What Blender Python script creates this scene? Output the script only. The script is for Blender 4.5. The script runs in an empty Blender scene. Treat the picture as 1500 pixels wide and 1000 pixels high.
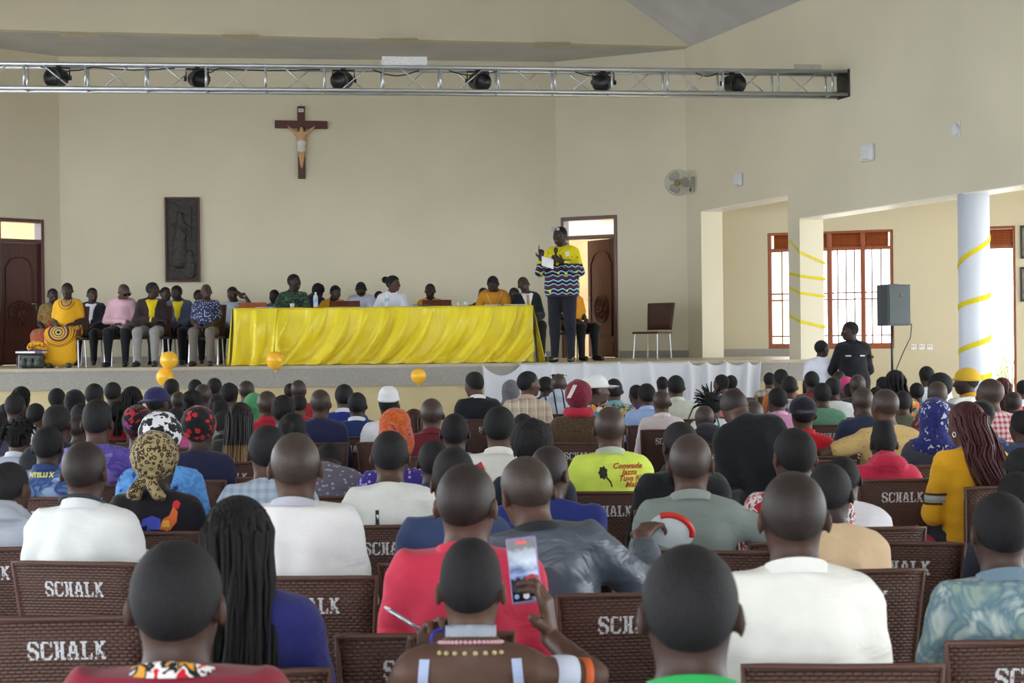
import bpy, math, random
import numpy as np
from mathutils import Vector, Matrix, Euler
from mathutils.bvhtree import BVHTree

S = bpy.context.scene
C = S.collection
PI = math.pi
R = math.radians
random.seed(7)
RNG = np.random.default_rng(7)

# ---------------------------------------------------------------- camera, sky, sun, exposure
F = 2500.0                       # focal length in pixels of the 1500 px wide frame
CAM_Z = 1.62
cam_data = bpy.data.cameras.new('camera')
cam = bpy.data.objects.new('camera', cam_data)
C.objects.link(cam)
cam_data.sensor_width = 36.0
cam_data.lens = F / 1500 * 36
cam_data.clip_end = 200
cam_data.dof.use_dof = True
cam_data.dof.focus_distance = 13.0
cam_data.dof.aperture_fstop = 8.5
CAM_M = Euler((R(90 - 0.115), 0, 0), 'XYZ').to_matrix() @ Matrix.Rotation(R(-0.65), 3, 'Z')
cam.matrix_world = Matrix.Translation((0, 0, CAM_Z)) @ CAM_M.to_4x4()
S.camera = cam

world = bpy.data.worlds.new('sky')
S.world = world
world.use_nodes = True
bg = world.node_tree.nodes['Background']
bg.inputs['Color'].default_value = (0.88, 0.945, 1.0, 1)
bg.inputs['Strength'].default_value = 1.05

sun_data = bpy.data.lights.new('sun', 'SUN')
sun_data.energy = 1.1
sun_data.angle = R(1.0)
sun_data.color = (1.0, 0.93, 0.82)
sun = bpy.data.objects.new('sun', sun_data)
C.objects.link(sun)
sun.rotation_euler = Euler((R(14), R(50), 0), 'XYZ')      # high sun from the window side

S.view_settings.view_transform = 'Standard'
S.view_settings.look = 'None'
S.view_settings.gamma = 1.0
S.view_settings.use_curve_mapping = False
S.view_settings.exposure = 2.86
try:
    S.cycles.use_denoising = True
    S.cycles.max_bounces = 8
    S.cycles.diffuse_bounces = 5
    S.cycles.transparent_max_bounces = 8
except Exception:
    pass

# ---------------------------------------------------------------- small helpers
def ray(u, v):
    return CAM_M @ Vector(((u - 750) / F, (500 - v) / F, -1.0))

def P(u, v, y):
    """the point of depth y seen at pixel (u, v)"""
    d = ray(u, v)
    return Vector((0, 0, CAM_Z)) + d * (y / d.y)

def G(u, s, v=495):
    p = P(u, v, F / s)
    return Vector((p.x, p.y))

def lin(h):
    h = h.lstrip('#')
    out = []
    for i in (0, 2, 4):
        c = int(h[i:i + 2], 16) / 255
        out.append(c / 12.92 if c <= 0.04045 else ((c + 0.055) / 1.055) ** 2.4)
    return (*out, 1.0)

def tag(o, label=None, cat=None, group=None, kind=None):
    if label: o['label'] = label
    if cat: o['category'] = cat
    if group: o['group'] = group
    if kind: o['kind'] = kind
    return o

def empty(name, loc, rz=0.0, sc=1.0, label=None, cat=None, group=None):
    o = bpy.data.objects.new(name, None)
    C.objects.link(o)
    o.location = loc
    o.rotation_euler = (0, 0, rz)
    o.scale = (sc, sc, sc)
    o.empty_display_size = 0.1
    return tag(o, label, cat, group)

def link(name, me, parent=None):
    o = bpy.data.objects.new(name, me)
    C.objects.link(o)
    if parent is not None:
        o.parent = parent
    return o

def mesh_np(name, V, Fq, mat=None, smooth=True):
    """mesh from numpy vertices and quad (or triangle) faces"""
    me = bpy.data.meshes.new(name)
    n = len(Fq); k = Fq.shape[1]
    me.vertices.add(len(V)); me.vertices.foreach_set('co', np.ascontiguousarray(V, dtype=np.float32).ravel())
    me.loops.add(n * k); me.loops.foreach_set('vertex_index', np.ascontiguousarray(Fq, dtype=np.int32).ravel())
    me.polygons.add(n); me.polygons.foreach_set('loop_start', np.arange(0, n * k, k, dtype=np.int32))
    if smooth:
        me.polygons.foreach_set('use_smooth', np.ones(n, dtype=bool))
    me.update(calc_edges=True)
    if mat: me.materials.append(mat)
    return me

class MB:
    """collects simple solids and links them as one mesh object"""
    def __init__(s): s.v = []; s.f = []; s.m = None
    def add(s, vs, fs):
        b = len(s.v); s.v += [tuple(v) for v in vs]; s.f += [tuple(i + b for i in f) for f in fs]; return s
    def box(s, c, d, rz=0.0, M=None):
        x, y, z = d[0] / 2, d[1] / 2, d[2] / 2
        pts = [Vector(p) for p in ((-x,-y,-z),(x,-y,-z),(x,y,-z),(-x,y,-z),(-x,-y,z),(x,-y,z),(x,y,z),(-x,y,z))]
        m = M if M is not None else Matrix.Rotation(rz, 3, 'Z')
        return s.add([m @ p + Vector(c) for p in pts], [(0,3,2,1),(4,5,6,7),(0,1,5,4),(1,2,6,5),(2,3,7,6),(3,0,4,7)])
    def bbox(s, c, d, b=0.01, rz=0.0, M=None):
        """box with chamfered edges"""
        m = M if M is not None else Matrix.Rotation(rz, 3, 'Z')
        h = [d[i] / 2 for i in range(3)]; vs = []; idx = {}
        for sx in (-1, 1):
            for sy in (-1, 1):
                for sz in (-1, 1):
                    sg = (sx, sy, sz)
                    for ax in range(3):
                        p = [sg[i] * (h[i] - (0 if i == ax else b)) for i in range(3)]
                        idx[(sg, ax)] = len(vs); vs.append(m @ Vector(p) + Vector(c))
        fs = []
        for ax in range(3):
            a, bb = (ax + 1) % 3, (ax + 2) % 3
            for sg in (-1, 1):
                q = []
                for i, j in ((-1,-1),(1,-1),(1,1),(-1,1)):
                    k = [0,0,0]; k[ax] = sg; k[a] = i; k[bb] = j
                    q.append(idx[(tuple(k), ax)])
                fs.append(tuple(q if sg > 0 else q[::-1]))
            for i in (-1, 1):
                for j in (-1, 1):
                    k0 = [0,0,0]; k1 = [0,0,0]
                    k0[ax] = -1; k1[ax] = 1
                    for k in (k0, k1): k[a] = i; k[bb] = j
                    q = [idx[(tuple(k0), a)], idx[(tuple(k1), a)], idx[(tuple(k1), bb)], idx[(tuple(k0), bb)]]
                    fs.append(tuple(q if i * j > 0 else q[::-1]))
        for sx in (-1, 1):
            for sy in (-1, 1):
                for sz in (-1, 1):
                    q = [idx[((sx,sy,sz), 0)], idx[((sx,sy,sz), 1)], idx[((sx,sy,sz), 2)]]
                    fs.append(tuple(q if sx*sy*sz > 0 else q[::-1]))
        return s.add(vs, fs)
    def tube(s, pts, r, n=8, caps=True):
        pts = [Vector(p) for p in pts]; vs = []; fs = []
        m = len(pts); rs = r if isinstance(r, (list, tuple)) else [r] * m
        up = None
        for i, p in enumerate(pts):
            t = (pts[min(i + 1, m - 1)] - pts[max(i - 1, 0)])
            t = t.normalized() if t.length > 1e-9 else Vector((0, 0, 1))
            if up is None or abs(up.dot(t)) > 0.99:
                up = Vector((0, 0, 1)) if abs(t.z) < 0.9 else Vector((1, 0, 0))
            a = t.cross(up).normalized(); b = a.cross(t).normalized(); up = b
            for j in range(n):
                q = 2 * PI * j / n
                vs.append(p + (a * math.cos(q) + b * math.sin(q)) * rs[i])
        for i in range(m - 1):
            for j in range(n):
                fs.append((i*n+j, i*n+(j+1) % n, (i+1)*n+(j+1) % n, (i+1)*n+j))
        if caps:
            fs.append(tuple(range(n))[::-1]); fs.append(tuple(range((m-1)*n, m*n)))
        return s.add(vs, fs)
    def lathe(s, prof, c=(0,0,0), n=20, M=None, sx=1.0, sy=1.0):
        m = M if M is not None else Matrix.Identity(3); vs = []; fs = []
        for r, z in prof:
            for j in range(n):
                q = 2 * PI * j / n
                vs.append(m @ Vector((r * math.cos(q) * sx, r * math.sin(q) * sy, z)) + Vector(c))
        k = len(prof)
        for i in range(k - 1):
            for j in range(n):
                fs.append((i*n+j, i*n+(j+1) % n, (i+1)*n+(j+1) % n, (i+1)*n+j))
        if prof[0][0] > 1e-6: fs.append(tuple(range(n))[::-1])
        if prof[-1][0] > 1e-6: fs.append(tuple(range((k-1)*n, k*n)))
        return s.add(vs, fs)
    def prism(s, poly, z0, z1):
        """vertical prism over a counter-clockwise plan polygon"""
        n = len(poly)
        vs = [(p[0], p[1], z0) for p in poly] + [(p[0], p[1], z1) for p in poly]
        fs = [tuple(range(n))[::-1], tuple(range(n, 2*n))] + [(i, (i+1) % n, n+(i+1) % n, n+i) for i in range(n)]
        return s.add(vs, fs)
    def sheet(s, fn, nu, nv, th=None):
        """grid surface fn(i/nu, j/nv); th gives it a back face offset by the vector th"""
        vs = [Vector(fn(i / nu, j / nv)) for j in range(nv + 1) for i in range(nu + 1)]
        w = nu + 1
        fs = [(j*w+i, j*w+i+1, (j+1)*w+i+1, (j+1)*w+i) for j in range(nv) for i in range(nu)]
        if th is None: return s.add(vs, fs)
        n = len(vs); th = Vector(th)
        vs2 = vs + [p + th for p in vs]
        fs2 = fs + [tuple(a + n for a in f[::-1]) for f in fs]
        rim = [i for i in range(nu)] ; 
        edge = [(i, i+1) for i in range(nu)] + [(j*w+nu, (j+1)*w+nu) for j in range(nv)] \
             + [(nv*w+i+1, nv*w+i) for i in range(nu)] + [((j+1)*w, j*w) for j in range(nv)]
        fs2 += [(b, a, a + n, b + n) for a, b in edge]
        return s.add(vs2, fs2)
    def mesh(s, name, mat=None, smooth=False):
        me = bpy.data.meshes.new(name)
        me.from_pydata([tuple(v) for v in s.v], [], s.f)
        me.update()
        if smooth:
            me.polygons.foreach_set('use_smooth', np.ones(len(me.polygons), dtype=bool))
        if mat: me.materials.append(mat)
        return me
    def build(s, name, mat, parent=None, smooth=False):
        return link(name, s.mesh(name, mat, smooth), parent)

# ---------------------------------------------------------------- materials
MATS = {}
def nodes_of(name):
    m = bpy.data.materials.new(name); m.use_nodes = True
    nt = m.node_tree; b = nt.nodes['Principled BSDF']
    return m, nt, b

def N(nt, kind, **kw):
    n = nt.nodes.new('ShaderNode' + kind)
    for k, v in kw.items():
        if hasattr(n, k): setattr(n, k, v)
        else: n.inputs[k.replace('_', ' ')].default_value = v
    return n

def ramp(nt, fac, stops, interp='LINEAR'):
    r = nt.nodes.new('ShaderNodeValToRGB'); r.color_ramp.interpolation = interp
    e = r.color_ramp.elements
    while len(e) < len(stops): e.new(0.5)
    for el, (p, c) in zip(e, stops): el.position = p; el.color = c
    nt.links.new(fac, r.inputs['Fac']); return r.outputs['Color']

def mix(nt, fac, a, b, mode='MIX'):
    m = nt.nodes.new('ShaderNodeMix'); m.data_type = 'RGBA'; m.blend_type = mode
    for s, v in ((m.inputs[0], fac), (m.inputs[6], a), (m.inputs[7], b)):
        if hasattr(v, 'is_output'): nt.links.new(v, s)
        else: s.default_value = v
    return m.outputs[2]

def mth(nt, op, a, b=None, c=None):
    m = nt.nodes.new('ShaderNodeMath'); m.operation = op
    for i, v in enumerate((a, b, c)):
        if v is None: continue
        if hasattr(v, 'is_output'): nt.links.new(v, m.inputs[i])
        else: m.inputs[i].default_value = v
    return m.outputs[0]

def coords(nt, scale=(1,1,1), loc=(0,0,0), rot=(0,0,0)):
    t = nt.nodes.new('ShaderNodeTexCoord'); mp = nt.nodes.new('ShaderNodeMapping')
    mp.inputs['Scale'].default_value = scale; mp.inputs['Location'].default_value = loc; mp.inputs['Rotation'].default_value = rot
    nt.links.new(t.outputs['Object'], mp.inputs['Vector']); return mp.outputs['Vector']

def noise(nt, vec, scale, detail=2.0, rough=0.5, dist=0.0):
    n = nt.nodes.new('ShaderNodeTexNoise'); n.inputs['Scale'].default_value = scale
    n.inputs['Detail'].default_value = detail; n.inputs['Roughness'].default_value = rough; n.inputs['Distortion'].default_value = dist
    nt.links.new(vec, n.inputs['Vector']); return n.outputs['Fac']

def bump(nt, b, h, strength=0.3, dist=0.01):
    bp = nt.nodes.new('ShaderNodeBump'); bp.inputs['Strength'].default_value = strength; bp.inputs['Distance'].default_value = dist
    nt.links.new(h, bp.inputs['Height']); nt.links.new(bp.outputs['Normal'], b.inputs['Normal'])

def plain(name, col, rough=0.6, metal=0.0, var=0.06, vs=3.0, bmp=0.0, bs=40.0, spec=0.5, emit=0.0):
    key = ('plain', name)
    if key in MATS: return MATS[key]
    m, nt, b = nodes_of(name)
    c = lin(col) if isinstance(col, str) else col
    v = coords(nt)
    f = noise(nt, v, vs, 3)
    d = tuple(x * (1 - 2 * var) for x in c[:3]) + (1,); e = tuple(min(1, x * (1 + 2 * var)) for x in c[:3]) + (1,)
    nt.links.new(ramp(nt, f, [(0.3, d), (0.7, e)]), b.inputs['Base Color'])
    b.inputs['Roughness'].default_value = rough; b.inputs['Metallic'].default_value = metal
    b.inputs['Specular IOR Level'].default_value = spec
    if bmp: bump(nt, b, noise(nt, v, bs, 3), bmp, 0.005)
    if emit:
        b.inputs['Emission Color'].default_value = c; b.inputs['Emission Strength'].default_value = emit
    MATS[key] = m
    return m

def wood(name, a, bcol, rough=0.35, scale=(1.5, 1.5, 14)):
    key = ('wood', name)
    if key in MATS: return MATS[key]
    m, nt, b = nodes_of(name)
    v = coords(nt, (scale[2], scale[2], scale[0]))
    f = noise(nt, v, 1.6, 6, 0.6, 1.2)
    nt.links.new(ramp(nt, f, [(0.3, lin(a)), (0.7, lin(bcol))]), b.inputs['Base Color'])
    b.inputs['Roughness'].default_value = rough
    bump(nt, b, f, 0.1, 0.003)
    MATS[key] = m
    return m

def cloth(spec):
    """cloth by specification: '#rrggbb' or 'pattern:#a,#b,...'"""
    key = ('cloth', spec)
    if key in MATS: return MATS[key]
    pat, _, cols = spec.partition(':')
    if not cols: pat, cols = 'plain', spec
    cs = [lin(x) for x in cols.split(',')]
    m, nt, b = nodes_of('cloth_' + pat)
    v = coords(nt)
    b.inputs['Roughness'].default_value = 0.8
    b.inputs['Specular IOR Level'].default_value = 0.25
    b.inputs['Sheen Weight'].default_value = 0.12
    wr = noise(nt, coords(nt, (5, 5, 9)), 1.0, 3, 0.55, 0.8)
    if pat == 'plain':
        c = cs[0]; d = tuple(x * 0.88 for x in c[:3]) + (1,)
        col = ramp(nt, noise(nt, v, 6, 3), [(0.3, d), (0.65, c)])
    elif pat == 'leather':
        c = cs[0]; d = tuple(x * 0.6 for x in c[:3]) + (1,)
        col = ramp(nt, noise(nt, v, 9, 4), [(0.3, d), (0.65, c)])
        b.inputs['Roughness'].default_value = 0.38; b.inputs['Specular IOR Level'].default_value = 0.6
        b.inputs['Sheen Weight'].default_value = 0
    elif pat in ('plaid', 'check'):
        k = 26.0 if pat == 'check' else 13.0
        sx = nt.nodes.new('ShaderNodeSeparateXYZ'); nt.links.new(v, sx.inputs[0])
        fx = mth(nt, 'LESS_THAN', mth(nt, 'FRACT', mth(nt, 'MULTIPLY', sx.outputs[0], k)), 0.45)
        fz = mth(nt, 'LESS_THAN', mth(nt, 'FRACT', mth(nt, 'MULTIPLY', sx.outputs[2], k)), 0.45)
        col = mix(nt, mth(nt, 'MULTIPLY', mth(nt, 'ADD', fx, fz), 0.5), cs[0], cs[1])
        if len(cs) > 2:
            lx = mth(nt, 'LESS_THAN', mth(nt, 'FRACT', mth(nt, 'MULTIPLY', sx.outputs[0], k)), 0.1)
            col = mix(nt, lx, col, cs[2])
    elif pat == 'stripe':
        sx = nt.nodes.new('ShaderNodeSeparateXYZ'); nt.links.new(v, sx.inputs[0])
        fx = mth(nt, 'LESS_THAN', mth(nt, 'FRACT', mth(nt, 'MULTIPLY', mth(nt, 'ADD', sx.outputs[0], mth(nt, 'MULTIPLY', sx.outputs[2], 0.15)), 11.0)), 0.2)
        col = mix(nt, fx, cs[0], cs[1])
    elif pat in ('spots', 'stars', 'dense'):
        vo = nt.nodes.new('ShaderNodeTexVoronoi'); vo.inputs['Scale'].default_value = {'spots': 36, 'stars': 19, 'dense': 21}[pat]
        nt.links.new(v, vo.inputs['Vector'])
        if pat != 'spots':
            n2 = noise(nt, v, 60, 1)
            dd = mth(nt, 'ADD', vo.outputs['Distance'], mth(nt, 'MULTIPLY', mth(nt, 'SUBTRACT', n2, 0.5), 0.7))
            col = mix(nt, mth(nt, 'LESS_THAN', dd, 0.37 if pat == 'stars' else 0.56), cs[0], cs[1])
        else:
            col = mix(nt, mth(nt, 'LESS_THAN', vo.outputs['Distance'], 0.3), cs[0], cs[1])
    elif pat == 'leopard':
        n2 = noise(nt, v, 34, 2, 0.5, 0.6)
        vo = nt.nodes.new('ShaderNodeTexVoronoi'); vo.inputs['Scale'].default_value = 56
        nt.links.new(v, vo.inputs['Vector'])
        ring = mth(nt, 'MULTIPLY', mth(nt, 'GREATER_THAN', vo.outputs['Distance'], 0.22), mth(nt, 'LESS_THAN', vo.outputs['Distance'], 0.55))
        ring = mth(nt, 'MULTIPLY', ring, mth(nt, 'GREATER_THAN', n2, 0.40))
        col = mix(nt, ring, cs[0], cs[1])
    elif pat == 'sparse':
        vo = nt.nodes.new('ShaderNodeTexVoronoi'); vo.inputs['Scale'].default_value = 32
        vo.inputs['Randomness'].default_value = 0.35
        nt.links.new(v, vo.inputs['Vector'])
        col = mix(nt, mth(nt, 'LESS_THAN', vo.outputs['Distance'], 0.13), cs[0], cs[1])
    elif pat in ('camo', 'tie', 'floral'):
        sc = {'camo': 13, 'tie': 9, 'floral': 24}[pat]
        f = noise(nt, v, sc, 2.5, 0.6, 0.9)
        n = len(cs)
        st = [(0.28 + 0.44 * i / n, c) for i, c in enumerate(cs)]
        col = ramp(nt, f, st, 'CONSTANT' if pat != 'tie' else 'LINEAR')
    elif pat == 'tweed':
        f = noise(nt, v, 130, 2)
        col = ramp(nt, f, [(0.4, cs[0]), (0.6, cs[1])])
    elif pat == 'ankara':
        vo = nt.nodes.new('ShaderNodeTexVoronoi'); vo.inputs['Scale'].default_value = 20; vo.distance = 'MANHATTAN'
        nt.links.new(v, vo.inputs['Vector'])
        sp = nt.nodes.new('ShaderNodeSeparateColor'); nt.links.new(vo.outputs['Color'], sp.inputs[0])
        n = len(cs)
        col = ramp(nt, sp.outputs[0], [(i / n, c) for i, c in enumerate(cs)], 'CONSTANT')
    elif pat == 'rings':        # kitenge: concentric bands on the chest and on the lap
        t = nt.nodes.new('ShaderNodeSeparateXYZ'); nt.links.new(v, t.inputs[0])
        def dist(z0, k):
            a = mth(nt, 'MULTIPLY', t.outputs[0], t.outputs[0]); zz = mth(nt, 'SUBTRACT', t.outputs[2], z0)
            return mth(nt, 'SQRT', mth(nt, 'ADD', a, mth(nt, 'MULTIPLY', mth(nt, 'MULTIPLY', zz, zz), k)))
        def bands(d, rmax):
            rr = mth(nt, 'DIVIDE', d, rmax)
            Y, W, D, RD = cs[0], cs[1], cs[2], cs[3]
            return ramp(nt, rr, [(0, D), (0.1, W), (0.2, D), (0.26, Y), (0.36, RD), (0.42, W), (0.5, RD), (0.6, D), (0.64, Y), (0.72, D), (0.75, Y),
                                 (0.85, RD), (0.9, Y), (0.95, D), (0.99, Y)], 'CONSTANT')
        front = mth(nt, 'GREATER_THAN', t.outputs[1], 0.05)
        low = mth(nt, 'LESS_THAN', t.outputs[2], 0.64)
        c1 = bands(dist(0.53, 1.3), 0.25); c2 = bands(dist(1.0, 1.0), 0.13)
        col = mix(nt, mth(nt, 'MULTIPLY', front, low), cs[0], c1)
        col = mix(nt, mth(nt, 'MULTIPLY', front, mth(nt, 'SUBTRACT', 1.0, low)), col, c2)
    elif pat == 'speaker':      # yellow shirt with banded print on the lower half and the cuffs
        t = nt.nodes.new('ShaderNodeSeparateXYZ'); nt.links.new(v, t.inputs[0])
        z = t.outputs[2]; x = mth(nt, 'ADD', t.outputs[0], mth(nt, 'MULTIPLY', t.outputs[1], 0.6))
        tri = mth(nt, 'ABSOLUTE', mth(nt, 'SUBTRACT', mth(nt, 'FRACT', mth(nt, 'MULTIPLY', x, 9.0)), 0.5))
        zz = mth(nt, 'ADD', z, mth(nt, 'MULTIPLY', tri, 0.05))
        q = mth(nt, 'FRACT', mth(nt, 'MULTIPLY', zz, 9.0))
        Yc, K, B, W, M_ = cs
        bandc = ramp(nt, q, [(0, K), (0.22, B), (0.32, W), (0.38, K), (0.55, M_), (0.68, K), (0.8, B), (0.88, W), (0.93, K)], 'CONSTANT')
        vo = nt.nodes.new('ShaderNodeTexVoronoi'); vo.inputs['Scale'].default_value = 9; vo.inputs['Randomness'].default_value = 0.3
        nt.links.new(v, vo.inputs['Vector'])
        bandc = mix(nt, mth(nt, 'LESS_THAN', vo.outputs['Distance'], 0.2), bandc, Yc)
        low = mth(nt, 'LESS_THAN', z, 1.235)
        top = ramp(nt, noise(nt, v, 26, 3), [(0.33, lin('#4b4a18')), (0.37, Yc)])
        col = mix(nt, low, top, bandc)
    nt.links.new(col, b.inputs['Base Color'])
    bump(nt, b, wr, 0.55 if pat != 'leather' else 0.8, 0.03)
    MATS[key] = m
    return m

def skin(i):
    key = ('skin', i)
    if key in MATS: return MATS[key]
    tones = ['#46332d', '#4d372f', '#392a27', '#563d33', '#60453a', '#41302c']
    m, nt, b = nodes_of('skin')
    c = lin(tones[i]); v = coords(nt)
    d = tuple(x * 0.8 for x in c[:3]) + (1,)
    nt.links.new(ramp(nt, noise(nt, v, 14, 3), [(0.3, d), (0.7, c)]), b.inputs['Base Color'])
    b.inputs['Roughness'].default_value = 0.5
    b.inputs['Specular IOR Level'].default_value = 0.32
    bump(nt, b, noise(nt, v, 160, 2), 0.08, 0.002)
    MATS[key] = m
    return m

def hairmat(kind):
    key = ('hair', kind)
    if key in MATS: return MATS[key]
    a, bb, sc, bst, ro = {'black': ('#0d0d0f', '#1a191c', 170, 0.6, 0.75), 'shaved': ('#261f1e', '#352b28', 220, 0.3, 0.5),
                 'grey': ('#372d2a', '#4a3d38', 220, 0.2, 0.45), 'soft': ('#121114', '#201e22', 190, 0.5, 0.7), 'brown': ('#2b1a15', '#4a2d24', 150, 0.4, 0.5),
                 'burgundy': ('#2e1218', '#5a2a2e', 150, 0.4, 0.45), 'ombre': ('#17151a', '#2a2626', 150, 0.4, 0.5)}[kind]
    m, nt, b = nodes_of('hair_' + kind)
    v = coords(nt); f = noise(nt, v, sc, 3, 0.7)
    hc = ramp(nt, f, [(0.35, lin(a)), (0.65, lin(bb))])
    if kind == 'ombre':         # dyed ends
        t = nt.nodes.new('ShaderNodeSeparateXYZ'); nt.links.new(v, t.inputs[0])
        g = ramp(nt, t.outputs[2], [(0.80, lin('#98794a')), (1.0, lin('#6e5838')), (1.14, (0, 0, 0, 1))])
        hc = mix(nt, 1.0, hc, g, 'ADD')
    nt.links.new(hc, b.inputs['Base Color'])
    b.inputs['Roughness'].default_value = ro; b.inputs['Specular IOR Level'].default_value = 0.35
    bump(nt, b, f, bst, 0.006)
    MATS[key] = m
    return m
# ---------------------------------------------------------------- bodies: distance fields meshed with surface nets
def axis(lo, hi, base, fine=()):
    p = lo; out = [p]
    while p < hi:
        h = base
        for a, b, s in fine:
            if a - s <= p < b: h = min(h, s)
        p += h; out.append(p)
    return np.array(out, dtype=np.float32)

class Field:
    def __init__(s, xs, ys, zs):
        s.ax = (xs, ys, zs)
        s.F = np.full((len(xs), len(ys), len(zs)), 1.0, dtype=np.float32)
    def sub(s, lo, hi):
        sl = []
        for i in range(3):
            a = s.ax[i]; i0 = max(0, np.searchsorted(a, lo[i]) - 1); i1 = min(len(a), np.searchsorted(a, hi[i]) + 1)
            if i1 - i0 < 1: return None, None
            sl.append(slice(i0, i1))
        X = s.ax[0][sl[0]][:, None, None]; Y = s.ax[1][sl[1]][None, :, None]; Z = s.ax[2][sl[2]][None, None, :]
        return tuple(sl), (X, Y, Z)
    def dist(s, p, off):
        """signed distance of one primitive on the part of the grid that it can touch"""
        k = p.get('k', 0.02); pad = k + 0.05
        if p['t'] == 'cone':
            a = np.array(p['a'], float); b = np.array(p['b'], float); ra = p['ra'] + off; rb = p['rb'] + off
            asp = np.array(p.get('asp', (1, 1, 1)), float)
            r = max(ra, rb)
            lo = np.minimum(a - r * asp, b - r * asp) - pad; hi = np.maximum(a + r * asp, b + r * asp) + pad
            sl, q = s.sub(lo, hi)
            if sl is None: return None, None, k
            A = a / asp; B = b / asp; ab = B - A; L = float(ab @ ab) + 1e-12
            px, py, pz = q[0] / asp[0] - A[0], q[1] / asp[1] - A[1], q[2] / asp[2] - A[2]
            t = np.clip((px * ab[0] + py * ab[1] + pz * ab[2]) / L, 0, 1)
            d = np.sqrt((px - t * ab[0]) ** 2 + (py - t * ab[1]) ** 2 + (pz - t * ab[2]) ** 2) - (ra + (rb - ra) * t)
            return sl, d, k
        c = np.array(p['c'], float); r = np.array(p['r'], float) + off
        M = p.get('M')
        ext = r if M is None else np.sqrt((np.array(M) ** 2 @ (r ** 2)))
        sl, q = s.sub(c - ext - pad, c + ext + pad)
        if sl is None: return None, None, k
        x, y, z = q[0] - c[0], q[1] - c[1], q[2] - c[2]
        if M is not None:
            Mi = np.array(M).T
            x, y, z = (Mi[0, 0]*x + Mi[0, 1]*y + Mi[0, 2]*z, Mi[1, 0]*x + Mi[1, 1]*y + Mi[1, 2]*z, Mi[2, 0]*x + Mi[2, 1]*y + Mi[2, 2]*z)
        k0 = np.sqrt((x / r[0]) ** 2 + (y / r[1]) ** 2 + (z / r[2]) ** 2)
        k1 = np.sqrt((x / r[0] ** 2) ** 2 + (y / r[1] ** 2) ** 2 + (z / r[2] ** 2) ** 2) + 1e-9
        return sl, k0 * (k0 - 1) / k1, k
    def add(s, p, off=0.0):
        sl, d, k = s.dist(p, off)
        if sl is None: return
        f = s.F[sl]
        if p.get('cut'):
            h = np.clip(0.5 - 0.5 * (f + d) / k, 0, 1)
            s.F[sl] = f * (1 - h) - d * h + k * h * (1 - h)
        else:
            h = np.clip(0.5 + 0.5 * (f - d) / k, 0, 1)
            s.F[sl] = f * (1 - h) + d * h - k * h * (1 - h)
    def cutf(s, fn):
        """keep only where fn(x, y, z) < 0"""
        s.F = np.maximum(s.F, fn(s.ax[0][:, None, None], s.ax[1][None, :, None], s.ax[2][None, None, :])).astype(np.float32)
    def mesh(s):
        Fv = s.F
        Fv[0] = Fv[-1] = 1; Fv[:, 0] = Fv[:, -1] = 1; Fv[:, :, 0] = Fv[:, :, -1] = 1
        ins = Fv < 0
        n = np.zeros(tuple(d - 1 for d in Fv.shape), dtype=np.int8)
        for i in (0, 1):
            for j in (0, 1):
                for k in (0, 1):
                    n += ins[i:i + n.shape[0], j:j + n.shape[1], k:k + n.shape[2]]
        act = (n > 0) & (n < 8)
        I, J, K = np.nonzero(act)
        idx = np.full(n.shape, -1, dtype=np.int32); idx[I, J, K] = np.arange(len(I))
        acc = np.zeros((len(I), 3)); cnt = np.zeros(len(I))
        xs, ys, zs = s.ax
        ijk = (I, J, K)
        for axn in range(3):
            o = [a for a in range(3) if a != axn]
            for u in (0, 1):
                for w in (0, 1):
                    a = [I.copy(), J.copy(), K.copy()]; a[o[0]] = a[o[0]] + u; a[o[1]] = a[o[1]] + w
                    b = [q.copy() for q in a]; b[axn] = b[axn] + 1
                    fa = Fv[a[0], a[1], a[2]]; fb = Fv[b[0], b[1], b[2]]
                    m = (fa < 0) != (fb < 0)
                    t = np.where(m, fa / np.where(m, fa - fb, 1), 0)
                    for c in range(3):
                        pa = s.ax[c][a[c]]; pb = s.ax[c][b[c]]
                        acc[:, c] += np.where(m, pa + (pb - pa) * t, 0)
                    cnt += m
        V = acc / cnt[:, None]
        faces = []
        for axn in range(3):
            o = [(axn + 1) % 3, (axn + 2) % 3]
            sa = [slice(None)] * 3; sb = [slice(None)] * 3
            sa[axn] = slice(0, -1); sb[axn] = slice(1, None)
            ia = ins[tuple(sa)]; ib = ins[tuple(sb)]
            ch = ia != ib
            for q in o:
                z = [slice(None)] * 3; z[q] = 0; ch[tuple(z)] = False
                z[q] = -1; ch[tuple(z)] = False
            e = np.nonzero(ch)
            def cell(du, dw):
                c = [e[0].copy(), e[1].copy(), e[2].copy()]
                c[o[0]] = c[o[0]] - du; c[o[1]] = c[o[1]] - dw
                return idx[c[0], c[1], c[2]]
            q = np.stack([cell(1, 1), cell(0, 1), cell(0, 0), cell(1, 0)], 1)
            fl = ~ia[e]
            q[fl] = q[fl][:, ::-1]
            faces.append(q)
        return V, np.concatenate(faces)

def cone(a, b, ra, rb, k=0.03, asp=(1, 1, 1), g=''):
    return dict(t='cone', a=tuple(a), b=tuple(b), ra=ra, rb=rb, k=k, asp=asp, g=g)
def ell(c, r, k=0.02, M=None, g='', cut=False):
    return dict(t='ell', c=tuple(c), r=tuple(r), k=k, M=M, g=g, cut=cut)

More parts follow.
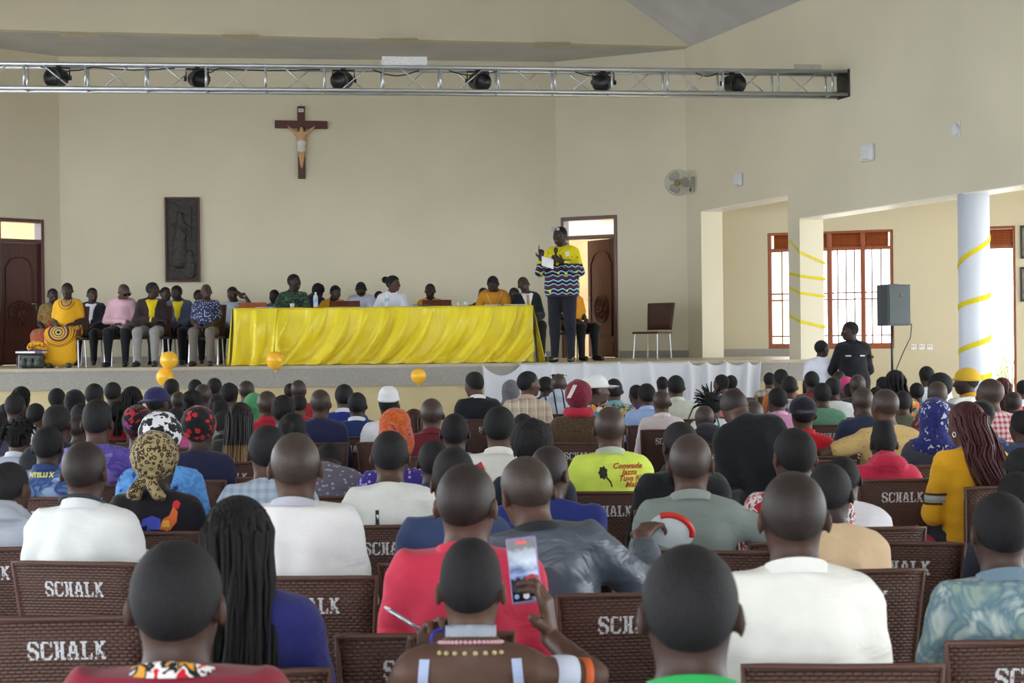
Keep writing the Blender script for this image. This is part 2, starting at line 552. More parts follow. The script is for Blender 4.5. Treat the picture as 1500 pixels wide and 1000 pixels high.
LAP = dict(el=(.208, .01, .19), wl=(.075, .29, .13), dl=(-.75, .5, -.45), er=(-.208, .01, .19), wr=(-.075, .29, .135), dr=(.75, .5, -.45))
POSES = {
    'lap': LAP,
    'lean': dict(el=(.215, .16, .16), wl=(.08, .36, .10), dl=(-.8, .5, -.3), er=(-.215, .16, .16), wr=(-.08, .36, .10), dr=(.8, .5, -.3)),
    'table': dict(el=(.235, .14, .26), wl=(.07, .34, .275), dl=(-.8, .55, 0.0), er=(-.235, .14, .26), wr=(-.07, .34, .275), dr=(.8, .55, 0.0)),
    'wide': dict(LAP, er=(-.42, .0, .36), wr=(-.52, .24, .33), dr=(-.2, .95, -.1), el=(.42, .0, .36), wl=(.52, .24, .33), dl=(.2, .95, -.1)),
    'right_out': dict(LAP, el=(.43, .02, .34), wl=(.62, .20, .30), dl=(.4, .85, -.2)),
    'head_hand': dict(LAP, er=(-.33, .16, .40), wr=(-.16, .06, .66), dr=(.55, -.25, .5)),
    'hang': dict(el=(.21, -.03, .17), wl=(.225, .05, -.06), dl=(0, .15, -1), er=(-.21, -.03, .17), wr=(-.225, .05, -.06), dr=(0, .15, -1)),
    'behind': dict(el=(.235, -.12, .19), wl=(.08, -.20, .04), dl=(-.9, -.2, -.2), er=(-.235, -.12, .19), wr=(-.08, -.20, .04), dr=(.9, -.2, -.2)),
    'speech': dict(er=(-.25, .05, .20), wr=(-.07, .27, .32), dr=(.75, .35, .5), fr='pinch', el=(.27, .08, .20), wl=(.20, .27, .36), dl=(-.05, .1, 1.0), fl='point'),
    'reach': dict(LAP, er=(-.21, .03, .19), wr=(-.02, .22, .16), dr=(.9, .3, 0), el=(.23, .10, .20), wl=(-.12, .22, .20), dl=(-1, .25, -.1)),
    'filming': dict(sz=1.22, el=(.315, .03, .43), wl=(.212, .25, .495), dl=(-.12, .0, 1.0), fl='grip', er=(-.27, .13, .24), wr=(-.125, .23, .415), dr=(.15, .05, 1.0), fr='pinch'),
    'phone_low': dict(LAP, el=(.355, .06, .25), wl=(.36, .33, .41), dl=(.45, .8, .3), fl='grip'),
}

def hand(w, d, nrm, g, curl=0.5, style='', side=1, sz=1.06):
    """palm, four fingers of unequal length and a thumb, rooted in the wrist w"""
    w = Vector(w); d = Vector(d).normalized(); n = Vector(nrm); n = (n - d * n.dot(d)).normalized(); l = d.cross(n) * -side
    out = []
    for q in (-.024, -.008, .008, .024):
        out.append(cone(w + l * q * 0.6, w + d * .078 + l * q, .014, .0125, .012, g=g))
    L = [.040, .046, .043, .033]
    for i in range(4):
        c = curl
        if style == 'point': c = 0.1 if i == 0 else 1.5
        if style == 'grip': c = 0.75
        if style == 'pinch': c = 1.05 - 0.1 * i
        base = w + d * (.082 if i in (1, 2) else .077) + l * (-.029 + .0193 * i)
        p = base; ang = c * 0.6
        for j, (m, r) in enumerate(((1.0, .0098), (.72, .0088), (.55, .0078))):
            q = p + (d * math.cos(ang) + n * math.sin(ang)) * L[i] * m
            out.append(cone(p, q, r, r - .0008, .005, g=g))
            p = q; ang += c * 0.8
    t0 = w + d * .025 - l * .022
    t1 = t0 + (d * .55 - l * .75 + n * .35).normalized() * .04
    t2 = t1 + (d * .8 - l * .25 + n * (.3 + .4 * (style in ('grip', 'pinch')))).normalized() * .032
    out += [cone(t0, t1, .015, .0115, .01, g=g), cone(t1, t2, .011, .0085, .006, g=g)]
    for p in out:       # to size about the wrist
        for e in ('a', 'b'): p[e] = tuple(w + (Vector(p[e]) - w) * sz)
        p['ra'] *= sz; p['rb'] *= sz
    return out

def prims(pose='lap', stand=False, fat=1.0):
    """every primitive of a body; hips at height h"""
    h = .93 if stand else .50
    ps = POSES[pose]
    U = lambda p: (p[0], p[1], p[2] + h)
    o = []
    A = (1.27, 1, 1)
    o.append(cone(U((0, 0, .05)), U((0, -.01, .20)), .122 * fat, .104 * fat, .05, A, 'torso'))
    o.append(cone(U((0, -.01, .20)), U((0, -.018, .40)), .104 * fat, .112 * (0.5 + fat * .5), .05, A, 'torso'))
    o.append(cone(U((-.112, -.025, .462)), U((.112, -.025, .462)), .056, .056, .05, (1, 1, 1), 'torso'))
    for s in (-1, 1):
        o.append(cone(U((0, -.03, .525)), U((s * .135, -.028, .472)), .045, .045, .04, g='torso'))
    o.append(cone(U((0, -.026, .48)), U((0, .0, .64)), .058, .056, .035, g='neck'))
    # head: cranium, face, jaw, brow, nose, lips, cheeks, ears, eye sockets
    o.append(ell(U((0, -.004, .698)), (.0745, .096, .088), .02, g='skull'))
    o.append(ell(U((0, .028, .645)), (.062, .066, .075), .03, g='face'))
    o.append(ell(U((0, .052, .597)), (.038, .036, .026), .03, g='face'))
    o.append(cone(U((-.03, .078, .695)), U((.03, .078, .695)), .014, .014, .012, g='face'))
    o.append(cone(U((0, .096, .685)), U((0, .111, .650)), .009, .0145, .01, g='face'))
    for s in (-1, 1):
        o.append(ell(U((s * .013, .100, .648)), (.010, .010, .008), .008, g='face'))
        o.append(ell(U((s * .033, .060, .655)), (.024, .03, .022), .02, g='face'))
        o.append(ell(U((s * .031, .101, .682)), (.013, .012, .0065), .010, g='face', cut=True))
        M = Euler((R(-12), 0, R(s * 24)), 'XYZ').to_matrix()
        o.append(ell(U((s * .080, -.008, .668)), (.0075, .018, .031), .008, [list(r) for r in M], g='ear'))
        o.append(ell(U((s * .090, .000, .668)), (.007, .009, .016), .005, [list(r) for r in M], g='ear', cut=True))
    o.append(ell(U((0, .096, .626)), (.024, .013, .0075), .006, g='lip'))
    o.append(ell(U((0, .093, .614)), (.021, .013, .0085), .006, g='lip'))
    # arms and hands
    for s, e, w, d, fk in ((1, 'el', 'wl', 'dl', 'fl'), (-1, 'er', 'wr', 'dr', 'fr')):
        E = ps[e]; W = ps[w]
        o.append(cone(U((s * .158, -.028, .448)), U(E), .050, .040, .03, g='arm'))
        o.append(cone(U(E), U(W), .043, .028, .02, g='fore'))
        st = ps.get(fk, '')
        nr = (0, 0, -1) if abs(ps[d][2]) < .8 else ((-s, .3, 0) if st in ('grip', 'pinch') else (-s, 0, 0))
        if st == 'point': nr = (.4, -1, 0)
        if st == 'pinch': nr = (.3, -1, 0)
        o += hand(U(W), ps[d], nr, 'hand', .55, st, s, ps.get('sz', 1.06))
    # legs
    for s in (-1, 1):
        if stand:
            H, K_, An = (s * .092, 0, .90), (s * .10, .015, .50), (s * .105, -.01, .09)
            toe = (s * .125, .14, .035)
        else:
            H, K_, An = (s * .095, .03, .53), (s * .13, .44, .525), (s * .13, .44, .09)
            toe = (s * .15, .60, .035)
        o.append(cone(H, K_, .092, .062, .04, g='leg'))
        o.append(cone(K_, ((K_[0] * .7 + An[0] * .3), K_[1] * .7 + An[1] * .3 - .018, K_[2] * .7 + An[2] * .3), .060, .055, .03, g='leg'))
        o.append(cone(((K_[0] * .7 + An[0] * .3), K_[1] * .7 + An[1] * .3 - .018, K_[2] * .7 + An[2] * .3), An, .055, .038, .03, g='leg'))
        o.append(cone((An[0], An[1] - .02, .045), toe, .042, .032, .025, g='foot'))
    return o, h

CACHE = {}
LOD = {'far': (.05, .0145, 0, .036), 'mid': (.042, .0098, .0105, .027), 'row': (.05, .0112, .0105, .029), 'near': (.038, .0072, .0085, .018), 'hero': (.03, .0065, .0048, .014)}

def body_axes(pr, h, lod, hands=True):
    base, hd, hn, _ = LOD[lod]
    HB = [p for p in pr if p['g'] == 'hand']
    fx, fy, fz = [(-.10, .10, hd)], [(-.11, .135, hd)], [(h + .56, h + .80, hd)]
    fz.append((h + .44, h + .56, max(hd, .02)))
    if hn and hands:
        pts = np.array([p[e] for p in HB for e in ('a', 'b')])
        half = len(pts) // 2
        for blk in (pts[:half], pts[half:]):
            lo = blk.min(0) - .02; hi = blk.max(0) + .02
            fx.append((lo[0], hi[0], hn)); fy.append((lo[1], hi[1], hn)); fz.append((lo[2], hi[2], hn))
    lo = np.array([9., 9, 9]); hi = -lo
    for p in pr:
        if p['t'] == 'cone':
            r = max(p['ra'], p['rb']) * np.array(p['asp'])
            for e in ('a', 'b'):
                lo = np.minimum(lo, np.array(p[e]) - r); hi = np.maximum(hi, np.array(p[e]) + r)
        else:
            lo = np.minimum(lo, np.array(p['c']) - p['r']); hi = np.maximum(hi, np.array(p['c']) + p['r'])
    lo -= .06; hi += .06
    return axis(lo[0], hi[0], base, fx), axis(lo[1], hi[1], base, fy), axis(lo[2], hi[2], base, fz)

def body(pose, stand, lod, fat, hands=True):
    key = ('body', pose, stand, lod, fat, hands)
    if key not in CACHE:
        pr, h = prims(pose, stand, fat)
        f = Field(*body_axes(pr, h, lod, hands))
        order = [p for p in pr if not p.get('cut')] + [p for p in pr if p.get('cut')]
        # hands go in last so that their small blends stay crisp
        for p in [q for q in order if q['g'] != 'hand'] + [q for q in order if q['g'] == 'hand']:
            f.add(p)
        V, Q = f.mesh()
        c = V[Q].mean(1)
        lip = ((np.abs(c[:, 0]) < .026) & (c[:, 1] > .094) & (np.abs(c[:, 2] - h - .620) < .0155)).astype(np.int32)
        CACHE[key] = (V, Q, lip)
    return CACHE[key]

def garment(kind, pose, stand, lod, fat):
    key = (kind, pose, stand, lod, fat)
    if key in CACHE: return CACHE[key]
    pr, h = prims(pose, stand, fat)
    cell = LOD[lod][3] * (1.7 if kind == 'trousers' and not (stand or lod == 'mid') else 1.0)
    off = {'jacket': .022, 'hoodie': .026, 'dress': .014, 'tank': .010, 'front': .0245}.get(kind, .015)
    use = []
    for p in pr:
        g = p['g']
        if kind == 'trousers':
            if g == 'leg': use.append((p, .013))
            elif g == 'torso' and p['a'][2] < h + .06: use.append((dict(p, b=(0, -.004, h + .08)), .006))
        elif kind == 'shoes':
            if g == 'foot': use.append((p, .008))
        elif kind == 'skirt':
            if g == 'leg' or (g == 'torso' and p['a'][2] < h + .06): use.append((p, .02))
        else:
            if g == 'torso' or (g == 'neck' and kind in ('hoodie',)): use.append((p, off))
            elif g == 'arm' and kind != 'tank':
                q = dict(p)
                if kind in ('tee', 'polo', 'dress'):
                    a, b = np.array(p['a']), np.array(p['b']); q['b'] = tuple(a + (b - a) * .66)
                    q['rb'] = p['rb'] + .008; q['ra'] = p['ra'] + .002
                use.append((q, off))
            elif g == 'fore' and kind in ('long', 'jacket', 'hoodie', 'front'):
                q = dict(p); a, b = np.array(p['a']), np.array(p['b']); q['b'] = tuple(a + (b - a) * .9)
                use.append((q, off))
    if kind == 'skirt':
        if stand: use.append((cone((0, 0, h), (0, 0, .25), .15, .22, .04, (1.2, 1, 1), 'x'), 0))
        else:
            use += [(cone((0, .05, .53), (0, .44, .515), .10, .085, .05, (2.1, 1, 1), 'x'), 0), (cone((0, .46, .5), (0, .47, .13), .10, .115, .05, (2.2, 1, 1), 'x'), 0)]
    if stand and kind not in ('trousers', 'shoes', 'skirt'):
        use.append((cone((0, 0, h + .08), (0, .004, h - .15), .128 * fat, .132 * fat, .05, (1.36, 1, 1), 'x'), .012))
    if kind == 'hoodie':
        use.append((ell((0, -.105, h + .555), (.115, .06, .07), .03), 0)); use.append((ell((0, -.04, h + .53), (.10, .09, .045), .03), 0))
    lo = np.array([9., 9, 9]); hi = -lo
    for p, o_ in use:
        if p['t'] == 'cone':
            r = (max(p['ra'], p['rb']) + o_) * np.array(p['asp'])
            for e in ('a', 'b'):
                lo = np.minimum(lo, np.array(p[e]) - r); hi = np.maximum(hi, np.array(p[e]) + r)
        else:
            lo = np.minimum(lo, np.array(p['c']) - p['r']); hi = np.maximum(hi, np.array(p['c']) + p['r'])
    lo -= cell * 2; hi += cell * 2
    f = Field(axis(lo[0], hi[0], cell), axis(lo[1], hi[1], cell), axis(lo[2], hi[2], cell))
    for p, o_ in use: f.add(dict(p, k=max(p['k'], .02)), o_)
    if kind not in ('trousers', 'shoes', 'skirt'):
        # soft folds
        X, Y, Z = f.ax[0][:, None, None], f.ax[1][None, :, None], f.ax[2][None, None, :]
        amp = {'far': .002, 'mid': .004, 'row': .004, 'near': .0055, 'hero': .003}[lod]
        f.F = f.F + (amp * np.sin(X * 31 + Z * 38 + 2 * np.sin(Y * 21)) * np.sin(Z * 27 - X * 17 + Y * 13)).astype(np.float32)
        f.F = f.F + (.009 * np.exp(-(X / .028) ** 2) * (Y < -.04) * np.exp(-((Z - h - .30) / .14) ** 2) - .006 * np.exp(-((np.abs(X) - .085) / .04) ** 2) * (Y < -.04) * np.exp(-((Z - h - .38) / .06) ** 2)).astype(np.float32)
        hem = h + (-.07 if not stand else -.10)
        if kind == 'tank':
            f.cutf(lambda x, y, z: np.maximum(z - (h + .43 - .25 * np.abs(x)), hem - z))
        elif kind == 'hoodie':
            f.cutf(lambda x, y, z: np.maximum(z - (h + .60 - .7 * y), hem - z))
        elif kind == 'front':
            f.cutf(lambda x, y, z: np.maximum(np.maximum(np.abs(x) - (.012 + np.clip(z - h - .12, 0, 1) * .24), -y + .0), np.maximum(z - (h + .555 - .55 * y), hem - z)))
        else:
            nk = .56 if kind in ('jacket', 'long', 'polo') else .545
            f.cutf(lambda x, y, z: np.maximum(z - (h + nk - .55 * y), hem - z + 0 * x))
    V, Q = f.mesh()
    CACHE[key] = (V, Q)
    return CACHE[key]

# ---------------------------------------------------------------- hair and head coverings, all in the template's head space
def fade_edge(f, h, zf, zn, wid=.032, sink=.008):
    """thins the hair towards its edge so that it runs into the skin"""
    Y, Z = f.ax[1][None, :, None], f.ax[2][None, None, :]
    line = h + zn + (Y + .07) / .155 * (zf - zn)
    f.F = (f.F + np.clip((line + wid - Z) / wid, 0, 1) * sink).astype(np.float32)

def hcut(h, zf=.742, zn=.585):
    """keeps what lies above a line from the forehead to the nape"""
    def fn(x, y, z):
        line = zn + (y + .07) / (.155) * (zf - zn)
        return (h + line) - z + 0 * x
    return fn

def headgear(kind, stand, lod):
    key = ('hair', kind, stand, lod)
    if key in CACHE: return CACHE[key]
    pr, h = prims('lap', stand)
    cell = {'far': .0145, 'mid': .011, 'row': .012, 'near': .0072, 'hero': .0072}[lod]
    big = kind in ('afro', 'beanie', 'wrap', 'hijab', 'tallwrap', 'roundbeanie')
    f = Field(axis(-.17, .17, cell), axis(-.21, .20, cell), axis(h + (.40 if kind == 'hijab' else .50), h + .94, cell))
    head = [p for p in pr if p['g'] in ('skull', 'face')]
    U = lambda x, y, z: (x, y, h + z)
    def shell(off, parts=('skull', 'face')):
        for p in head:
            if p['g'] in parts and not p.get('cut'): f.add(p, off)
    if kind == 'shaved': shell(.0030); fade_edge(f, h, .742, .585, .03, .0045); f.cutf(hcut(h, .742, .585))
    elif kind == 'short': shell(.0055, ('skull',)); f.add(head[1], .002); fade_edge(f, h, .757, .575); f.cutf(hcut(h, .757, .575))
    elif kind == 'fade':
        shell(.0035); fade_edge(f, h, .748, .59, .03, .005); f.cutf(hcut(h, .748, .59))
        f.add(ell(U(0, -.004, .735), (.070, .093, .072), .012))
    elif kind == 'flattop':
        shell(.003); f.cutf(hcut(h, .748, .605))
        f.add(cone(U(0, -.002, .745), U(0, -.004, .775), .058, .062, .02, (1, 1.3, 1)))
        f.cutf(lambda x, y, z: z - (h + .822) + 0 * x + 0 * y)
    elif kind == 'afro':
        f.add(ell(U(0, -.018, .722), (.105, .118, .108), .02)); 
        X, Y, Z = f.ax[0][:, None, None], f.ax[1][None, :, None], f.ax[2][None, None, :]
        f.F = f.F + (.005 * np.sin(X * 130 + 3 * np.sin(Z * 60)) * np.sin(Y * 120) * np.sin(Z * 140)).astype(np.float32)
        f.cutf(hcut(h, .735, .57))
    elif kind == 'curly':
        f.add(ell(U(0, -.014, .718), (.090, .108, .102), .02))
        X, Y, Z = f.ax[0][:, None, None], f.ax[1][None, :, None], f.ax[2][None, None, :]
        f.F = f.F + (.009 * np.sin(X * 110 + 3 * np.sin(Z * 60)) * np.sin(Y * 95 + 1) * np.sin(Z * 105)).astype(np.float32)
        f.cutf(hcut(h, .745, .585))
    elif kind in ('longcap', 'bun', 'pony'):
        shell(.011, ('skull',)); f.add(head[1], .004); f.cutf(hcut(h, .745, .575))
        if kind == 'bun': f.add(ell(U(0, -.125, .735), (.055, .05, .05), .015))
        if kind == 'pony':
            f.add(ell(U(.0, -.12, .72), (.035, .035, .03), .015)); f.add(cone(U(0, -.145, .71), U(.03, -.15, .55), .036, .022, .01))
    elif kind in ('cap', 'capback'):
        s = 1 if kind == 'cap' else -1
        shell(.010, ('skull',)); f.add(ell(U(0, -.004, .725), (.088, .108, .082), .02))
        f.cutf(lambda x, y, z: (h + .690 + .02 * y) - z + 0 * x)
        f.add(ell(U(0, s * .135, .700), (.072, .075, .0085), .008, [list(r) for r in Euler((R(-8 * s), 0, 0), 'XYZ').to_matrix()]))
    elif kind == 'kufi':
        f.add(cone(U(0, -.008, .715), U(0, -.010, .752), .0865, .078, .02, (1, 1.2, 1)))
        f.cutf(lambda x, y, z: np.maximum((h + .712 + .12 * y) - z, z - (h + .826)) + 0 * x)
    elif kind == 'beanie':
        shell(.014, ('skull',)); f.add(ell(U(0, -.055, .745), (.095, .11, .095), .03)); f.cutf(hcut(h, .725, .600))
    elif kind == 'roundbeanie':
        shell(.014, ('skull',)); f.add(ell(U(0, -.03, .725), (.096, .115, .10), .03)); f.cutf(hcut(h, .725, .590))
    elif kind == 'wrap':
        shell(.016, ('skull',)); f.add(ell(U(0, -.03, .72), (.094, .11, .10), .03)); f.cutf(hcut(h, .728, .57))
        for s in (-1, 1): f.add(cone(U(s * .022, -.112, .615), U(s * .055, -.135, .545), .022, .034, .015))
    elif kind == 'tallwrap':
        shell(.016, ('skull',)); f.add(cone(U(0, -.03, .70), U(.0, -.06, .80), .094, .085, .03, (1, 1.1, 1)))
        f.add(cone(U(0, -.10, .70), U(.01, -.11, .60), .07, .05, .03)); f.cutf(hcut(h, .728, .50))
    elif kind == 'hijab':
        shell(.014); f.add(ell(U(0, -.03, .71), (.09, .11, .10), .03))
        f.add(cone(U(0, -.03, .62), U(0, -.04, .52), .082, .115, .05)); f.add(cone(U(-.12, -.03, .47), U(.12, -.03, .47), .085, .085, .05))
        f.add(ell(U(0, .10, .665), (.055, .06, .068), .012, cut=True))
        f.cutf(lambda x, y, z: (h + .43 + .3 * np.abs(x)) - z + 0 * y)
    if kind in ('wrap', 'tallwrap', 'beanie', 'roundbeanie', 'hijab'):
        X, Y, Z = f.ax[0][:, None, None], f.ax[1][None, :, None], f.ax[2][None, None, :]
        f.F = f.F + (.003 * np.sin(X * 70 + Z * 90) * np.sin(Y * 60 - Z * 50)).astype(np.float32)
    CACHE[key] = f.mesh()
    return CACHE[key]

def strands(h, n=46, length=.42, rad=.0055, spread=.03, seed=1, top=.70, segs=7, sides=5, swing=0.0, front=False, z_start=(.60, .775)):
    """braids or locs that lie on the skull and hang down the back"""
    r = random.Random(seed); mb = MB()
    for i in range(n):
        a = R(r.uniform(-112, 112)) if not front else R(r.uniform(-165, 165))
        el = r.uniform(.1, 1.25)
        sx, sy, sz = .080, .100, .094
        p0 = Vector((sx * math.sin(a) * math.cos(el), -.008 - sy * math.cos(a) * math.cos(el), h + top + sz * math.sin(el)))
        L = length * r.uniform(.75, 1.05)
        ox = p0.x * 1.12 + r.uniform(-spread, spread) * .6; oy = min(p0.y - .03, -.105) - r.uniform(.02, .06)
        if abs(a) > R(75): oy = min(p0.y - .03, -.09) - r.uniform(0, .03)
        pts = [p0]
        p1 = Vector((p0.x * 1.10, p0.y * 1.1 - .008, h + top - .03)) if p0.z > h + top else Vector((p0.x * 1.05, p0.y * 1.06, p0.z - .02))
        mid = Vector(((p0.x + p1.x) * .54, (p0.y + p1.y) * .54 - .004, (p0.z + p1.z) / 2 + .012))
        pts += [mid, p1]
        for j in range(1, segs):
            t = j / (segs - 1)
            pts.append(Vector((p1.x + (ox - p1.x) * min(1, t * 1.6) + swing * t * t + r.uniform(-1, 1) * .004,
                               p1.y + (oy - .06 * t - p1.y) * min(1, t * 1.8), p1.z - L * t)))
        k = len(pts)
        mb.tube(pts, [rad * (1 - .35 * (j / k)) for j in range(k)], sides)
    return mb

def short_locs(h, n=70, length=.07, rad=.0065, seed=2, up=True):
    r = random.Random(seed); mb = MB()
    for i in range(n):
        a = r.uniform(0, 2 * PI); el = math.asin(r.uniform(-.25, 1))
        d = Vector((math.sin(a) * math.cos(el), math.cos(a) * math.cos(el), math.sin(el)))
        if d.y > .45 and d.z < .5: continue
        p = Vector((0, -.006, h + .70)) + Vector((d.x * .076, d.y * .096, d.z * .09))
        e = (d + Vector((r.uniform(-.4, .4), r.uniform(-.4, .4), r.uniform(-.2, .5) if up else -0.9))).normalized()
        L = length * r.uniform(.6, 1.1)
        q = p + d * .015 + e * L * .5; w = q + (e + Vector((0, 0, -.5 if up else -1.2))).normalized() * L * .5
        mb.tube([p, q, w], [rad, rad, rad * .7], 5)
    return mb

def smooth01(a, b, x):
    t = np.clip((x - a) / (b - a), 0, 1); return t * t * (3 - 2 * t)

def rot_about(V, M, c, w):
    d = V - c
    return V + w[:, None] * (d @ np.array(M).T - d)

def deform(V, h, q):
    """turns the head, then bends and twists the trunk"""
    V = np.array(V, dtype=float)
    hy, hp, hr = q.get('yaw', 0), q.get('pitch', 0), q.get('roll', 0)
    if hy or hp or hr:
        w = smooth01(h + .50, h + .585, V[:, 2]) * (1 - smooth01(.14, .19, np.abs(V[:, 0])))
        M = Euler((R(-hp), R(hr), R(hy)), 'YXZ').to_matrix()
        V = rot_about(V, M, np.array([0, -.02, h + .55]), w)
    hs = q.get('hs', 1.05)
    w = smooth01(h + .50, h + .585, V[:, 2]) * (1 - smooth01(.14, .19, np.abs(V[:, 0])))
    c = np.array([0, -.02, h + .55]); V = V + (V - c) * (hs - 1) * w[:, None]; V[:, 2] -= q.get('drop', .018) * w
    wd = q.get('wide', 1.0)
    if wd != 1.0:
        w = smooth01(h + .56, h + .50, V[:, 2]) if False else (1 - smooth01(h + .47, h + .56, V[:, 2])) * smooth01(h - .1, h + .1, V[:, 2])
        V[:, 0] *= 1 + (wd - 1) * w
    ln, tw, sd = q.get('lean', 0), q.get('twist', 0), q.get('side', 0)
    if ln or tw or sd:
        w = smooth01(h, h + .36, V[:, 2])
        M = Euler((R(-ln), R(sd), R(tw)), 'XYZ').to_matrix()
        V = rot_about(V, M, np.array([0, 0, h]), w)
    return V

HAIR_UP = {'short': .0055, 'fade': .021, 'flattop': .036, 'afro': .044, 'curly': .034, 'bun': .011, 'pony': .011, 'cap': .021, 'capback': .021, 'kufi': .04,
           'beanie': .054, 'roundbeanie': .039, 'wrap': .034, 'tallwrap': .10, 'hijab': .024, 'braids': .012, 'locs': .05, 'shaved': .003}

def project(V, bvh, dirn, lift):
    out = []
    for v in V:
        hit = bvh.ray_cast(Vector(v) - Vector(dirn) * 1.0, Vector(dirn))
        out.append(Vector(hit[0]) - Vector(dirn) * lift if hit[0] is not None else Vector(v))
    return out

PEOPLE = []
def person(label, hair='short', top=('tee', '#ffffff'), bottom='#22242a', at=None, to=None, floor=0.0, face=0.0, lod='far', tone=None, hmat=None,
           pose='lap', stand=False, fat=1.0, scale=None, group=None, parts=(), shoes=None, collar=None, eyes=False, skirt=False, hands=True, **q):
    """a person whose head top lands on the point `to` (world), standing or sitting over `floor`"""
    h = .93 if stand else .50
    rz = R(face)
    if tone is None: tone = RNG.integers(0, 6) if lod == 'far' else 1
    # where the top of the head goes
    tip = deform(np.array([[0, -.004, h + .786 + HAIR_UP.get(hair, 0)]]), h, q)[0]
    if to is not None:
        k = scale or (to[2] - floor) / tip[2]
        off = Matrix.Rotation(rz, 3, 'Z') @ Vector((tip[0], tip[1], 0)) * k
        loc = (to[0] - off.x, to[1] - off.y, floor)
    else:
        k = scale or 1.0; loc = (at[0], at[1], floor)
    root = empty('person', loc, rz, k, label, 'person', group)
    V, Q, lip = body(pose, stand, lod, fat, hands)
    me = mesh_np('body', deform(V, h, q), Q, skin(tone)); me.materials.append(plain('lip_skin', '#5a3a38', .45))
    me.polygons.foreach_set('material_index', lip)
    b = link('body', me, root)
    kind, mat = top
    out = {'root': root, 'h': h, 'k': k, 'q': q, 'pose': pose, 'stand': stand, 'lod': lod, 'fat': fat}
    V, Q = garment(kind, pose, stand, lod, fat)
    nm = {'tee': 'shirt', 'long': 'shirt', 'polo': 'shirt', 'jacket': 'jacket', 'hoodie': 'hoodie', 'dress': 'dress_top', 'tank': 'dress_top'}[kind]
    me = mesh_np(nm, deform(V, h, q), Q, cloth(mat)); out['top'] = link(nm, me, root); out['topmesh'] = (np.array([v.co for v in me.vertices]) if False else None)
    if skirt:
        V, Q = garment('skirt', pose, stand, lod, fat); link('skirt', mesh_np('skirt', deform(V, h, q), Q, cloth(bottom)), root)
    else:
        V, Q = garment('trousers', pose, stand, lod, fat); link('trousers', mesh_np('trousers', deform(V, h, q), Q, cloth(bottom)), root)
    if shoes:
        V, Q = garment('shoes', pose, stand, lod, fat)
        for s in (-1, 1):
            sel = (V[:, 0] * s > 0); ix = -np.ones(len(V), int); ix[sel] = np.arange(sel.sum())
            Qs = Q[sel[Q].all(1)]
            link('shoe', mesh_np('shoe', V[sel], ix[Qs], plain('shoe_' + shoes, shoes, .35)), root)
    if collar:
        mb = MB()
        n = 22
        def cf(u, v):
            a = 2 * PI * u
            r = .068 + .010 * v + .004
            y = -.024 + math.sin(a) * r * 1.02; x = math.cos(a) * r
            return (x, y, h + .566 - .045 * v - .42 * (y + .024))
        mb.sheet(cf, n, 2); mb2 = MB()
        mb.sheet(lambda u, v: Vector(cf(u, v)) * 1.0 + Vector((math.cos(2*PI*u) * .006, math.sin(2*PI*u) * .006, .0)), n, 2)
        Vc = deform(np.array([tuple(v) for v in mb.v]), h, dict({kk: vv for kk, vv in q.items() if kk in ('lean', 'twist', 'side')}, drop=q.get('drop', .018), hs=1))
        mb.v = [tuple(v) for v in Vc]
        mb.build('collar', cloth(collar), out['top'], True)
    hm = hmat or 'black'
    hmater = hm if not isinstance(hm, str) else (cloth(hm) if (hm.startswith('#') or ':' in hm) else hairmat(hm))
    if hair and hair != 'bald':
        base = {'braids': 'longcap', 'locs': 'longcap'}.get(hair, hair)
        V, Q = headgear(base, stand, lod)
        nm = {'cap': 'cap', 'capback': 'cap', 'kufi': 'kufi_cap', 'beanie': 'beanie', 'roundbeanie': 'beanie', 'wrap': 'head_scarf', 'tallwrap': 'head_scarf', 'hijab': 'head_scarf'}.get(hair, 'hair')
        out['hair'] = link(nm, mesh_np(nm, deform(V, h, q), Q, hmater), root)
        if hair in ('braids', 'locs'):
            kw = q.get('strand', {})
            mb = strands(h, **kw) if hair == 'braids' else short_locs(h, **kw)
            mb.v = [tuple(v) for v in deform(np.array([tuple(v) for v in mb.v]), h, q)]
            o = mb.build('braids' if hair == 'braids' else 'locks', hmater, root, True); tag(o, kind='stuff')
        if hair in ('cap', 'capback', 'kufi', 'wrap', 'beanie', 'roundbeanie'):      # hair under the hat
            V, Q = headgear('shaved', stand, lod)
            link('hair', mesh_np('hair', deform(V, h, q), Q, hairmat('black')), root)
    if eyes:
        for s in (-1, 1):
            mb = MB(); c = Vector((s * .031, .0805, h + .681))
            mb.lathe([(0, -.010), (.006, -.008), (.0092, -.004), (.010, 0), (.0088, .005), (.0066, .0076)], c, 12, Euler((R(-90), 0, 0)).to_matrix())
            nf = len(mb.f)
            mb.lathe([(.0066, .0076), (.0038, .0094), (0, .0101)], c, 12, Euler((R(-90), 0, 0)).to_matrix())
            mb.v = [tuple(v) for v in deform(np.array([tuple(v) for v in mb.v]), h, q)]
            o = mb.build('eye', plain('eye_white', '#cfc8c0', .25), root, True)
            o.data.materials.append(plain('iris', '#140c09', .2))
            for i, p in enumerate(o.data.polygons):
                if i >= nf: p.material_index = 1
    PEOPLE.append(out)
    return out

def part_on(pe, name, kind, mat):
    """an extra garment layer on a finished person"""
    V, Q = garment(kind, pe['pose'], pe['stand'], pe['lod'], pe['fat'])
    return link(name, mesh_np(name, deform(V, pe['h'], pe['q']), Q, cloth(mat)), pe['root'])

def decal(pe, name, mb, mat, back=True, lift=.003):
    """flat print: vertices given as (x, z above the hips) are laid on the garment's back or front"""
    me = pe['top'].data
    bvh = BVHTree.FromPolygons([v.co for v in me.vertices], [p.vertices[:] for p in me.polygons])
    d = (0, 1, 0) if back else (0, -1, 0)
    mb.v = [tuple(p) for p in project([(v[0], 0, pe['h'] + v[2]) for v in mb.v], bvh, d, lift)]
    return mb.build(name, mat, pe['top'], False)

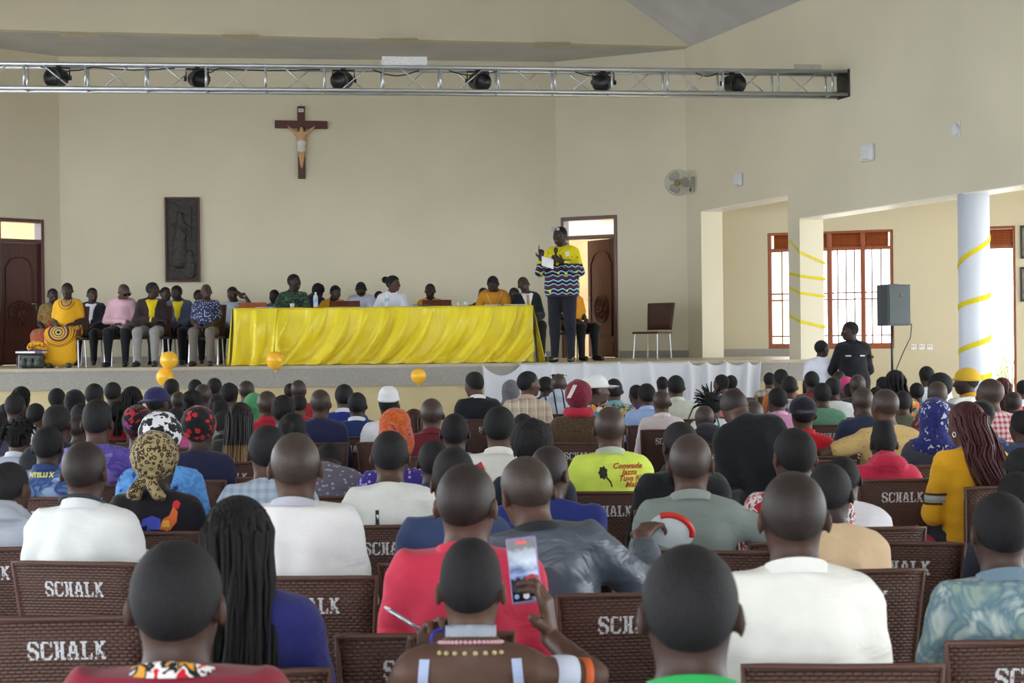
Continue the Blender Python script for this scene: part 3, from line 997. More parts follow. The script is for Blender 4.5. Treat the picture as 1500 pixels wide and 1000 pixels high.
def text_mb(body_, size, x=0, z=0, shear=0.0, mirror=False, align='CENTER', bold=0.0):
    """filled letters as flat geometry in the x, z plane"""
    cu = bpy.data.curves.new('letters', 'FONT'); cu.body = body_; cu.size = size; cu.align_x = align; cu.shear = shear; cu.offset = bold
    cu.resolution_u = 2
    o = bpy.data.objects.new('letters', cu); C.objects.link(o)
    dg = bpy.context.evaluated_depsgraph_get(); me = bpy.data.meshes.new_from_object(o.evaluated_get(dg))
    bpy.data.objects.remove(o); bpy.data.curves.remove(cu)
    mb = MB(); s = -1 if mirror else 1
    mb.add([(s * v.co.x + x, 0, v.co.y + z) for v in me.vertices], [tuple(p.vertices) if not mirror else tuple(p.vertices)[::-1] for p in me.polygons])
    bpy.data.meshes.remove(me)
    return mb
# ---------------------------------------------------------------- the hall
CREAM = plain('wall_paint', '#d3ccb6', .7, var=.025, vs=.6)
CREAM2 = plain('aisle_paint', '#c6bda4', .7, var=.02, vs=.6)
CEIL = plain('ceiling_board', '#c2c1c2', .75, var=.04, vs=1.2)
WHITE = plain('white_paint', '#e6e6e4', .5, var=.02)
BROWN = wood('red_brown_wood', '#3a160d', '#5a2415', .35)
BROWNL = wood('orange_brown_wood', '#7a3a1c', '#9a5026', .4)  # orange-brown wood of the window, garden door and one name board
GLASSM, _nt, _b = nodes_of('window_glass')
_t = _nt.nodes.new('ShaderNodeBsdfTransparent'); _g = _nt.nodes.new('ShaderNodeBsdfGlossy'); _g.inputs['Roughness'].default_value = .02
_m = _nt.nodes.new('ShaderNodeMixShader'); _m.inputs[0].default_value = .07
_nt.links.new(_t.outputs[0], _m.inputs[1]); _nt.links.new(_g.outputs[0], _m.inputs[2])
_nt.links.new(_m.outputs[0], _nt.nodes['Material Output'].inputs['Surface'])

def granite():
    m, nt, b = nodes_of('granite')
    v = coords(nt); f = noise(nt, v, 85, 4, .7); g = noise(nt, v, 2.2, 2)
    c = ramp(nt, f, [(.32, lin('#807d77')), (.5, lin('#97938c')), (.68, lin('#b0aca4'))])
    nt.links.new(mix(nt, mth(nt, 'MULTIPLY', g, .3), c, lin('#8a8780')), b.inputs['Base Color'])
    b.inputs['Roughness'].default_value = .45
    return m
GRANITE = granite()

STAGE_Z = 1.285
SOFFIT = 6.15
B1 = G(88, 92.7, 300); B0a = G(0, 95.5, 300); B0 = B1 + (B0a - B1) * 4.0
B2 = G(815, 89.1, 300); B3 = G(1006, 92.8, 300)
R1 = G(1155, 106.0, 290)
RD = (R1 - B3).normalized(); RN = Vector((-RD.y, RD.x))        # RN points out of the hall, to the aisle
if RN.x < 0: RN = -RN

def on_line(A, B, u, v):
    """(distance along A->B, point) where the ray of pixel (u, v) meets the upright plane through A and B"""
    d = ray(u, v); D = (B - A).normalized(); n = Vector((-D.y, D.x))
    t = A.dot(n) / (d.x * n.x + d.y * n.y)
    p = Vector((0, 0, CAM_Z)) + d * t
    return (Vector((p.x, p.y)) - A).dot(D), p

def wall(name, A, B, z0, z1, th, openings=(), mat=None, away=True, kind='structure'):
    """an upright wall from A to B; its thickness goes away from the camera; openings are (t0, t1, za, zb)"""
    D = (B - A); L = D.length; D = D / L; n = Vector((-D.y, D.x))
    if n.y < 0: n = -n
    if not away: n = -n
    mb = MB()
    def blk(a, b, za, zb):
        if b - a < 1e-4 or zb - za < 1e-4: return
        p = [A + D * a, A + D * b, A + D * b + n * th, A + D * a + n * th]
        if (p[1] - p[0]).x * (p[2] - p[1]).y - (p[1] - p[0]).y * (p[2] - p[1]).x < 0: p = p[::-1]
        mb.prism(p, za, zb)
    t = 0
    for a, b, za, zb in sorted(openings):
        blk(t, a, z0, z1); blk(a, b, z0, za); blk(a, b, zb, z1); t = b
    blk(t, L, z0, z1)
    return tag(mb.build(name, mat or CREAM), kind=kind)

tag(MB().prism([K0 + RN * .2, B3 + RN * .4 + RD * (t_p1 + .3), B3 + RN * .4 + RD * 34, KE + Vector((0, -30)), KE], .0, .01).build('floor_aisle', plain('aisle_tile', '#cfc8ba', .3, var=.03)), kind='structure') if False else None
tag(MB().box((2, 12, -.1), (44, 62, .2)).build('floor', plain('hall_floor', '#8d8880', .35, var=.05)), kind='structure')

# back wall of the stage: three facets, two doors
dl0, pl0 = on_line(B1, B0, 65, 430); dl1, _p = on_line(B1, B0, -3, 430)
zl = on_line(B1, B0, 40, 320.5)[1].z
dr0, pr0 = on_line(B2, B3, 823, 430); dr1, pr1 = on_line(B2, B3, 905, 430)
zr = on_line(B2, B3, 863, 316.5)[1].z
wall('wall_back_left', B1, B0, 0, SOFFIT + .3, .22, [(dl0, dl1, STAGE_Z, zl)])
wall('wall_back', B1, B2, 0, SOFFIT + .3, .22)
wall('wall_back_right', B2, B3, 0, SOFFIT + .3, .22, [(dr0, dr1, STAGE_Z, zr)])

# the stage: block, granite edge band, floor finish
EL = G(0, 111.0, 541); ER = G(1180, 108.0, 526)
ED = (ER - EL).normalized(); EN = Vector((-ED.y, ED.x))
EL2 = EL - ED * 8
K0 = G(1050, 91.6, 430); K1 = G(1310, 95.0, 430); KD = (K1 - K0).normalized()
SR = K0 + KD * on_line(K0, K1, 1182, 500)[0]
poly = [EL2, ER, SR + Vector((0, .1)), Vector((SR.x, 33)), Vector((EL2.x, 33))]
tag(MB().prism(poly, 0, STAGE_Z - .04).build('stage', plain('stage_front_paint', '#c6b58c', .65, var=.04)), kind='structure')
tag(MB().prism([EL2 - EN * .06, ER - EN * .06 + ED * .04, SR + Vector((.04, .1)), Vector((SR.x, 33)), Vector((EL2.x, 33))], STAGE_Z - .04, STAGE_Z)
    .build('floor_stage', plain('stage_tile', '#b3a894', .4, var=.05, vs=5)), kind='structure')
tag(MB().prism([EL2 - EN * .045, ER - EN * .045 + ED * .03, ER + ED * .03, EL2], STAGE_Z - .285, STAGE_Z - .04).build('trim_1', GRANITE), kind='structure')
tag(MB().prism([ER - EN * .045, ER - EN * .045 + ED * .03, SR + Vector((.03, .1)), SR + Vector((0, .1))], STAGE_Z - .285, STAGE_Z - .04).build('trim_2', GRANITE), kind='structure')

def skirting(name, A, B, a, b, hgt=.11, z=STAGE_Z):
    D = (B - A).normalized(); n = Vector((-D.y, D.x))
    if n.y < 0: n = -n
    p = [A + D * a - n * .02, A + D * b - n * .02, A + D * b, A + D * a]
    if (p[1] - p[0]).x * (p[2] - p[1]).y - (p[1] - p[0]).y * (p[2] - p[1]).x < 0: p = p[::-1]
    tag(MB().prism(p, z, z + hgt).build(name, GRANITE), kind='structure')
skirting('baseboard_back', B1, B2, 0, (B2 - B1).length)
skirting('baseboard_back_left', B1, B0, 0, dl0 - .03)
skirting('baseboard_back_right', B2, B3, dr1 + .03, (B3 - B2).length)

# right wall of the hall: upper wall over two openings, pilaster, pillar
tR = lambda u, v: on_line(B3, R1, u, v)
t_pil = tR(1028, 420)[0]; t_p0 = tR(1155, 400)[0]; t_p1 = tR(1172, 400)[0]
zA = tR(1140, 288)[1].z; zB = tR(1402, 284)[1].z
t_end = tR(1500, 300)[0] + 7.5
def rwall(name, a, b, z0, z1, mat=CREAM):
    p = [B3 + RD * a, B3 + RD * b, B3 + RD * b + RN * .36, B3 + RD * a + RN * .36]
    if (p[1] - p[0]).x * (p[2] - p[1]).y - (p[1] - p[0]).y * (p[2] - p[1]).x < 0: p = p[::-1]
    return tag(MB().prism(p, z0, z1).build(name, mat), kind='structure')
rwall('wall_right_upper', 0, t_p1, zA, 8.2)
rwall('wall_right', t_p1, t_end, zB, 8.2)
rwall('pilaster', 0, t_pil, 0, zA)
def soffit_bounce_board(name, a, b, z):
    p = [B3 + RD * a + RN * .01, B3 + RD * b + RN * .01, B3 + RD * b + RN * .37, B3 + RD * a + RN * .37]
    if (p[1] - p[0]).x * (p[2] - p[1]).y - (p[1] - p[0]).y * (p[2] - p[1]).x < 0: p = p[::-1]
    tag(MB().prism(p, z - .012, z).build(name, plain('soffit_bounce_white', '#f4f3ee', .35, var=.01)), kind='structure')
soffit_bounce_board('trim_11', t_pil, t_p0, zA); soffit_bounce_board('trim_12', t_p1, t_end, zB)  # boards added under the beams; their white stands in for bounced light
rwall('pillar', t_p0, t_p1, 0, zA)
colp = None
_t, _p = on_line(B3 + RN * .18, R1 + RN * .18, 1427, 400)
colp = B3 + RN * .18 + RD * _t
COL_R = .178
tag(MB().lathe([(COL_R, 0), (COL_R, zB)], (colp.x, colp.y, 0), 40).build('column', plain('column_paint', '#ccd3e0', .45, var=.015), smooth=False), kind='structure')
for _pp in bpy.data.objects['column'].data.polygons: _pp.use_smooth = len(_pp.vertices) == 4

# outer wall of the aisle: window, garden door
KE = K0 + KD * 12
w0, _p = on_line(K0, K1, 1125, 430); w1, _p = on_line(K0, K1, 1309, 430)
wz1 = on_line(K0, K1, 1218, 338.5)[1].z; wz0 = on_line(K0, K1, 1218, 511)[1].z
g0, _p = on_line(K0, K1, 1443, 430); g1, _p = on_line(K0, K1, 1488, 430)
gz1 = on_line(K0, K1, 1465, 331)[1].z
wall('wall_aisle', K0 - KD * .02, KE, 0, 4.6, .22, [(w0 + .02, w1 + .02, wz0, wz1), (g0 + .02, g1 + .02, 0, gz1)], CREAM2)
PILB = B3 + RD * t_pil + RN * .36
wall('wall_aisle_return', PILB - RD * .25, K0 + Vector((0, .1)), 0, 4.6, .1, (), CREAM2)
skirting('baseboard_aisle', K0, K1, 0, on_line(K0, K1, 1182, 500)[0], .12)
_q = B3 + RD * t_end
tag(MB().prism([B3 + RN * .3, B3 + RD * t_end + RN * .3, KE + Vector((0, -6)), KE + Vector((0, .3)), K0 + Vector((-.3, .3))], 4.3, 4.45).build('ceiling_aisle', WHITE), kind='structure')

# header over the stage, soffit of the recess, sloping hall ceiling
HL = G(0, 101.6, 43); HR = G(1011, 93.6, 66); HL2 = HL + (HL - HR) * .25
HD = (HR - HL).normalized()
hx = G(918, 94.4, 0); hz = P(918, 0, F / 94.4).z
mb = MB()
n2 = Vector((-HD.y, HD.x)) * .2
slope = (hz - SOFFIT) / (HR - hx).length
def hp(d):    # header outline seen from the hall
    return HR - HD * d
ln = (HR - HL2).length; dz = [(0, SOFFIT), (ln, SOFFIT), (ln, SOFFIT + 5.4), (5.4 / slope, SOFFIT + 5.4)]
vs = [(*hp(d), z) for d, z in dz] + [(*(hp(d) + n2), z) for d, z in dz]
mb.add(vs, [(0, 3, 2, 1), (4, 5, 6, 7), (0, 1, 5, 4), (1, 2, 6, 5), (2, 3, 7, 6), (3, 0, 4, 7)])
tag(mb.build('wall_header', CREAM), kind='structure')
tag(MB().prism([HL2 + n2 * 1.0, HR + n2 * 1.0, B3 + Vector((.3, .2)), B2 + Vector((0, .4)), B1 + Vector((0, .4)), B0 + Vector((-.2, .4))], SOFFIT, SOFFIT + .12).build('ceiling_stage', CEIL), kind='structure')
c0 = HR + RD * -.1; c1 = B3 + RD * 34
up = Vector((-HD.x, -HD.y))
def roof(name, pa, pb, za, zb):
    """a sloping slab between two eaves lines"""
    vs = []
    for p, q in zip(pa, pb):
        vs += [(p.x, p.y, za), (q.x, q.y, zb), (p.x, p.y, za + .12), (q.x, q.y, zb + .12)]
    return tag(MB().add(vs, [(0, 1, 5, 4), (2, 6, 7, 3), (0, 4, 6, 2), (1, 3, 7, 5), (0, 2, 3, 1), (4, 5, 7, 6)]).build(name, CEIL), kind='structure')
RIDGE = 6.2
roof('ceiling', (c0, c1), (c0 + up * RIDGE, c1 + up * (RIDGE + 3)), SOFFIT, SOFFIT + RIDGE * slope)
LW0 = Vector((HL2.x - 1.2, HL2.y + .6)); LW1 = Vector((-14.5, -6.5))
roof('ceiling_left', (LW0, LW1), (c0 + up * RIDGE, c1 + up * (RIDGE + 3)), SOFFIT, SOFFIT + RIDGE * slope)
# the side of the hall opposite the aisle: piers with tall openings; pierced rear wall; both unseen, openings sized to light the hall
wl = (LW1 - LW0).length
ops = []
nb_ = 7
for i in range(nb_): ops.append((wl * (i + .10) / nb_, wl * (i + .90) / nb_, .5, 4.6))
wall('wall_left', LW0, LW1, 0, SOFFIT + .3, .25, ops, away=False)
wall('wall_rear', LW1, Vector((c1.x + 3, LW1.y)), 0, 11, .25, [(1.5, 8.5, .4, 4.9), (10.5, 17.5, .4, 4.9)], away=False)
rwall('wall_right_front', t_end, 34, zB, 8.2)
# pale cream patches on the stage soffit
PATCH = plain('soffit_patch', '#c9c3ac', .75)
for i, (u0, u1, v) in enumerate(((88, 145, 50), (325, 380, 53.5), (556, 612, 58.5), (782, 836, 64.5))):
    q = []
    for u, vv in ((u0, v - 4), (u1, v - 3.6), (u1, v + 5), (u0, v + 4.6)):
        d = ray(u, vv); t = (SOFFIT - .004 - CAM_Z) / d.z; q.append((Vector((0, 0, CAM_Z)) + d * t).xy)
    if (q[1] - q[0]).x * (q[2] - q[1]).y - (q[1] - q[0]).y * (q[2] - q[1]).x < 0: q = q[::-1]
    tag(MB().prism(q, SOFFIT - .012, SOFFIT).build('trim_%d' % (i + 3), PATCH), kind='structure')
# back room behind the doors
tag(MB().box((-3, 31.6, 3.0), (16, .2, 3.6)).box((-3, 30, 4.35), (16, 3.4, .1)).build('wall_corridor', plain('corridor_paint', '#d9c6a2', .7)), kind='structure')
for x in (-7.8, 1.6):
    ld = bpy.data.lights.new('corridor_fill_light', 'POINT'); ld.energy = 5; ld.color = (1, .86, .7); ld.shadow_soft_size = .15  # unseen fill lights added to brighten the room behind the doors
    o = bpy.data.objects.new('corridor_fill_light', ld); C.objects.link(o); o.location = (x, 30.3, 3.9)

# ---------------------------------------------------------------- doors
def frame_of(A, B, t, z):
    """matrix at distance t along the wall A->B: x to the right as seen from the hall, y away from the hall, z up"""
    D = (B - A).normalized(); p = A + D * t
    if D.x < 0: D = -D
    n = Vector((-D.y, D.x))
    if n.y < 0: n = -n
    return Matrix(((D.x, n.x, 0, p.x), (D.y, n.y, 0, p.y), (0, 0, 1, z), (0, 0, 0, 1)))

def make_door(name, A, B, tm, w, zt, ztr, ang, hinge, label):
    r = empty(name, (0, 0, 0)); r['kind'] = 'structure'
    r.matrix_world = frame_of(A, B, tm, STAGE_Z)
    H = zt - STAGE_Z; Ht = ztr - STAGE_Z; j = .055
    for sx in (-1, 1): MB().bbox((sx * (w / 2 - j / 2), .08, H / 2), (j, .2, H), .006).build('jamb', BROWN, r)
    MB().bbox((0, .08, H - j / 2), (w - 2 * j, .2, j), .006).build('head_rail', BROWN, r)
    MB().bbox((0, .08, Ht), (w - 2 * j, .2, j), .006).build('transom_rail', BROWN, r)
    MB().box((0, .08, (H + Ht) / 2), (w - 2 * j, .006, H - Ht - 1.5 * j)).build('transom_pane', GLASSM, r)
    leaf = bpy.data.objects.new('leaf', None); C.objects.link(leaf); leaf.parent = r
    lw = w - 2 * j - .01; lh = Ht - j / 2 - .012
    leaf.location = (hinge * lw / 2, .08, .008); leaf.rotation_euler = (0, 0, R(ang))
    DW = wood('door_wood_' + name, '#3d170d', '#5a2416', .45)
    cx = -hinge * lw / 2
    MB().bbox((cx, 0, lh / 2), (lw, .045, lh), .004).build('slab', DW, leaf)
    a = lw / 2 - .11
    arch = [(cx - a, -.03, lh * .18), (cx - a, -.03, lh * .80)]
    for i in range(9):
        q = PI - PI * i / 8
        arch.append((cx + a * .8 * math.cos(q), -.03, lh * .83 + a * .42 * math.sin(q)))
    arch += [(cx + a, -.03, lh * .80), (cx + a, -.03, lh * .18), (cx - a, -.03, lh * .18)]
    MB().tube(arch, .013, 6, False).build('moulding', DW, leaf, True)
    MB().bbox((cx, -.024, lh * .075), (lw - .16, .012, lh * .11), .004).build('bottom_panel', DW, leaf)
    mb = MB(); rr = min(.23, a * .92); zc = lh * .41
    Mx = Euler((R(90), 0, 0)).to_matrix()
    for q in (rr, rr * .8):
        pts = [(cx + q * math.cos(2 * PI * i / 24), -.03, zc + q * math.sin(2 * PI * i / 24)) for i in range(25)]
        mb.tube(pts, .011, 6, False)
    mb.lathe([(rr * .2, 0), (rr * .17, .022), (0, .03)], (cx, -.022, zc), 12, Mx)
    for i in range(12):
        q = 2 * PI * i / 12
        mb.tube([(cx + rr * .25 * math.cos(q), -.026, zc + rr * .25 * math.sin(q)), (cx + rr * .5 * math.cos(q), -.034, zc + rr * .5 * math.sin(q)), (cx + rr * .72 * math.cos(q), -.026, zc + rr * .72 * math.sin(q))],
                [.008, rr * .1, .008], 6)
    mb.build('medallion', DW, leaf, True)
    hx_ = -hinge * (lw - .06)
    MB().bbox((hx_, -.028, lh * .47), (.035, .012, .2), .004).tube([(hx_, -.03, lh * .5), (hx_, -.07, lh * .5), (hx_ + hinge * .1, -.07, lh * .5)], .009, 8).build(
        'handle', plain('steel', '#b9b6ae', .3, .9), leaf, True)
    return r
ztl = on_line(B1, B0, 40, 353)[1].z; ztr_ = on_line(B2, B3, 863, 347)[1].z
make_door('door_1', B1, B0, (dl0 + dl1) / 2, dl1 - dl0, zl, ztl, 0, -1, '')
make_door('door_2', B2, B3, (dr0 + dr1) / 2, dr1 - dr0, zr, ztr_, -34, 1, '')

# ---------------------------------------------------------------- window and garden door of the aisle
def louvre(parent, x0, x1, z0, z1, n, name='slat'):
    me = MB().bbox((0, 0, 0), (x1 - x0, .012, (z1 - z0) / n * 1.45), .003, M=Euler((R(-32), 0, 0)).to_matrix()).mesh(name, BROWNL)
    for i in range(n):
        o = link(name, me, parent); o.location = ((x0 + x1) / 2, .06, z0 + (z1 - z0) * (i + .5) / n)
wm = (w0 + w1) / 2; ww = w1 - w0; wh = wz1 - wz0
win = empty('window_1', (0, 0, 0)); win['kind'] = 'structure'; win.matrix_world = frame_of(K0, K1, wm, wz0)
BAR = plain('window_bar', '#6b3a22', .45)
xm = on_line(K0, K1, 1264, 430)[0] - wm; xl = on_line(K0, K1, 1215, 430)[0] - wm; xl2 = on_line(K0, K1, 1161, 430)[0] - wm
zt = wh * .85
for x, wd in ((-ww / 2 + .03, .06), (ww / 2 - .03, .05), (xm, .07), (xl, .08), (xl2, .06)):
    MB().bbox((x, .07, wh / 2), (wd, .12, wh), .006).build('post', BROWNL, win)
MB().bbox((0, .07, .045), (ww, .13, .09), .006).build('bottom_rail', BROWNL, win)
MB().bbox((0, .07, wh - .02), (ww, .13, .04), .006).build('top_rail', BROWNL, win)
MB().bbox((0, .07, zt), (ww, .13, .05), .006).build('transom_rail', BROWNL, win)
xs_ = [-ww / 2 + .06, xl2, xl, xm, ww / 2 - .05]
for a, b in zip(xs_, xs_[1:]):
    louvre(win, a + .03, b - .03, zt + .03, wh - .04, 5)
    MB().box(((a + b) / 2, .11, (zt + .09) / 2), (b - a, .005, zt - .1)).build('pane', GLASSM, win)
    nb = max(2, round((b - a) / .135))
    for i in range(1, nb):
        x = a + (b - a) * i / nb
        MB().tube([(x, .02, .06), (x, .02, zt)], .012, 6).build('bar', BAR, win)
for z in (wh * .085 + .05, wh * .42, wh * .475):
    MB().tube([(-ww / 2, .03, z), (ww / 2, .03, z)], .012, 6).build('bar', BAR, win)
gd = empty('door_3', (0, 0, 0)); gd['kind'] = 'structure'; gd.matrix_world = frame_of(K0, K1, (g0 + g1) / 2, 0)
gw = g1 - g0; zsh = on_line(K0, K1, 1465, 361)[1].z
for sx in (-1, 1): MB().bbox((sx * (gw / 2 - .02), .1, gz1 / 2), (.04, .18, gz1), .005).build('jamb', BROWNL, gd)
MB().bbox((0, .1, gz1 - .02), (gw - .08, .18, .04), .005).build('head_rail', BROWNL, gd)
MB().bbox((0, .1, zsh), (gw - .08, .1, .05), .005).build('transom_rail', BROWNL, gd)
louvre(gd, -gw / 2 + .04, gw / 2 - .04, zsh + .03, gz1 - .05, 6)
tag(MB().prism([B3 + RD * (t_p1 + .4) + RN * .5, B3 + RD * 20 + RN * .5, KE + Vector((3, -14)), KE + Vector((0, 0)), SR + Vector((.1, -.1))][::1], 0, .012).build('floor_aisle', plain('aisle_tile', '#d4cdbf', .3, var=.03)), kind='structure')
# outside: bright sandy yard and some shrubs beyond the garden door
tag(MB().box((16, 52, -.12), (60, 50, .1)).build('ground', plain('sandy_yard', '#e3d6bd', .9, var=.06)), kind='structure')

# ---------------------------------------------------------------- yellow ribbons on the pillar and the column
RIB = cloth('#d8c726')
def ribbon(name, pts, wdt, nrm, label):
    mb = MB(); m = len(pts)
    vs = []
    for p, n in zip(pts, nrm):
        p = Vector(p); n = Vector(n)
        for dz_ in (-wdt / 2, wdt / 2):
            for dn in (.002, .008): vs.append(p + n * dn + Vector((0, 0, dz_)))
    fs = []
    for i in range(m - 1):
        a = i * 4; b = a + 4
        fs += [(a+1, b+1, b+3, a+3), (a, a+2, b+2, b), (a+2, a+3, b+3, b+2), (a, b, b+1, a+1)]
    fs += [(0, 1, 3, 2), ((m-1)*4, (m-1)*4+2, (m-1)*4+3, (m-1)*4+1)]
    return tag(mb.add(vs, fs).build(name, RIB), label, 'ribbon', 'yellow ribbons wound on the supports')
PB = B3 + RD * t_p1
for k, (va, vb, vc, w_) in enumerate(((352, 369, 386, .035), (401, 404, 409, .04), (421, 429, 434, .035), (462, 471, 479, .04))):
    pa = tR(1156.5, va)[1]; pb = tR(1171.5, vb)[1]
    e0 = PB; e1 = PB + RN * .36
    pc = on_line(e0, e1, 1209, vc)[1]
    nf = Vector((-RN.x, -RN.y, 0)); ne = Vector((RD.x, RD.y, 0)); nc = (nf + ne).normalized() * 1.2
    pb = Vector((PB.x, PB.y, pb.z))
    ribbon('ribbon', [pa, pb, pc], w_, [nf, nc, ne],
           'yellow ribbon on the cream pillar, %s' % ('topmost of its four', 'second from the top', 'third from the top', 'lowest of its four')[k])
for k, (va, vb) in enumerate(((390, 346), (450, 430), (517, 492), (562, 548))):
    pts = []; nr = []
    for i in range(13):
        q = -PI / 2 + (i / 12 - .5) * PI * 1.02 - math.atan2(colp.x, colp.y) * 1.0
        n = Vector((math.cos(q), math.sin(q), 0))
        f_ = (math.sin((i / 12 - .5) * PI) + 1) / 2
        z0 = P(1427, va, colp.y - .15).z; z1 = P(1427, vb, colp.y - .15).z
        pts.append((colp.x + n.x * COL_R, colp.y + n.y * COL_R, z0 + (z1 - z0) * (i / 12))); nr.append(n)
    ribbon('ribbon', pts, .06, nr, 'yellow ribbon on the white round column, %s' % ('topmost turn', 'second turn from the top', 'third turn from the top', 'lowest turn above the heads')[k])
# ---------------------------------------------------------------- lighting truss
ALU = plain('aluminium', '#c2c6cc', .35, .75, var=.03)
BLACK = plain('black_plastic', '#17171a', .4, var=.1)
TA = P(-60, 112 + 0, F / 121.6); 
_l = P(0, 108, F / 121.0)
_t, TBp = on_line(B3, R1, 1236, 128)
TA = Vector((_l.x, _l.y, _l.z)); TB = Vector(TBp); TB.z = (TA.z + TB.z) / 2; TA.z = TB.z
TD = (TB - TA).normalized(); TA2 = TA - TD * 1.3; TN = Vector((-TD.y, TD.x, 0))
TL = (TB - TA2).length
truss = empty('lighting_truss', (0, 0, 0), label='silver box truss spanning the hall in front of the stage', cat='truss')
hh, hw = .145, .14
def tp(d, y, z): return TA2 + TD * d + TN * y + Vector((0, 0, z))
for y in (-hw, hw):
    for z in (-hh, hh): MB().tube([tp(0, y, z), tp(TL, y, z)], .024, 10).build('chord', ALU, truss, True)
cell = 86 / 119.5
npan = int(TL / cell) + 1
d0 = TL - (npan - 1) * cell
d_ref = (P(125, 108, _l.y) - TA2).dot(TD)
d0 = d_ref % cell
i = 0
while d0 + i * cell < TL:
    d = d0 + i * cell
    for y in (-hw, hw): MB().tube([tp(d, y, -hh), tp(d, y, hh)], .016, 8).build('upright', ALU, truss, True)
    for z in (-hh, hh): MB().tube([tp(d, -hw, z), tp(d, hw, z)], .012, 6).build('cross_tube', ALU, truss, True)
    if d + cell < TL:
        a, b = d + cell * .28, d + cell * .76
        up_ = 1 if i % 2 else -1
        MB().tube([tp(a, -hw, -hh * up_), tp(b, -hw, hh * up_)], .0095, 6).build('brace', ALU, truss, True)
        MB().tube([tp(a, hw, hh * up_), tp(b, hw, -hh * up_)], .0085, 6).build('brace', ALU, truss, True)
    i += 1
tag(MB().bbox(TB - TD * .0 + Vector((0, 0, 0)), (.03, .34, .36), .01, rz=math.atan2(RD.y, RD.x) - PI / 2).build('dark_hole_plate', BLACK, truss))  # black plate standing in for the dark hole in the wall
# cable loops along the top chord
for nn, (ua, ub, sag) in enumerate(((60, 135, .05), (135, 255, .03), (275, 320, .06), (320, 470, .02), (550, 620, .07), (665, 740, .06), (860, 915, .05), (1050, 1085, .04))):
    a = (P(ua, 108, _l.y) - TA2).dot(TD); b = (P(ub, 108, _l.y) - TA2).dot(TD)
    pts = [tp(a + (b - a) * k / 8, -hw + .05, hh - .03 - sag * math.sin(PI * k / 8) + .012 * math.sin(k * 3.1)) for k in range(9)]
    tag(MB().tube(pts, .008, 5).build('cable', BLACK, None, True), 'thin black cable looping under the truss top tube, %s' % (
        'beside the first lamp', 'after the first lamp', 'at the second lamp', 'after the second lamp', 'under the perforated white tray', 'at the fourth lamp', 'at the fifth lamp', 'at the last lamp by the wall')[nn], 'cable', 'cables along the truss')
ORD = ['at the end farthest from the fan', 'second along the truss', 'third along the truss, above the crucifix', 'fourth along the truss', 'fifth along the truss', 'sixth, nearest the wall hole']
for n_, u in enumerate((85, 289, 503, 700, 884, 1073)):
    d = (P(u, 115, TA.y + (u / 1236) * (TB.y - TA.y)) - TA2).dot(TD)
    c = tp(d, .02, .0)
    L_ = empty('stage_light', c - Vector((0, 0, .16)), math.atan2(TD.y, TD.x), label='black stage spotlight inside the silver truss, ' + ORD[n_], cat='spotlight', group='spotlights in the truss')
    M_ = Euler((R(100), 0, R(20 if n_ % 2 else -25))).to_matrix()
    MB().lathe([(.0, -.13), (.06, -.13), (.10, -.09), (.112, -.02), (.112, .10), (.12, .11), (.12, .14), (.105, .14), (.10, .11), (0, .105)], (0, 0, .16), 16, M_).build('housing', BLACK, L_, True)
    MB().tube([(-.135, 0, .16), (-.135, 0, .28), (.135, 0, .28), (.135, 0, .16)], .012, 6).build('yoke', BLACK, L_)
    for sx in (-1, 1): MB().lathe([(.03, -.015), (.03, .015)], (sx * .145, 0, .16), 10, Euler((0, R(90), 0)).to_matrix()).build('knob', BLACK, L_)
    MB().bbox((0, .02, .295), (.06, .06, .05), .008).build('clamp', BLACK, L_)
tray = empty('perforated_tray', (0, 0, 0), label='white perforated metal tray lying on top of the truss', cat='tray')
a = (P(594, 108, _l.y + .4) - TA2).dot(TD)
tr_rz = math.atan2(TD.y, TD.x)
mt, nt_, b_ = nodes_of('perforated_metal')
vo_ = nt_.nodes.new('ShaderNodeTexVoronoi'); vo_.inputs['Scale'].default_value = 45; vo_.inputs['Randomness'].default_value = .15
nt_.links.new(coords(nt_), vo_.inputs['Vector'])
nt_.links.new(mix(nt_, mth(nt_, 'LESS_THAN', vo_.outputs['Distance'], .28), lin('#dfe2e6'), lin('#8f9499')), b_.inputs['Base Color'])
p_ = tp(a, 0, hh + .025)
tray.location = p_; tray.rotation_euler = (0, 0, tr_rz)
MB().bbox((0, -.12, .055), (.56, .012, .11), .003).build('front_plate', mt, tray)
MB().bbox((0, .02, .005), (.56, .26, .01), .003).build('base_plate', mt, tray)
MB().bbox((0, .15, .055), (.56, .012, .11), .003).build('rear_plate', mt, tray)
d_ = (P(1181, 108, TB.y - .1) - TA2).dot(TD)
vent = empty('grey_panel', tp(d_, 0, hh + .026), tr_rz, label='pale grey panel lying on the truss near the wall', cat='panel')
PG_ = plain('grille_grey', '#b3b0a4', .6)
MB().bbox((0, -.10, .033), (.36, .012, .066), .003).build('front_plate', PG_, vent)
MB().bbox((0, .02, .005), (.36, .24, .01), .003).build('base_plate', PG_, vent)
MB().box((.05, -.108, .033), (.012, .006, .05)).build('seam', plain('grille_slot', '#a09d92', .6), vent)

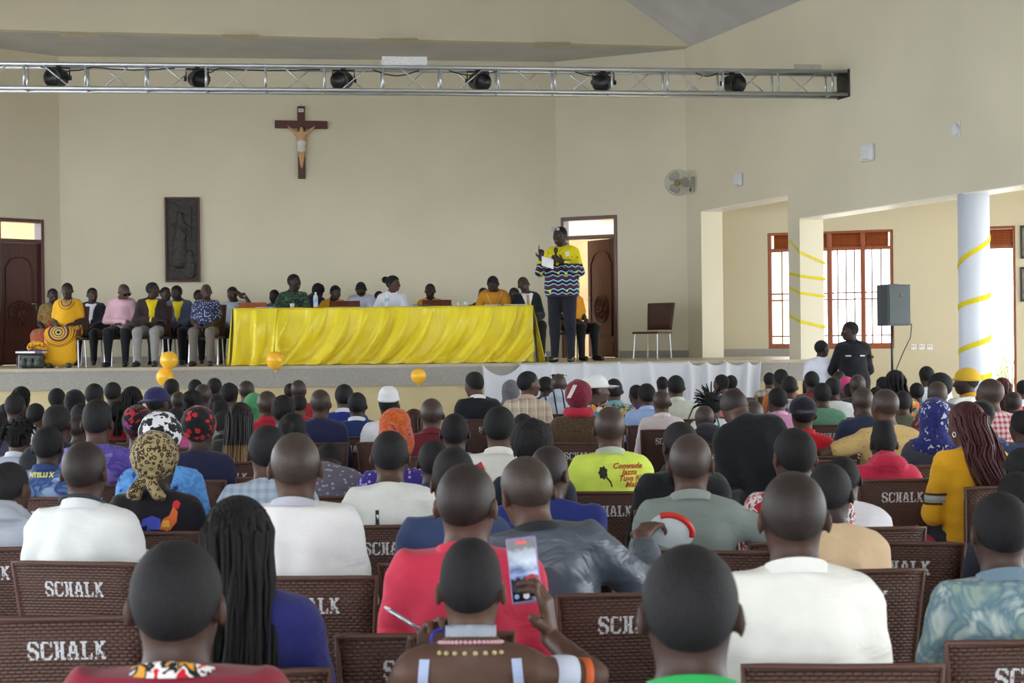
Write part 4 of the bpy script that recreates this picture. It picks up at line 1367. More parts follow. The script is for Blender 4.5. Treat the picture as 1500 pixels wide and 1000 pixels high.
# ---------------------------------------------------------------- crucifix and carved panel on the back wall
MW = frame_of(B1, B2, 0, 0)
def on_back(u, v): return on_line(B1, B2, u, v)[1]
D_ = (B2 - B1).normalized(); brz = math.atan2(D_.y, D_.x)
c = on_back(441.5, 210); top = on_back(441.5, 156); bot = on_back(441.5, 262)
cr = empty('crucifix', (c.x, c.y, bot.z), brz, label='dark red wooden crucifix with pale figure on the back wall', cat='crucifix')
Hc = top.z - bot.z; zarm = on_back(441.5, 183).z - bot.z; wa = (on_back(480, 184) - on_back(403, 182)).length
CW = wood('cross_wood', '#3c1512', '#57241d', .4)
MB().bbox((0, -.03, Hc / 2), (.12, .05, Hc), .006).build('upright', CW, cr)
MB().bbox((0, -.032, zarm), (wa, .052, .125), .006, M=Matrix.Rotation(R(.6), 3, 'Y')).build('arm', CW, cr)
MB().bbox((0, -.062, Hc - .07), (.085, .012, .055), .003).build('title_plate', plain('title_white', '#d9d6cf', .6), cr)
mb = text_mb('INRI', .034, 0, Hc - .083); mb.v = [(v[0], -.0695, v[2]) for v in mb.v]; mb.build('lettering', BLACK, cr)
MB().tube([(0, -.02, Hc), (0, -.02, Hc + .05)], .006, 6).build('hook', plain('steel2', '#9c9a94', .4, .6), cr)
# figure: one continuous small body on the cross
f = Field(axis(-.30, .30, .011), axis(-.12, .03, .011), axis(zarm - .72, zarm + .10, .011))
zs = zarm - .10
for p in (cone((0, -.045, zs - .06), (0, -.05, zs - .24), .062, .05, .03, (1.25, .7, 1)), cone((-.07, -.045, zs - .04), (.07, -.045, zs - .04), .032, .032, .02),
          ell((.004, -.065, zs + .02), (.036, .040, .048), .02), cone((0, -.05, zs - .04), (0, -.055, zs), .022, .02, .02),
          cone((-.085, -.045, zs - .04), (-.16, -.045, zs + .02), .026, .02, .02), cone((-.16, -.045, zs + .02), (-.235, -.045, zs + .095), .02, .014, .015),
          cone((.085, -.045, zs - .04), (.16, -.045, zs + .02), .026, .02, .02), cone((.16, -.045, zs + .02), (.235, -.045, zs + .095), .02, .014, .015),
          cone((-.03, -.05, zs - .24), (-.018, -.075, zs - .40), .042, .028, .02), cone((-.018, -.075, zs - .40), (-.008, -.055, zs - .56), .027, .017, .02),
          cone((.03, -.05, zs - .24), (.02, -.075, zs - .40), .042, .028, .02), cone((.02, -.075, zs - .40), (.008, -.06, zs - .56), .027, .017, .02),
          cone((0, -.06, zs - .56), (0, -.08, zs - .60), .02, .014, .015)):
    f.add(p)
V, Q = f.mesh(); link('figure', mesh_np('figure', V, Q, plain('figure_paint', '#c49a6c', .5)), cr)
f = Field(axis(-.1, .1, .011), axis(-.13, .02, .011), axis(zs - .36, zs - .15, .011))
f.add(cone((0, -.05, zs - .20), (0, -.055, zs - .31), .066, .062, .02, (1.1, .85, 1))); V, Q = f.mesh()
link('loincloth', mesh_np('loincloth', V, Q, plain('figure_cloth', '#d8d6d0', .7)), cr)
f = Field(axis(-.08, .08, .009), axis(-.12, .02, .009), axis(zs - .07, zs + .1, .009))
f.add(ell((.004, -.055, zs + .035), (.044, .040, .046))); f.add(cone((-.035, -.055, zs + .01), (-.035, -.06, zs - .04), .014, .01)); f.add(cone((.04, -.055, zs + .01), (.04, -.06, zs - .04), .014, .01))
f.add(ell((.004, -.105, zs + .005), (.024, .03, .04), cut=True)); V, Q = f.mesh()
link('hair', mesh_np('hair', V, Q, plain('figure_hair', '#1c120e', .6)), cr)

pa = on_back(241, 289); pb = on_back(294, 413); pc = on_back(267.5, 351)
rp = empty('carved_relief', (pc.x, pc.y, pb.z), brz, label='tall dark carved wooden relief hanging on the back wall', cat='wall panel')
w_, h_ = (pb.xy - pa.xy).length, pa.z - pb.z
CAR, nt_, b_ = nodes_of('dark_carving')
v_ = coords(nt_); n_ = noise(nt_, v_, 11, 5, .65, 1.5)
nt_.links.new(ramp(nt_, n_, [(.3, lin('#17140f')), (.7, lin('#3b3432'))]), b_.inputs['Base Color']); b_.inputs['Roughness'].default_value = .4
bump(nt_, b_, n_, .8, .03)
for sx in (-1, 1): MB().bbox((sx * (w_ / 2 - .015), -.03, h_ / 2), (.03, .06, h_), .004).build('frame_side', CW, rp)
for z in (.015, h_ - .015): MB().bbox((0, -.03, z), (w_ - .06, .06, .03), .004).build('frame_rail', CW, rp)
MB().box((0, -.015, h_ / 2), (w_ - .06, .03, h_ - .06)).build('back_board', CAR, rp)
f = Field(axis(-.30, .30, .016), axis(-.09, .0, .012), axis(.02, h_ - .02, .016))
rr = random.Random(4)
f.add(ell((-.03, -.03, h_ * .78), (.055, .035, .065))); f.add(cone((-.03, -.03, h_ * .70), (-.05, -.03, h_ * .25), .07, .12, .03, (1, .35, 1)))
f.add(cone((-.11, -.03, h_ * .68), (.05, -.045, h_ * .54), .03, .025, .02)); f.add(cone((.03, -.03, h_ * .68), (.12, -.03, h_ * .6), .03, .02, .02))
f.add(cone((.13, -.03, h_ * .88), (.13, -.03, h_ * .5), .018, .018, .01)); f.add(ell((.12, -.03, h_ * .34), (.05, .035, .06))); f.add(cone((.12, -.03, h_ * .3), (.12, -.03, h_ * .1), .06, .09, .03, (1, .35, 1)))
for k in range(46):
    x, z = rr.uniform(-w_ / 2 + .07, w_ / 2 - .07), rr.uniform(.1, h_ - .1)
    f.add(cone((x, -.022, z), (x + rr.uniform(-.06, .06), -.022, z + rr.uniform(-.09, .09)), .013, .009, .012))
V, Q = f.mesh(); link('carving', mesh_np('carving', V, Q, CAR), rp)

# ---------------------------------------------------------------- fan, boxes, sockets, pictures on the right-hand walls
fp = tR(1016, 270)[1]
fan = empty('wall_fan', (fp.x, fp.y, fp.z), math.atan2(-RN.y, -RN.x) - PI / 2 + PI, label='grey round wall fan in the corner beside the stage', cat='fan')
GREY = plain('fan_grey', '#b9b7b0', .5); fan_rz = fan.rotation_euler.z
fan.rotation_euler = (0, 0, math.atan2(-RN.y, -RN.x) - PI / 2)      # local y points into the hall
MB().bbox((0, .02, 0), (.09, .04, .24), .01).build('bracket', GREY, fan)
MB().bbox((.03, .045, -.06), (.03, .02, .10), .004).build('switch', BLACK, fan)
MB().tube([(0, .03, .03), (0, .14, .04), (0, .22, .03)], .025, 8).build('arm', GREY, fan, True)
loc_dir = Vector((-.30, -1.0, -.28)).normalized()      # the head looks towards the hall
WM = Matrix.Rotation(-fan.rotation_euler.z, 3, 'Z'); hd = WM @ loc_dir
Zq = hd.to_track_quat('Z', 'Y').to_matrix()
hc = Vector((0, .26, .03))
cg = MB()
for q in (.045, .09, .13, .165, .19, .205):
    zz = .05 * (1 - (q / .205) ** 2)
    cg.tube([Zq @ Vector((q * math.cos(2 * PI * k / 28), q * math.sin(2 * PI * k / 28), .03 + zz)) + hc for k in range(29)], .0035 if q < .2 else .006, 5, False)
for k in range(28):
    a_ = 2 * PI * k / 28
    cg.tube([Zq @ Vector((q * math.cos(a_), q * math.sin(a_), .03 + .05 * (1 - (q / .205) ** 2))) + hc for q in (.04, .1, .16, .205)], .002, 4, False)
    cg.tube([Zq @ Vector((q * math.cos(a_), q * math.sin(a_), .03 - .06 * (1 - (q / .205) ** 2))) + hc for q in (.04, .1, .16, .205)], .002, 4, False)
cg.build('cage', GREY, fan)
for k in range(3):
    bl = MB(); a0 = 2 * PI * k / 3
    def bf(u, v, a0=a0):
        r_ = .035 + .14 * v; a_ = a0 + (u - .5) * (.9 + .6 * math.sin(v * PI))
        return Zq @ Vector((r_ * math.cos(a_), r_ * math.sin(a_), .012 + .03 * (u - .5))) + hc
    bl.sheet(bf, 6, 5, Zq @ Vector((0, 0, .003))).build('blade', plain('fan_blade', '#9f9d98', .4), fan, True)
MB().lathe([(0, -.07), (.05, -.06), (.055, .0), (.02, .01), (.02, .03)], hc, 16, Zq).build('motor', GREY, fan, True)
MB().lathe([(.045, .075), (.047, .088), (.03, .094), (0, .095)], hc, 16, Zq).build('badge', plain('fan_badge', '#8a7a48', .4), fan, True)

def wallbox(name, u, v, w, h, d, label, cat, rnd=False):
    p = tR(u, v)[1]
    o = empty(name, (p.x, p.y, p.z), math.atan2(-RN.y, -RN.x) - PI / 2, label=label, cat=cat)
    m = plain('box_white', '#d9dae2', .5)
    if rnd:
        MB().lathe([(w, 0), (w, d * .6), (w * .8, d), (0, d * 1.05)], (0, 0, 0), 20, Euler((R(-90), 0, 0)).to_matrix(), sy=1.2).build('cover', m, o, True)
        MB().bbox((0, .005, 0), (w * 2.2, .01, w * 2.6), .003).build('base_plate', m, o)
    else:
        MB().bbox((0, d / 2, 0), (w, d, h), .012).build('cover', m, o)
        MB().bbox((0, d + .002, -h * .38), (w * .5, .006, .012), .002).build('button', plain('grille_slot', '#a09d92', .6), o)
    return o
wallbox('wall_junction_box', 1083, 263.5, .26, .19, .04, 'small white box on the wall near the fan', 'wall box')
wallbox('wall_junction_box', 1273, 224, .30, .21, .05, 'larger white box on the wall above the pillar', 'wall box')
wallbox('wall_alarm', 1402, 190, .065, .1, .06, 'round white wall alarm above the white column', 'alarm', True)
krz = math.atan2(KD.y, KD.x)
for k, u in enumerate((1338.5, 1350.5, 1362)):
    p = on_line(K0, K1, u, 508)[1]
    o = empty('wall_socket', (p.x, p.y, p.z), krz, label='white wall socket under the loudspeaker side, ' + ('nearest the loudspeaker', 'middle of three', 'nearest the column')[k], cat='socket', group='three wall sockets')
    MB().bbox((0, -.008, 0), (.085, .016, .085), .005).build('plate', plain('socket_white', '#e4e2e6', .4), o)
    MB().box((-.018, -.018, .01), (.012, .006, .022)).box((.018, -.018, .01), (.012, .006, .022)).build('switch', plain('socket_dark', '#6e6e70', .4), o)
for k, (v0, v1) in enumerate(((330, 378), (391, 441))):
    p = on_line(K0, K1, 1514, (v0 + v1) / 2)[1]; h_ = (v1 - v0) / 96.5
    o = empty('picture_frame', (p.x, p.y, p.z), krz, label='black framed picture by the garden door, %s of two' % ('upper', 'lower')[k], cat='picture')
    for sx in (-1, 1): MB().bbox((sx * .175, -.015, 0), (.03, .03, h_), .004).build('frame_side', BLACK, o)
    for sz in (-1, 1): MB().bbox((0, -.015, sz * (h_ / 2 - .015)), (.32, .03, .03), .004).build('frame_rail', BLACK, o)
    MB().box((0, -.008, 0), (.33, .008, h_ - .04)).build('print', plain('print_grey', '#7b776e', .5, var=.3, vs=9), o)

# ---------------------------------------------------------------- loudspeaker on its stand
sp = P(1306, 447, F / 117.5)
LS = plain('speaker_grey', '#3d4548', .6, var=.05)
st = empty('speaker_stand', (sp.x, sp.y, 0), label='thin black tripod stand carrying the loudspeaker near the window', cat='stand')
zb_ = P(1306, 477, sp.y).z
MB().tube([(0, 0, .1), (0, 0, .95)], .02, 10).build('lower_tube', BLACK, st, True)
MB().tube([(0, 0, .9), (0, 0, zb_ + .12)], .0155, 10).build('pole', BLACK, st, True)
MB().lathe([(.03, .93), (.03, 1.0)], (0, 0, 0), 12).build('collar', BLACK, st)
MB().tube([(.03, 0, .97), (.075, 0, .97)], .012, 8).build('knob', BLACK, st)
for k in range(3):
    a_ = 2 * PI * k / 3 + .4
    MB().tube([(.02 * math.cos(a_), .02 * math.sin(a_), .75), (.5 * math.cos(a_), .5 * math.sin(a_), .015)], .011, 6).build('leg', BLACK, st)
    MB().tube([(.02 * math.cos(a_), .02 * math.sin(a_), .3), (.26 * math.cos(a_), .26 * math.sin(a_), .38)], .008, 6).build('brace', BLACK, st)
hS = P(1306, 417, sp.y).z - zb_
ls = empty('loudspeaker', (sp.x, sp.y, zb_), R(22), label='dark grey loudspeaker on a stand beside the aisle window', cat='loudspeaker')
plan = [(-.165, -.16), (.165, -.16), (.165, -.02), (.10, .17), (-.10, .17), (-.165, -.02)]
MB().prism(plan, 0, hS).build('cabinet', LS, ls)
MB().bbox((0, -.166, hS * .5), (.30, .014, hS * .94), .006).build('grille', plain('speaker_mesh', '#485154', .7, var=.03, bmp=.3, bs=300), ls)
MB().bbox((.03, -.176, hS * .74), (.042, .006, .042), .002).build('badge', BLACK, ls)
MB().bbox((0, -.03, hS + .004), (.14, .03, .012), .004).build('handle', BLACK, ls)
pts = [Vector((.18, .02, .04 + zb_)), Vector((.24, -.03, .02 + zb_)), Vector((.22, -.05, -.15 + zb_)), Vector((.13, -.04, -.33 + zb_)), Vector((.06, -.03, -.5 + zb_)), Vector((.02, -.025, -.62 + zb_)), Vector((.025, -.025, .75))]
tag(MB().tube([p + Vector((sp.x, sp.y, 0)) for p in pts], .0065, 6).build('cable', BLACK, None, True), 'black cable hanging from the loudspeaker down its stand', 'cable')

# ---------------------------------------------------------------- table with its yellow cloth
tf0 = G(343, 107.5, 500); tf1 = G(781, 107.0, 500)
TDi = (tf1 - tf0).normalized(); TNi = Vector((-TDi.y, TDi.x)); TLn = (tf1 - tf0).length
t_rz = math.atan2(TDi.y, TDi.x)
TOP = STAGE_Z + .765
tbl = empty('long_table', (*((tf0 + tf1) / 2 + TNi * .36), STAGE_Z), t_rz, label='long wooden table hidden under the yellow cloth', cat='table')
MB().bbox((0, 0, .735), (TLn - .06, .66, .035), .005).build('tabletop', BROWN, tbl)
for x in (-TLn / 2 + .15, 0, TLn / 2 - .15):
    for y in (-.26, .26): MB().bbox((x, y, .36), (.05, .05, .72), .005).build('leg', BROWN, tbl)
tc = empty('tablecloth', (*tf0, STAGE_Z), t_rz, label='shiny yellow satin cloth draped to the floor over the long table', cat='tablecloth')
YEL, nt_, b_ = nodes_of('yellow_satin')
v_ = coords(nt_); 
nt_.links.new(ramp(nt_, noise(nt_, v_, 2.5, 3), [(.3, lin('#e6d222')), (.7, lin('#f2de2c'))]), b_.inputs['Base Color'])
b_.inputs['Roughness'].default_value = .38; b_.inputs['Sheen Weight'].default_value = .3
bump(nt_, b_, noise(nt_, coords(nt_, (3, 3, 1)), 1.6, 4, .55, 1.0), .35, .05)
Hh = .775
def fold(x, z):
    """depth of the hanging front: pleats that lean and pool on the floor"""
    t = 1 - z / Hh
    sw = .55 * t * t
    a_ = (x + sw * .8 * (1 if x > .62 else .1)) 
    f_ = math.sin(a_ * 19 + 1.6 * math.sin(a_ * 3.1)) * .6 + .22 * math.sin(a_ * 41 + 2 * math.sin(a_ * 2.2)) + .25 * math.sin(a_ * 7 - t * 4)
    f_ = math.copysign(abs(f_) ** .7, f_)
    f_ = f_ if f_ > -.4 else -.4
    pool = .10 * max(0, t - .90) / .10
    bulge = .05 * math.sin(min(1, t * 1.4) * PI) * (0.5 + .5 * math.sin(a_ * 4.3 - 2.5 * t))
    return -(.015 + (.03 + .15 * t ** .8) * (f_ + .5) + pool + bulge)
nx = 330; nz = 26
MB().sheet(lambda u, v: (u * TLn, fold(u * TLn, Hh * (1 - v)), max(.006, Hh * (1 - v) + (.012 * math.sin(u * 60) * (v > .93)))), nx, nz, (0, .006, 0)).build('front_drop', YEL, tc, True)
MB().sheet(lambda u, v: (u * TLn, v * .72 - .01, Hh + .004 * math.sin(u * 40 + v * 5)), 80, 6, (0, 0, .006)).build('top_cover', YEL, tc, True)
MB().sheet(lambda u, v: (-.015 - .05 * v * (1 + math.sin(u * 22)) - .01, (1 - u) * .70 - .01, max(.006, Hh * (1 - v))), 30, 14, (.006, 0, 0)).build('side_drop', YEL, tc, True)
MB().sheet(lambda u, v: (TLn + .01 + .05 * v * (1 + math.sin(u * 22 + 1)) + .06 * v, u * .70 - .01, max(.006, Hh * (1 - v))), 30, 14, (-.006, 0, 0)).build('side_drop', YEL, tc, True)
# folded-over flap near the left end
x0 = .02; x1 = (408 - 343) / 438 * TLn
MB().sheet(lambda u, v: (x0 + (x1 - x0) * u - .03 * v + .06 * v * (.5 - u), fold(x0 + (x1 - x0) * u, Hh * (1 - v)) * .8 - .022 - .02 * math.sin(u * 9 + v), max(.008, (Hh + .004) * (1 - v * .985))), 40, 20, (0, .006, 0)).build('flap', YEL, tc, True)

def on_table(u, y=.2):
    """point on the table top below pixel column u, y metres behind the front edge"""
    A = tf0 + TNi * y; d = ray(u, 450); n = TNi
    t = A.dot(n) / (d.x * n.x + d.y * n.y); return Vector((d.x * t, d.y * t, TOP + .022))
# name boards: wooden blocks, seen from behind
for k, (u, w_, hgt, m) in enumerate(((370, .38, .075, 'a'), (505, .42, .085, 'b'), (640, .40, .085, 'b'))):
    p = on_table(u + 0, .16)
    o = empty('name_board', p, t_rz, label=('brown wooden name board at the table end by the patterned shirt', 'dark red wooden name board between camouflage shirt and white blouse', 'dark red wooden name board before the yellow polo shirt')[k], cat='name board', group='name boards on the table')
    mw = BROWNL if m == 'a' else BROWN
    MB().add([(-w_/2, -.035, 0), (w_/2, -.035, 0), (w_/2, .035, 0), (-w_/2, .035, 0), (-w_/2, -.008, hgt), (w_/2, -.008, hgt), (w_/2, .008, hgt), (-w_/2, .008, hgt)],
             [(0,3,2,1),(4,5,6,7),(0,1,5,4),(1,2,6,5),(2,3,7,6),(3,0,4,7)]).build('board', mw, o)
    MB().bbox((0, -.0, .006), (w_ + .02, .085, .012), .003).build('base', mw, o)
CLEAR, nt_, b_ = nodes_of('clear_plastic')
b_.inputs['Base Color'].default_value = lin('#dfe8f0'); b_.inputs['Roughness'].default_value = .15; b_.inputs['Alpha'].default_value = .55
for k, (u, w_) in enumerate(((462.5, 1.0), (566.5, 1.0))):
    p = on_table(u, .14)
    o = empty('water_bottle', p, 0, label=('clear water bottle standing by the camouflage shirt', 'clear water bottle standing before the white blouse')[k], cat='bottle', group='water bottles on the table')
    MB().lathe([(0, 0), (.030, 0), (.033, .008), (.033, .05), (.030, .055), (.033, .06), (.033, .13), (.028, .155), (.013, .18), (.013, .19)], (0, 0, 0), 18).build('bottle_body', CLEAR, o, True)
    MB().lathe([(.0335, .07), (.0335, .12)], (0, 0, 0), 18).build('label_band', plain('bottle_label', '#8fb3d6', .5), o, True)
    MB().lathe([(.0145, .188), (.0145, .205), (0, .206)], (0, 0, 0), 14).build('bottle_cap', plain('cap_white', '#dde3ea', .4), o, True)
for k, (u, lab) in enumerate(((428, 'small clear cup in front of the camouflage shirt'), (673, 'clear cup beside the dark red name board end'), (683, 'clear cup nearer the orange blouse'))):
    p = on_table(u, .10)
    o = empty('plastic_cup', p, 0, label=lab, cat='cup', group='cups on the table')
    MB().lathe([(0, .002), (.026, .002), (.034, .055), (.032, .055), (.025, .006), (0, .006)], (0, 0, 0), 16).build('cup_wall', CLEAR, o, True)
    MB().lathe([(0, .03), (.0285, .03)], (0, 0, 0), 16).build('water', plain('water', '#b9cdd8', .1), o)
def paper(u, y, w_, d_, rz, lab, col='#e6e6ea', n=1):
    p = on_table(u, y)
    o = empty('paper_sheets', p, t_rz + R(rz), label=lab, cat='paper')
    for k in range(n): MB().box((.004 * k, .006 * k, .002 + .003 * k), (w_, d_, .0025), rz=R(3 * k)).build('sheet', plain('paper' + col, col, .7), o)
paper(755, .12, .30, .21, 4, 'white papers at the table end near the dark suit', n=3)
paper(722, .10, .22, .21, -6, 'white sheets before the orange blouse', n=2)
paper(598, .12, .26, .18, 3, 'pale papers under the hands of the white blouse', n=2)
paper(388, .10, .26, .2, 2, 'white sheets beside the first name board', n=2)
p = on_table(604, .16); o = empty('tablet_computer', p, t_rz, label='dark tablet lying before the white blouse', cat='tablet')
MB().bbox((.12, .02, .012), (.24, .17, .012), .003).build('tablet_case', BLACK, o); MB().box((.12, .02, .0195), (.22, .15, .002)).build('screen', plain('dark_glass', '#20242c', .1), o)

# ---------------------------------------------------------------- white cloth hung along the stage edge
SHEER, nt_, b_ = nodes_of('sheer_white')
b_.inputs['Base Color'].default_value = lin('#d9dce4'); b_.inputs['Roughness'].default_value = .8; b_.inputs['Alpha'].default_value = .86
b_.inputs['Subsurface Weight'].default_value = 0
d0_ = on_line(EL, ER, 706, 560)[0]; d1_ = on_line(EL, ER, 1112, 560)[0]
wc = empty('white_drape', (*(EL + ED * d0_), 0), math.atan2(ED.y, ED.x), label='sheer white cloth hung along the stage edge', cat='cloth')
Ld = d1_ - d0_
pins = [0.0, .135, .24, .365, .49, .60, .74, .80, .87, .95, 1.0]
def drape(u, v):
    sag = 0
    for a_, b_ in zip(pins, pins[1:]):
        if a_ <= u <= b_:
            q = (u - a_) / (b_ - a_); sag = (4 * q * (1 - q)) * (.15 if a_ == 0.0 else (.05 if a_ > .7 else .012))
    e = min(abs(u - a_) for a_ in pins)
    z = STAGE_Z - .012 - sag; z = z + (.34 - z) * v
    y = -.085 - .035 * math.exp(-(e / .012) ** 2) * (1 + v) - .03 * v * (1 + math.sin(u * 60 + 2 * math.sin(u * 17))) - .012 * math.sin(u * 140) * v
    return (u * Ld + .02 * math.sin(v * 5 + u * 9), y, z)
MB().sheet(drape, 220, 16, (0, .004, 0)).build('hanging_cloth', SHEER, wc, True)
for a_ in (.135, .24, .365, .49, .60, .74, .87):
    MB().bbox((a_ * Ld, -.075, STAGE_Z - .01), (.03, .05, .02), .004).build('pin', plain('title_white', '#d9d6cf', .6), wc)

# ---------------------------------------------------------------- balloons at the stage edge
BAL, nt_, b_ = nodes_of('yellow_balloon')
b_.inputs['Base Color'].default_value = lin('#ffc038'); b_.inputs['Roughness'].default_value = .28
b_.inputs['Subsurface Weight'].default_value = .25; b_.inputs['Subsurface Radius'].default_value = (.2, .12, .03)
for k, (u, v, r_) in enumerate(((247.5, 528, 13.3), (241.5, 552.5, 12.8), (403, 528, 13.2), (613, 551, 11.2))):
    p = P(u, v, F / 112.5 - .12); r_ = r_ / 112.5
    o = empty('balloon', p, 0, label=('round yellow balloon at the stage edge, upper of a pair', 'round yellow balloon at the stage edge, lower of a pair', 'single yellow balloon before the yellow table cloth', 'single yellow balloon below the middle of the table')[k], cat='balloon', group='balloons on the stage edge')
    prof = [(0, -1.12), (.06, -1.10), (.10, -1.05), (.35, -.94), (.62, -.76), (.86, -.46), (.98, -.12), (1.0, .12), (.93, .44), (.75, .72), (.48, .91), (.2, 1.0), (0, 1.02)]
    MB().lathe([(a_ * r_, b_ * r_) for a_, b_ in prof], (0, 0, 0), 28).build('skin', BAL, o, True)
    MB().lathe([(0, -1.2 * r_), (.13 * r_, -1.22 * r_), (.05 * r_, -1.1 * r_)], (0, 0, 0), 10).build('knot', BAL, o, True)
    MB().tube([(0, 0, -1.15 * r_), (.01, .05, -1.25 * r_), (0, .1, -.02 - r_ * .4)], .0025, 4).build('string', plain('string', '#cfcac0', .8), o)

# ---------------------------------------------------------------- bag with books beside the woman in yellow
bp = P(48, 541, F / 108.5)
bag = empty('handbag', (bp.x, bp.y, STAGE_Z), R(-8), label='dark green handbag standing beside the woman in yellow', cat='bag')
GB = plain('bag_green', '#39423d', .5)
f = Field(axis(-.22, .22, .014), axis(-.15, .15, .014), axis(-.02, .24, .014))
f.add(cone((-.12, 0, .05), (.12, 0, .05), .055, .055, .03, (1, 1.5, 1))); f.add(cone((-.12, 0, .15), (.12, 0, .15), .05, .05, .04, (1, 1.2, 1)))
for x in (-.10, 0, .10): f.add(ell((x, -.085, .075), (.045, .03, .06), .015))
f.cutf(lambda x, y, z: np.maximum(z - .2, .002 - z) + 0 * x + 0 * y)
V, Q = f.mesh(); link('bag_body', mesh_np('bag_body', V, Q, GB), bag)
for x in (-.10, .0, .10): MB().bbox((x, -.118, .115), (.07, .008, .03), .003).build('pocket_flap', plain('bag_flap', '#2c332f', .5), bag)
MB().bbox((-.168, 0, .1), (.02, .13, .17), .008).build('bag_side', plain('bag_grey', '#a9a8b4', .6), bag)
MB().tube([(-.18, 0, .18), (-.22, 0, .14), (-.215, 0, .05), (-.18, 0, .02)], .009, 6).build('strap', BLACK, bag, True)
bk = empty('notebook', (bp.x, bp.y, STAGE_Z + .2), R(-14), label='thick blue-covered notebook lying on the handbag', cat='book')
MB().bbox((-.01, -.01, .018), (.37, .2, .026), .003).build('pages', plain('paper#e6e6ea', '#e6e6ea', .7), bk)
MB().bbox((.02, -.01, .036), (.33, .21, .01), .003).build('cover', plain('book_blue', '#2b2f66', .5), bk)
MB().bbox((.15, -.115, .02), (.10, .01, .035), .003).build('spine', plain('book_blue', '#2b2f66', .5), bk)
cl = empty('folded_headscarf', (bp.x + .06, bp.y, STAGE_Z + .241), 0, label='rolled orange patterned scarf on top of the notebook', cat='scarf')
f = Field(axis(-.2, .2, .012), axis(-.12, .12, .012), axis(-.02, .16, .012))
for k in range(10):
    a_, b_ = PI * k / 10, PI * (k + 1) / 10
    f.add(cone((.1 * math.cos(a_), 0, .035 + .06 * math.sin(a_)), (.1 * math.cos(b_), 0, .035 + .06 * math.sin(b_)), .034, .034, .01))
f.add(cone((-.1, .02, .03), (.1, .02, .03), .032, .032)); V, Q = f.mesh()
link('roll', mesh_np('roll', V, Q, cloth('floral:#e0a020,#7a4a1c,#e8b02a,#c0541e')), cl)

# ---------------------------------------------------------------- chairs
WEAVE, nt_, b_ = nodes_of('brown_weave')
sx_ = nt_.nodes.new('ShaderNodeSeparateXYZ'); nt_.links.new(coords(nt_), sx_.inputs[0])
zk_ = mth(nt_, 'MULTIPLY', mth(nt_, 'ADD', sx_.outputs[2], mth(nt_, 'MULTIPLY', sx_.outputs[1], .25)), 96.0)     # one row of weave per 10 mm
row_ = mth(nt_, 'FLOOR', zk_)
xk_ = mth(nt_, 'ADD', mth(nt_, 'MULTIPLY', sx_.outputs[0], 44.0), mth(nt_, 'MULTIPLY', row_, .5))
pr_ = mth(nt_, 'MULTIPLY', mth(nt_, 'ABSOLUTE', mth(nt_, 'SINE', mth(nt_, 'MULTIPLY', xk_, PI))), mth(nt_, 'ABSOLUTE', mth(nt_, 'SINE', mth(nt_, 'MULTIPLY', zk_, PI))))
wc_ = ramp(nt_, pr_, [(.05, lin('#33201b')), (.45, lin('#583930')), (1.0, lin('#684539'))])
nt_.links.new(mix(nt_, mth(nt_, 'MULTIPLY', noise(nt_, coords(nt_), 5, 2), .5), wc_, lin('#4e342c')), b_.inputs['Base Color'])
b_.inputs['Roughness'].default_value = .42
bump(nt_, b_, pr_, .6, .006)
RIM = plain('brown_plastic', '#5c3d33', .5, var=.05)
STEEL = plain('chair_steel', '#b6b6b8', .3, .8)
PAINT, nt_, b_ = nodes_of('stencil_paint')
n_ = noise(nt_, coords(nt_), 95, 2, .6)
nt_.links.new(ramp(nt_, n_, [(.36, lin('#5a4038')), (.43, lin('#d9d9de'))]), b_.inputs['Base Color']); b_.inputs['Roughness'].default_value = .6

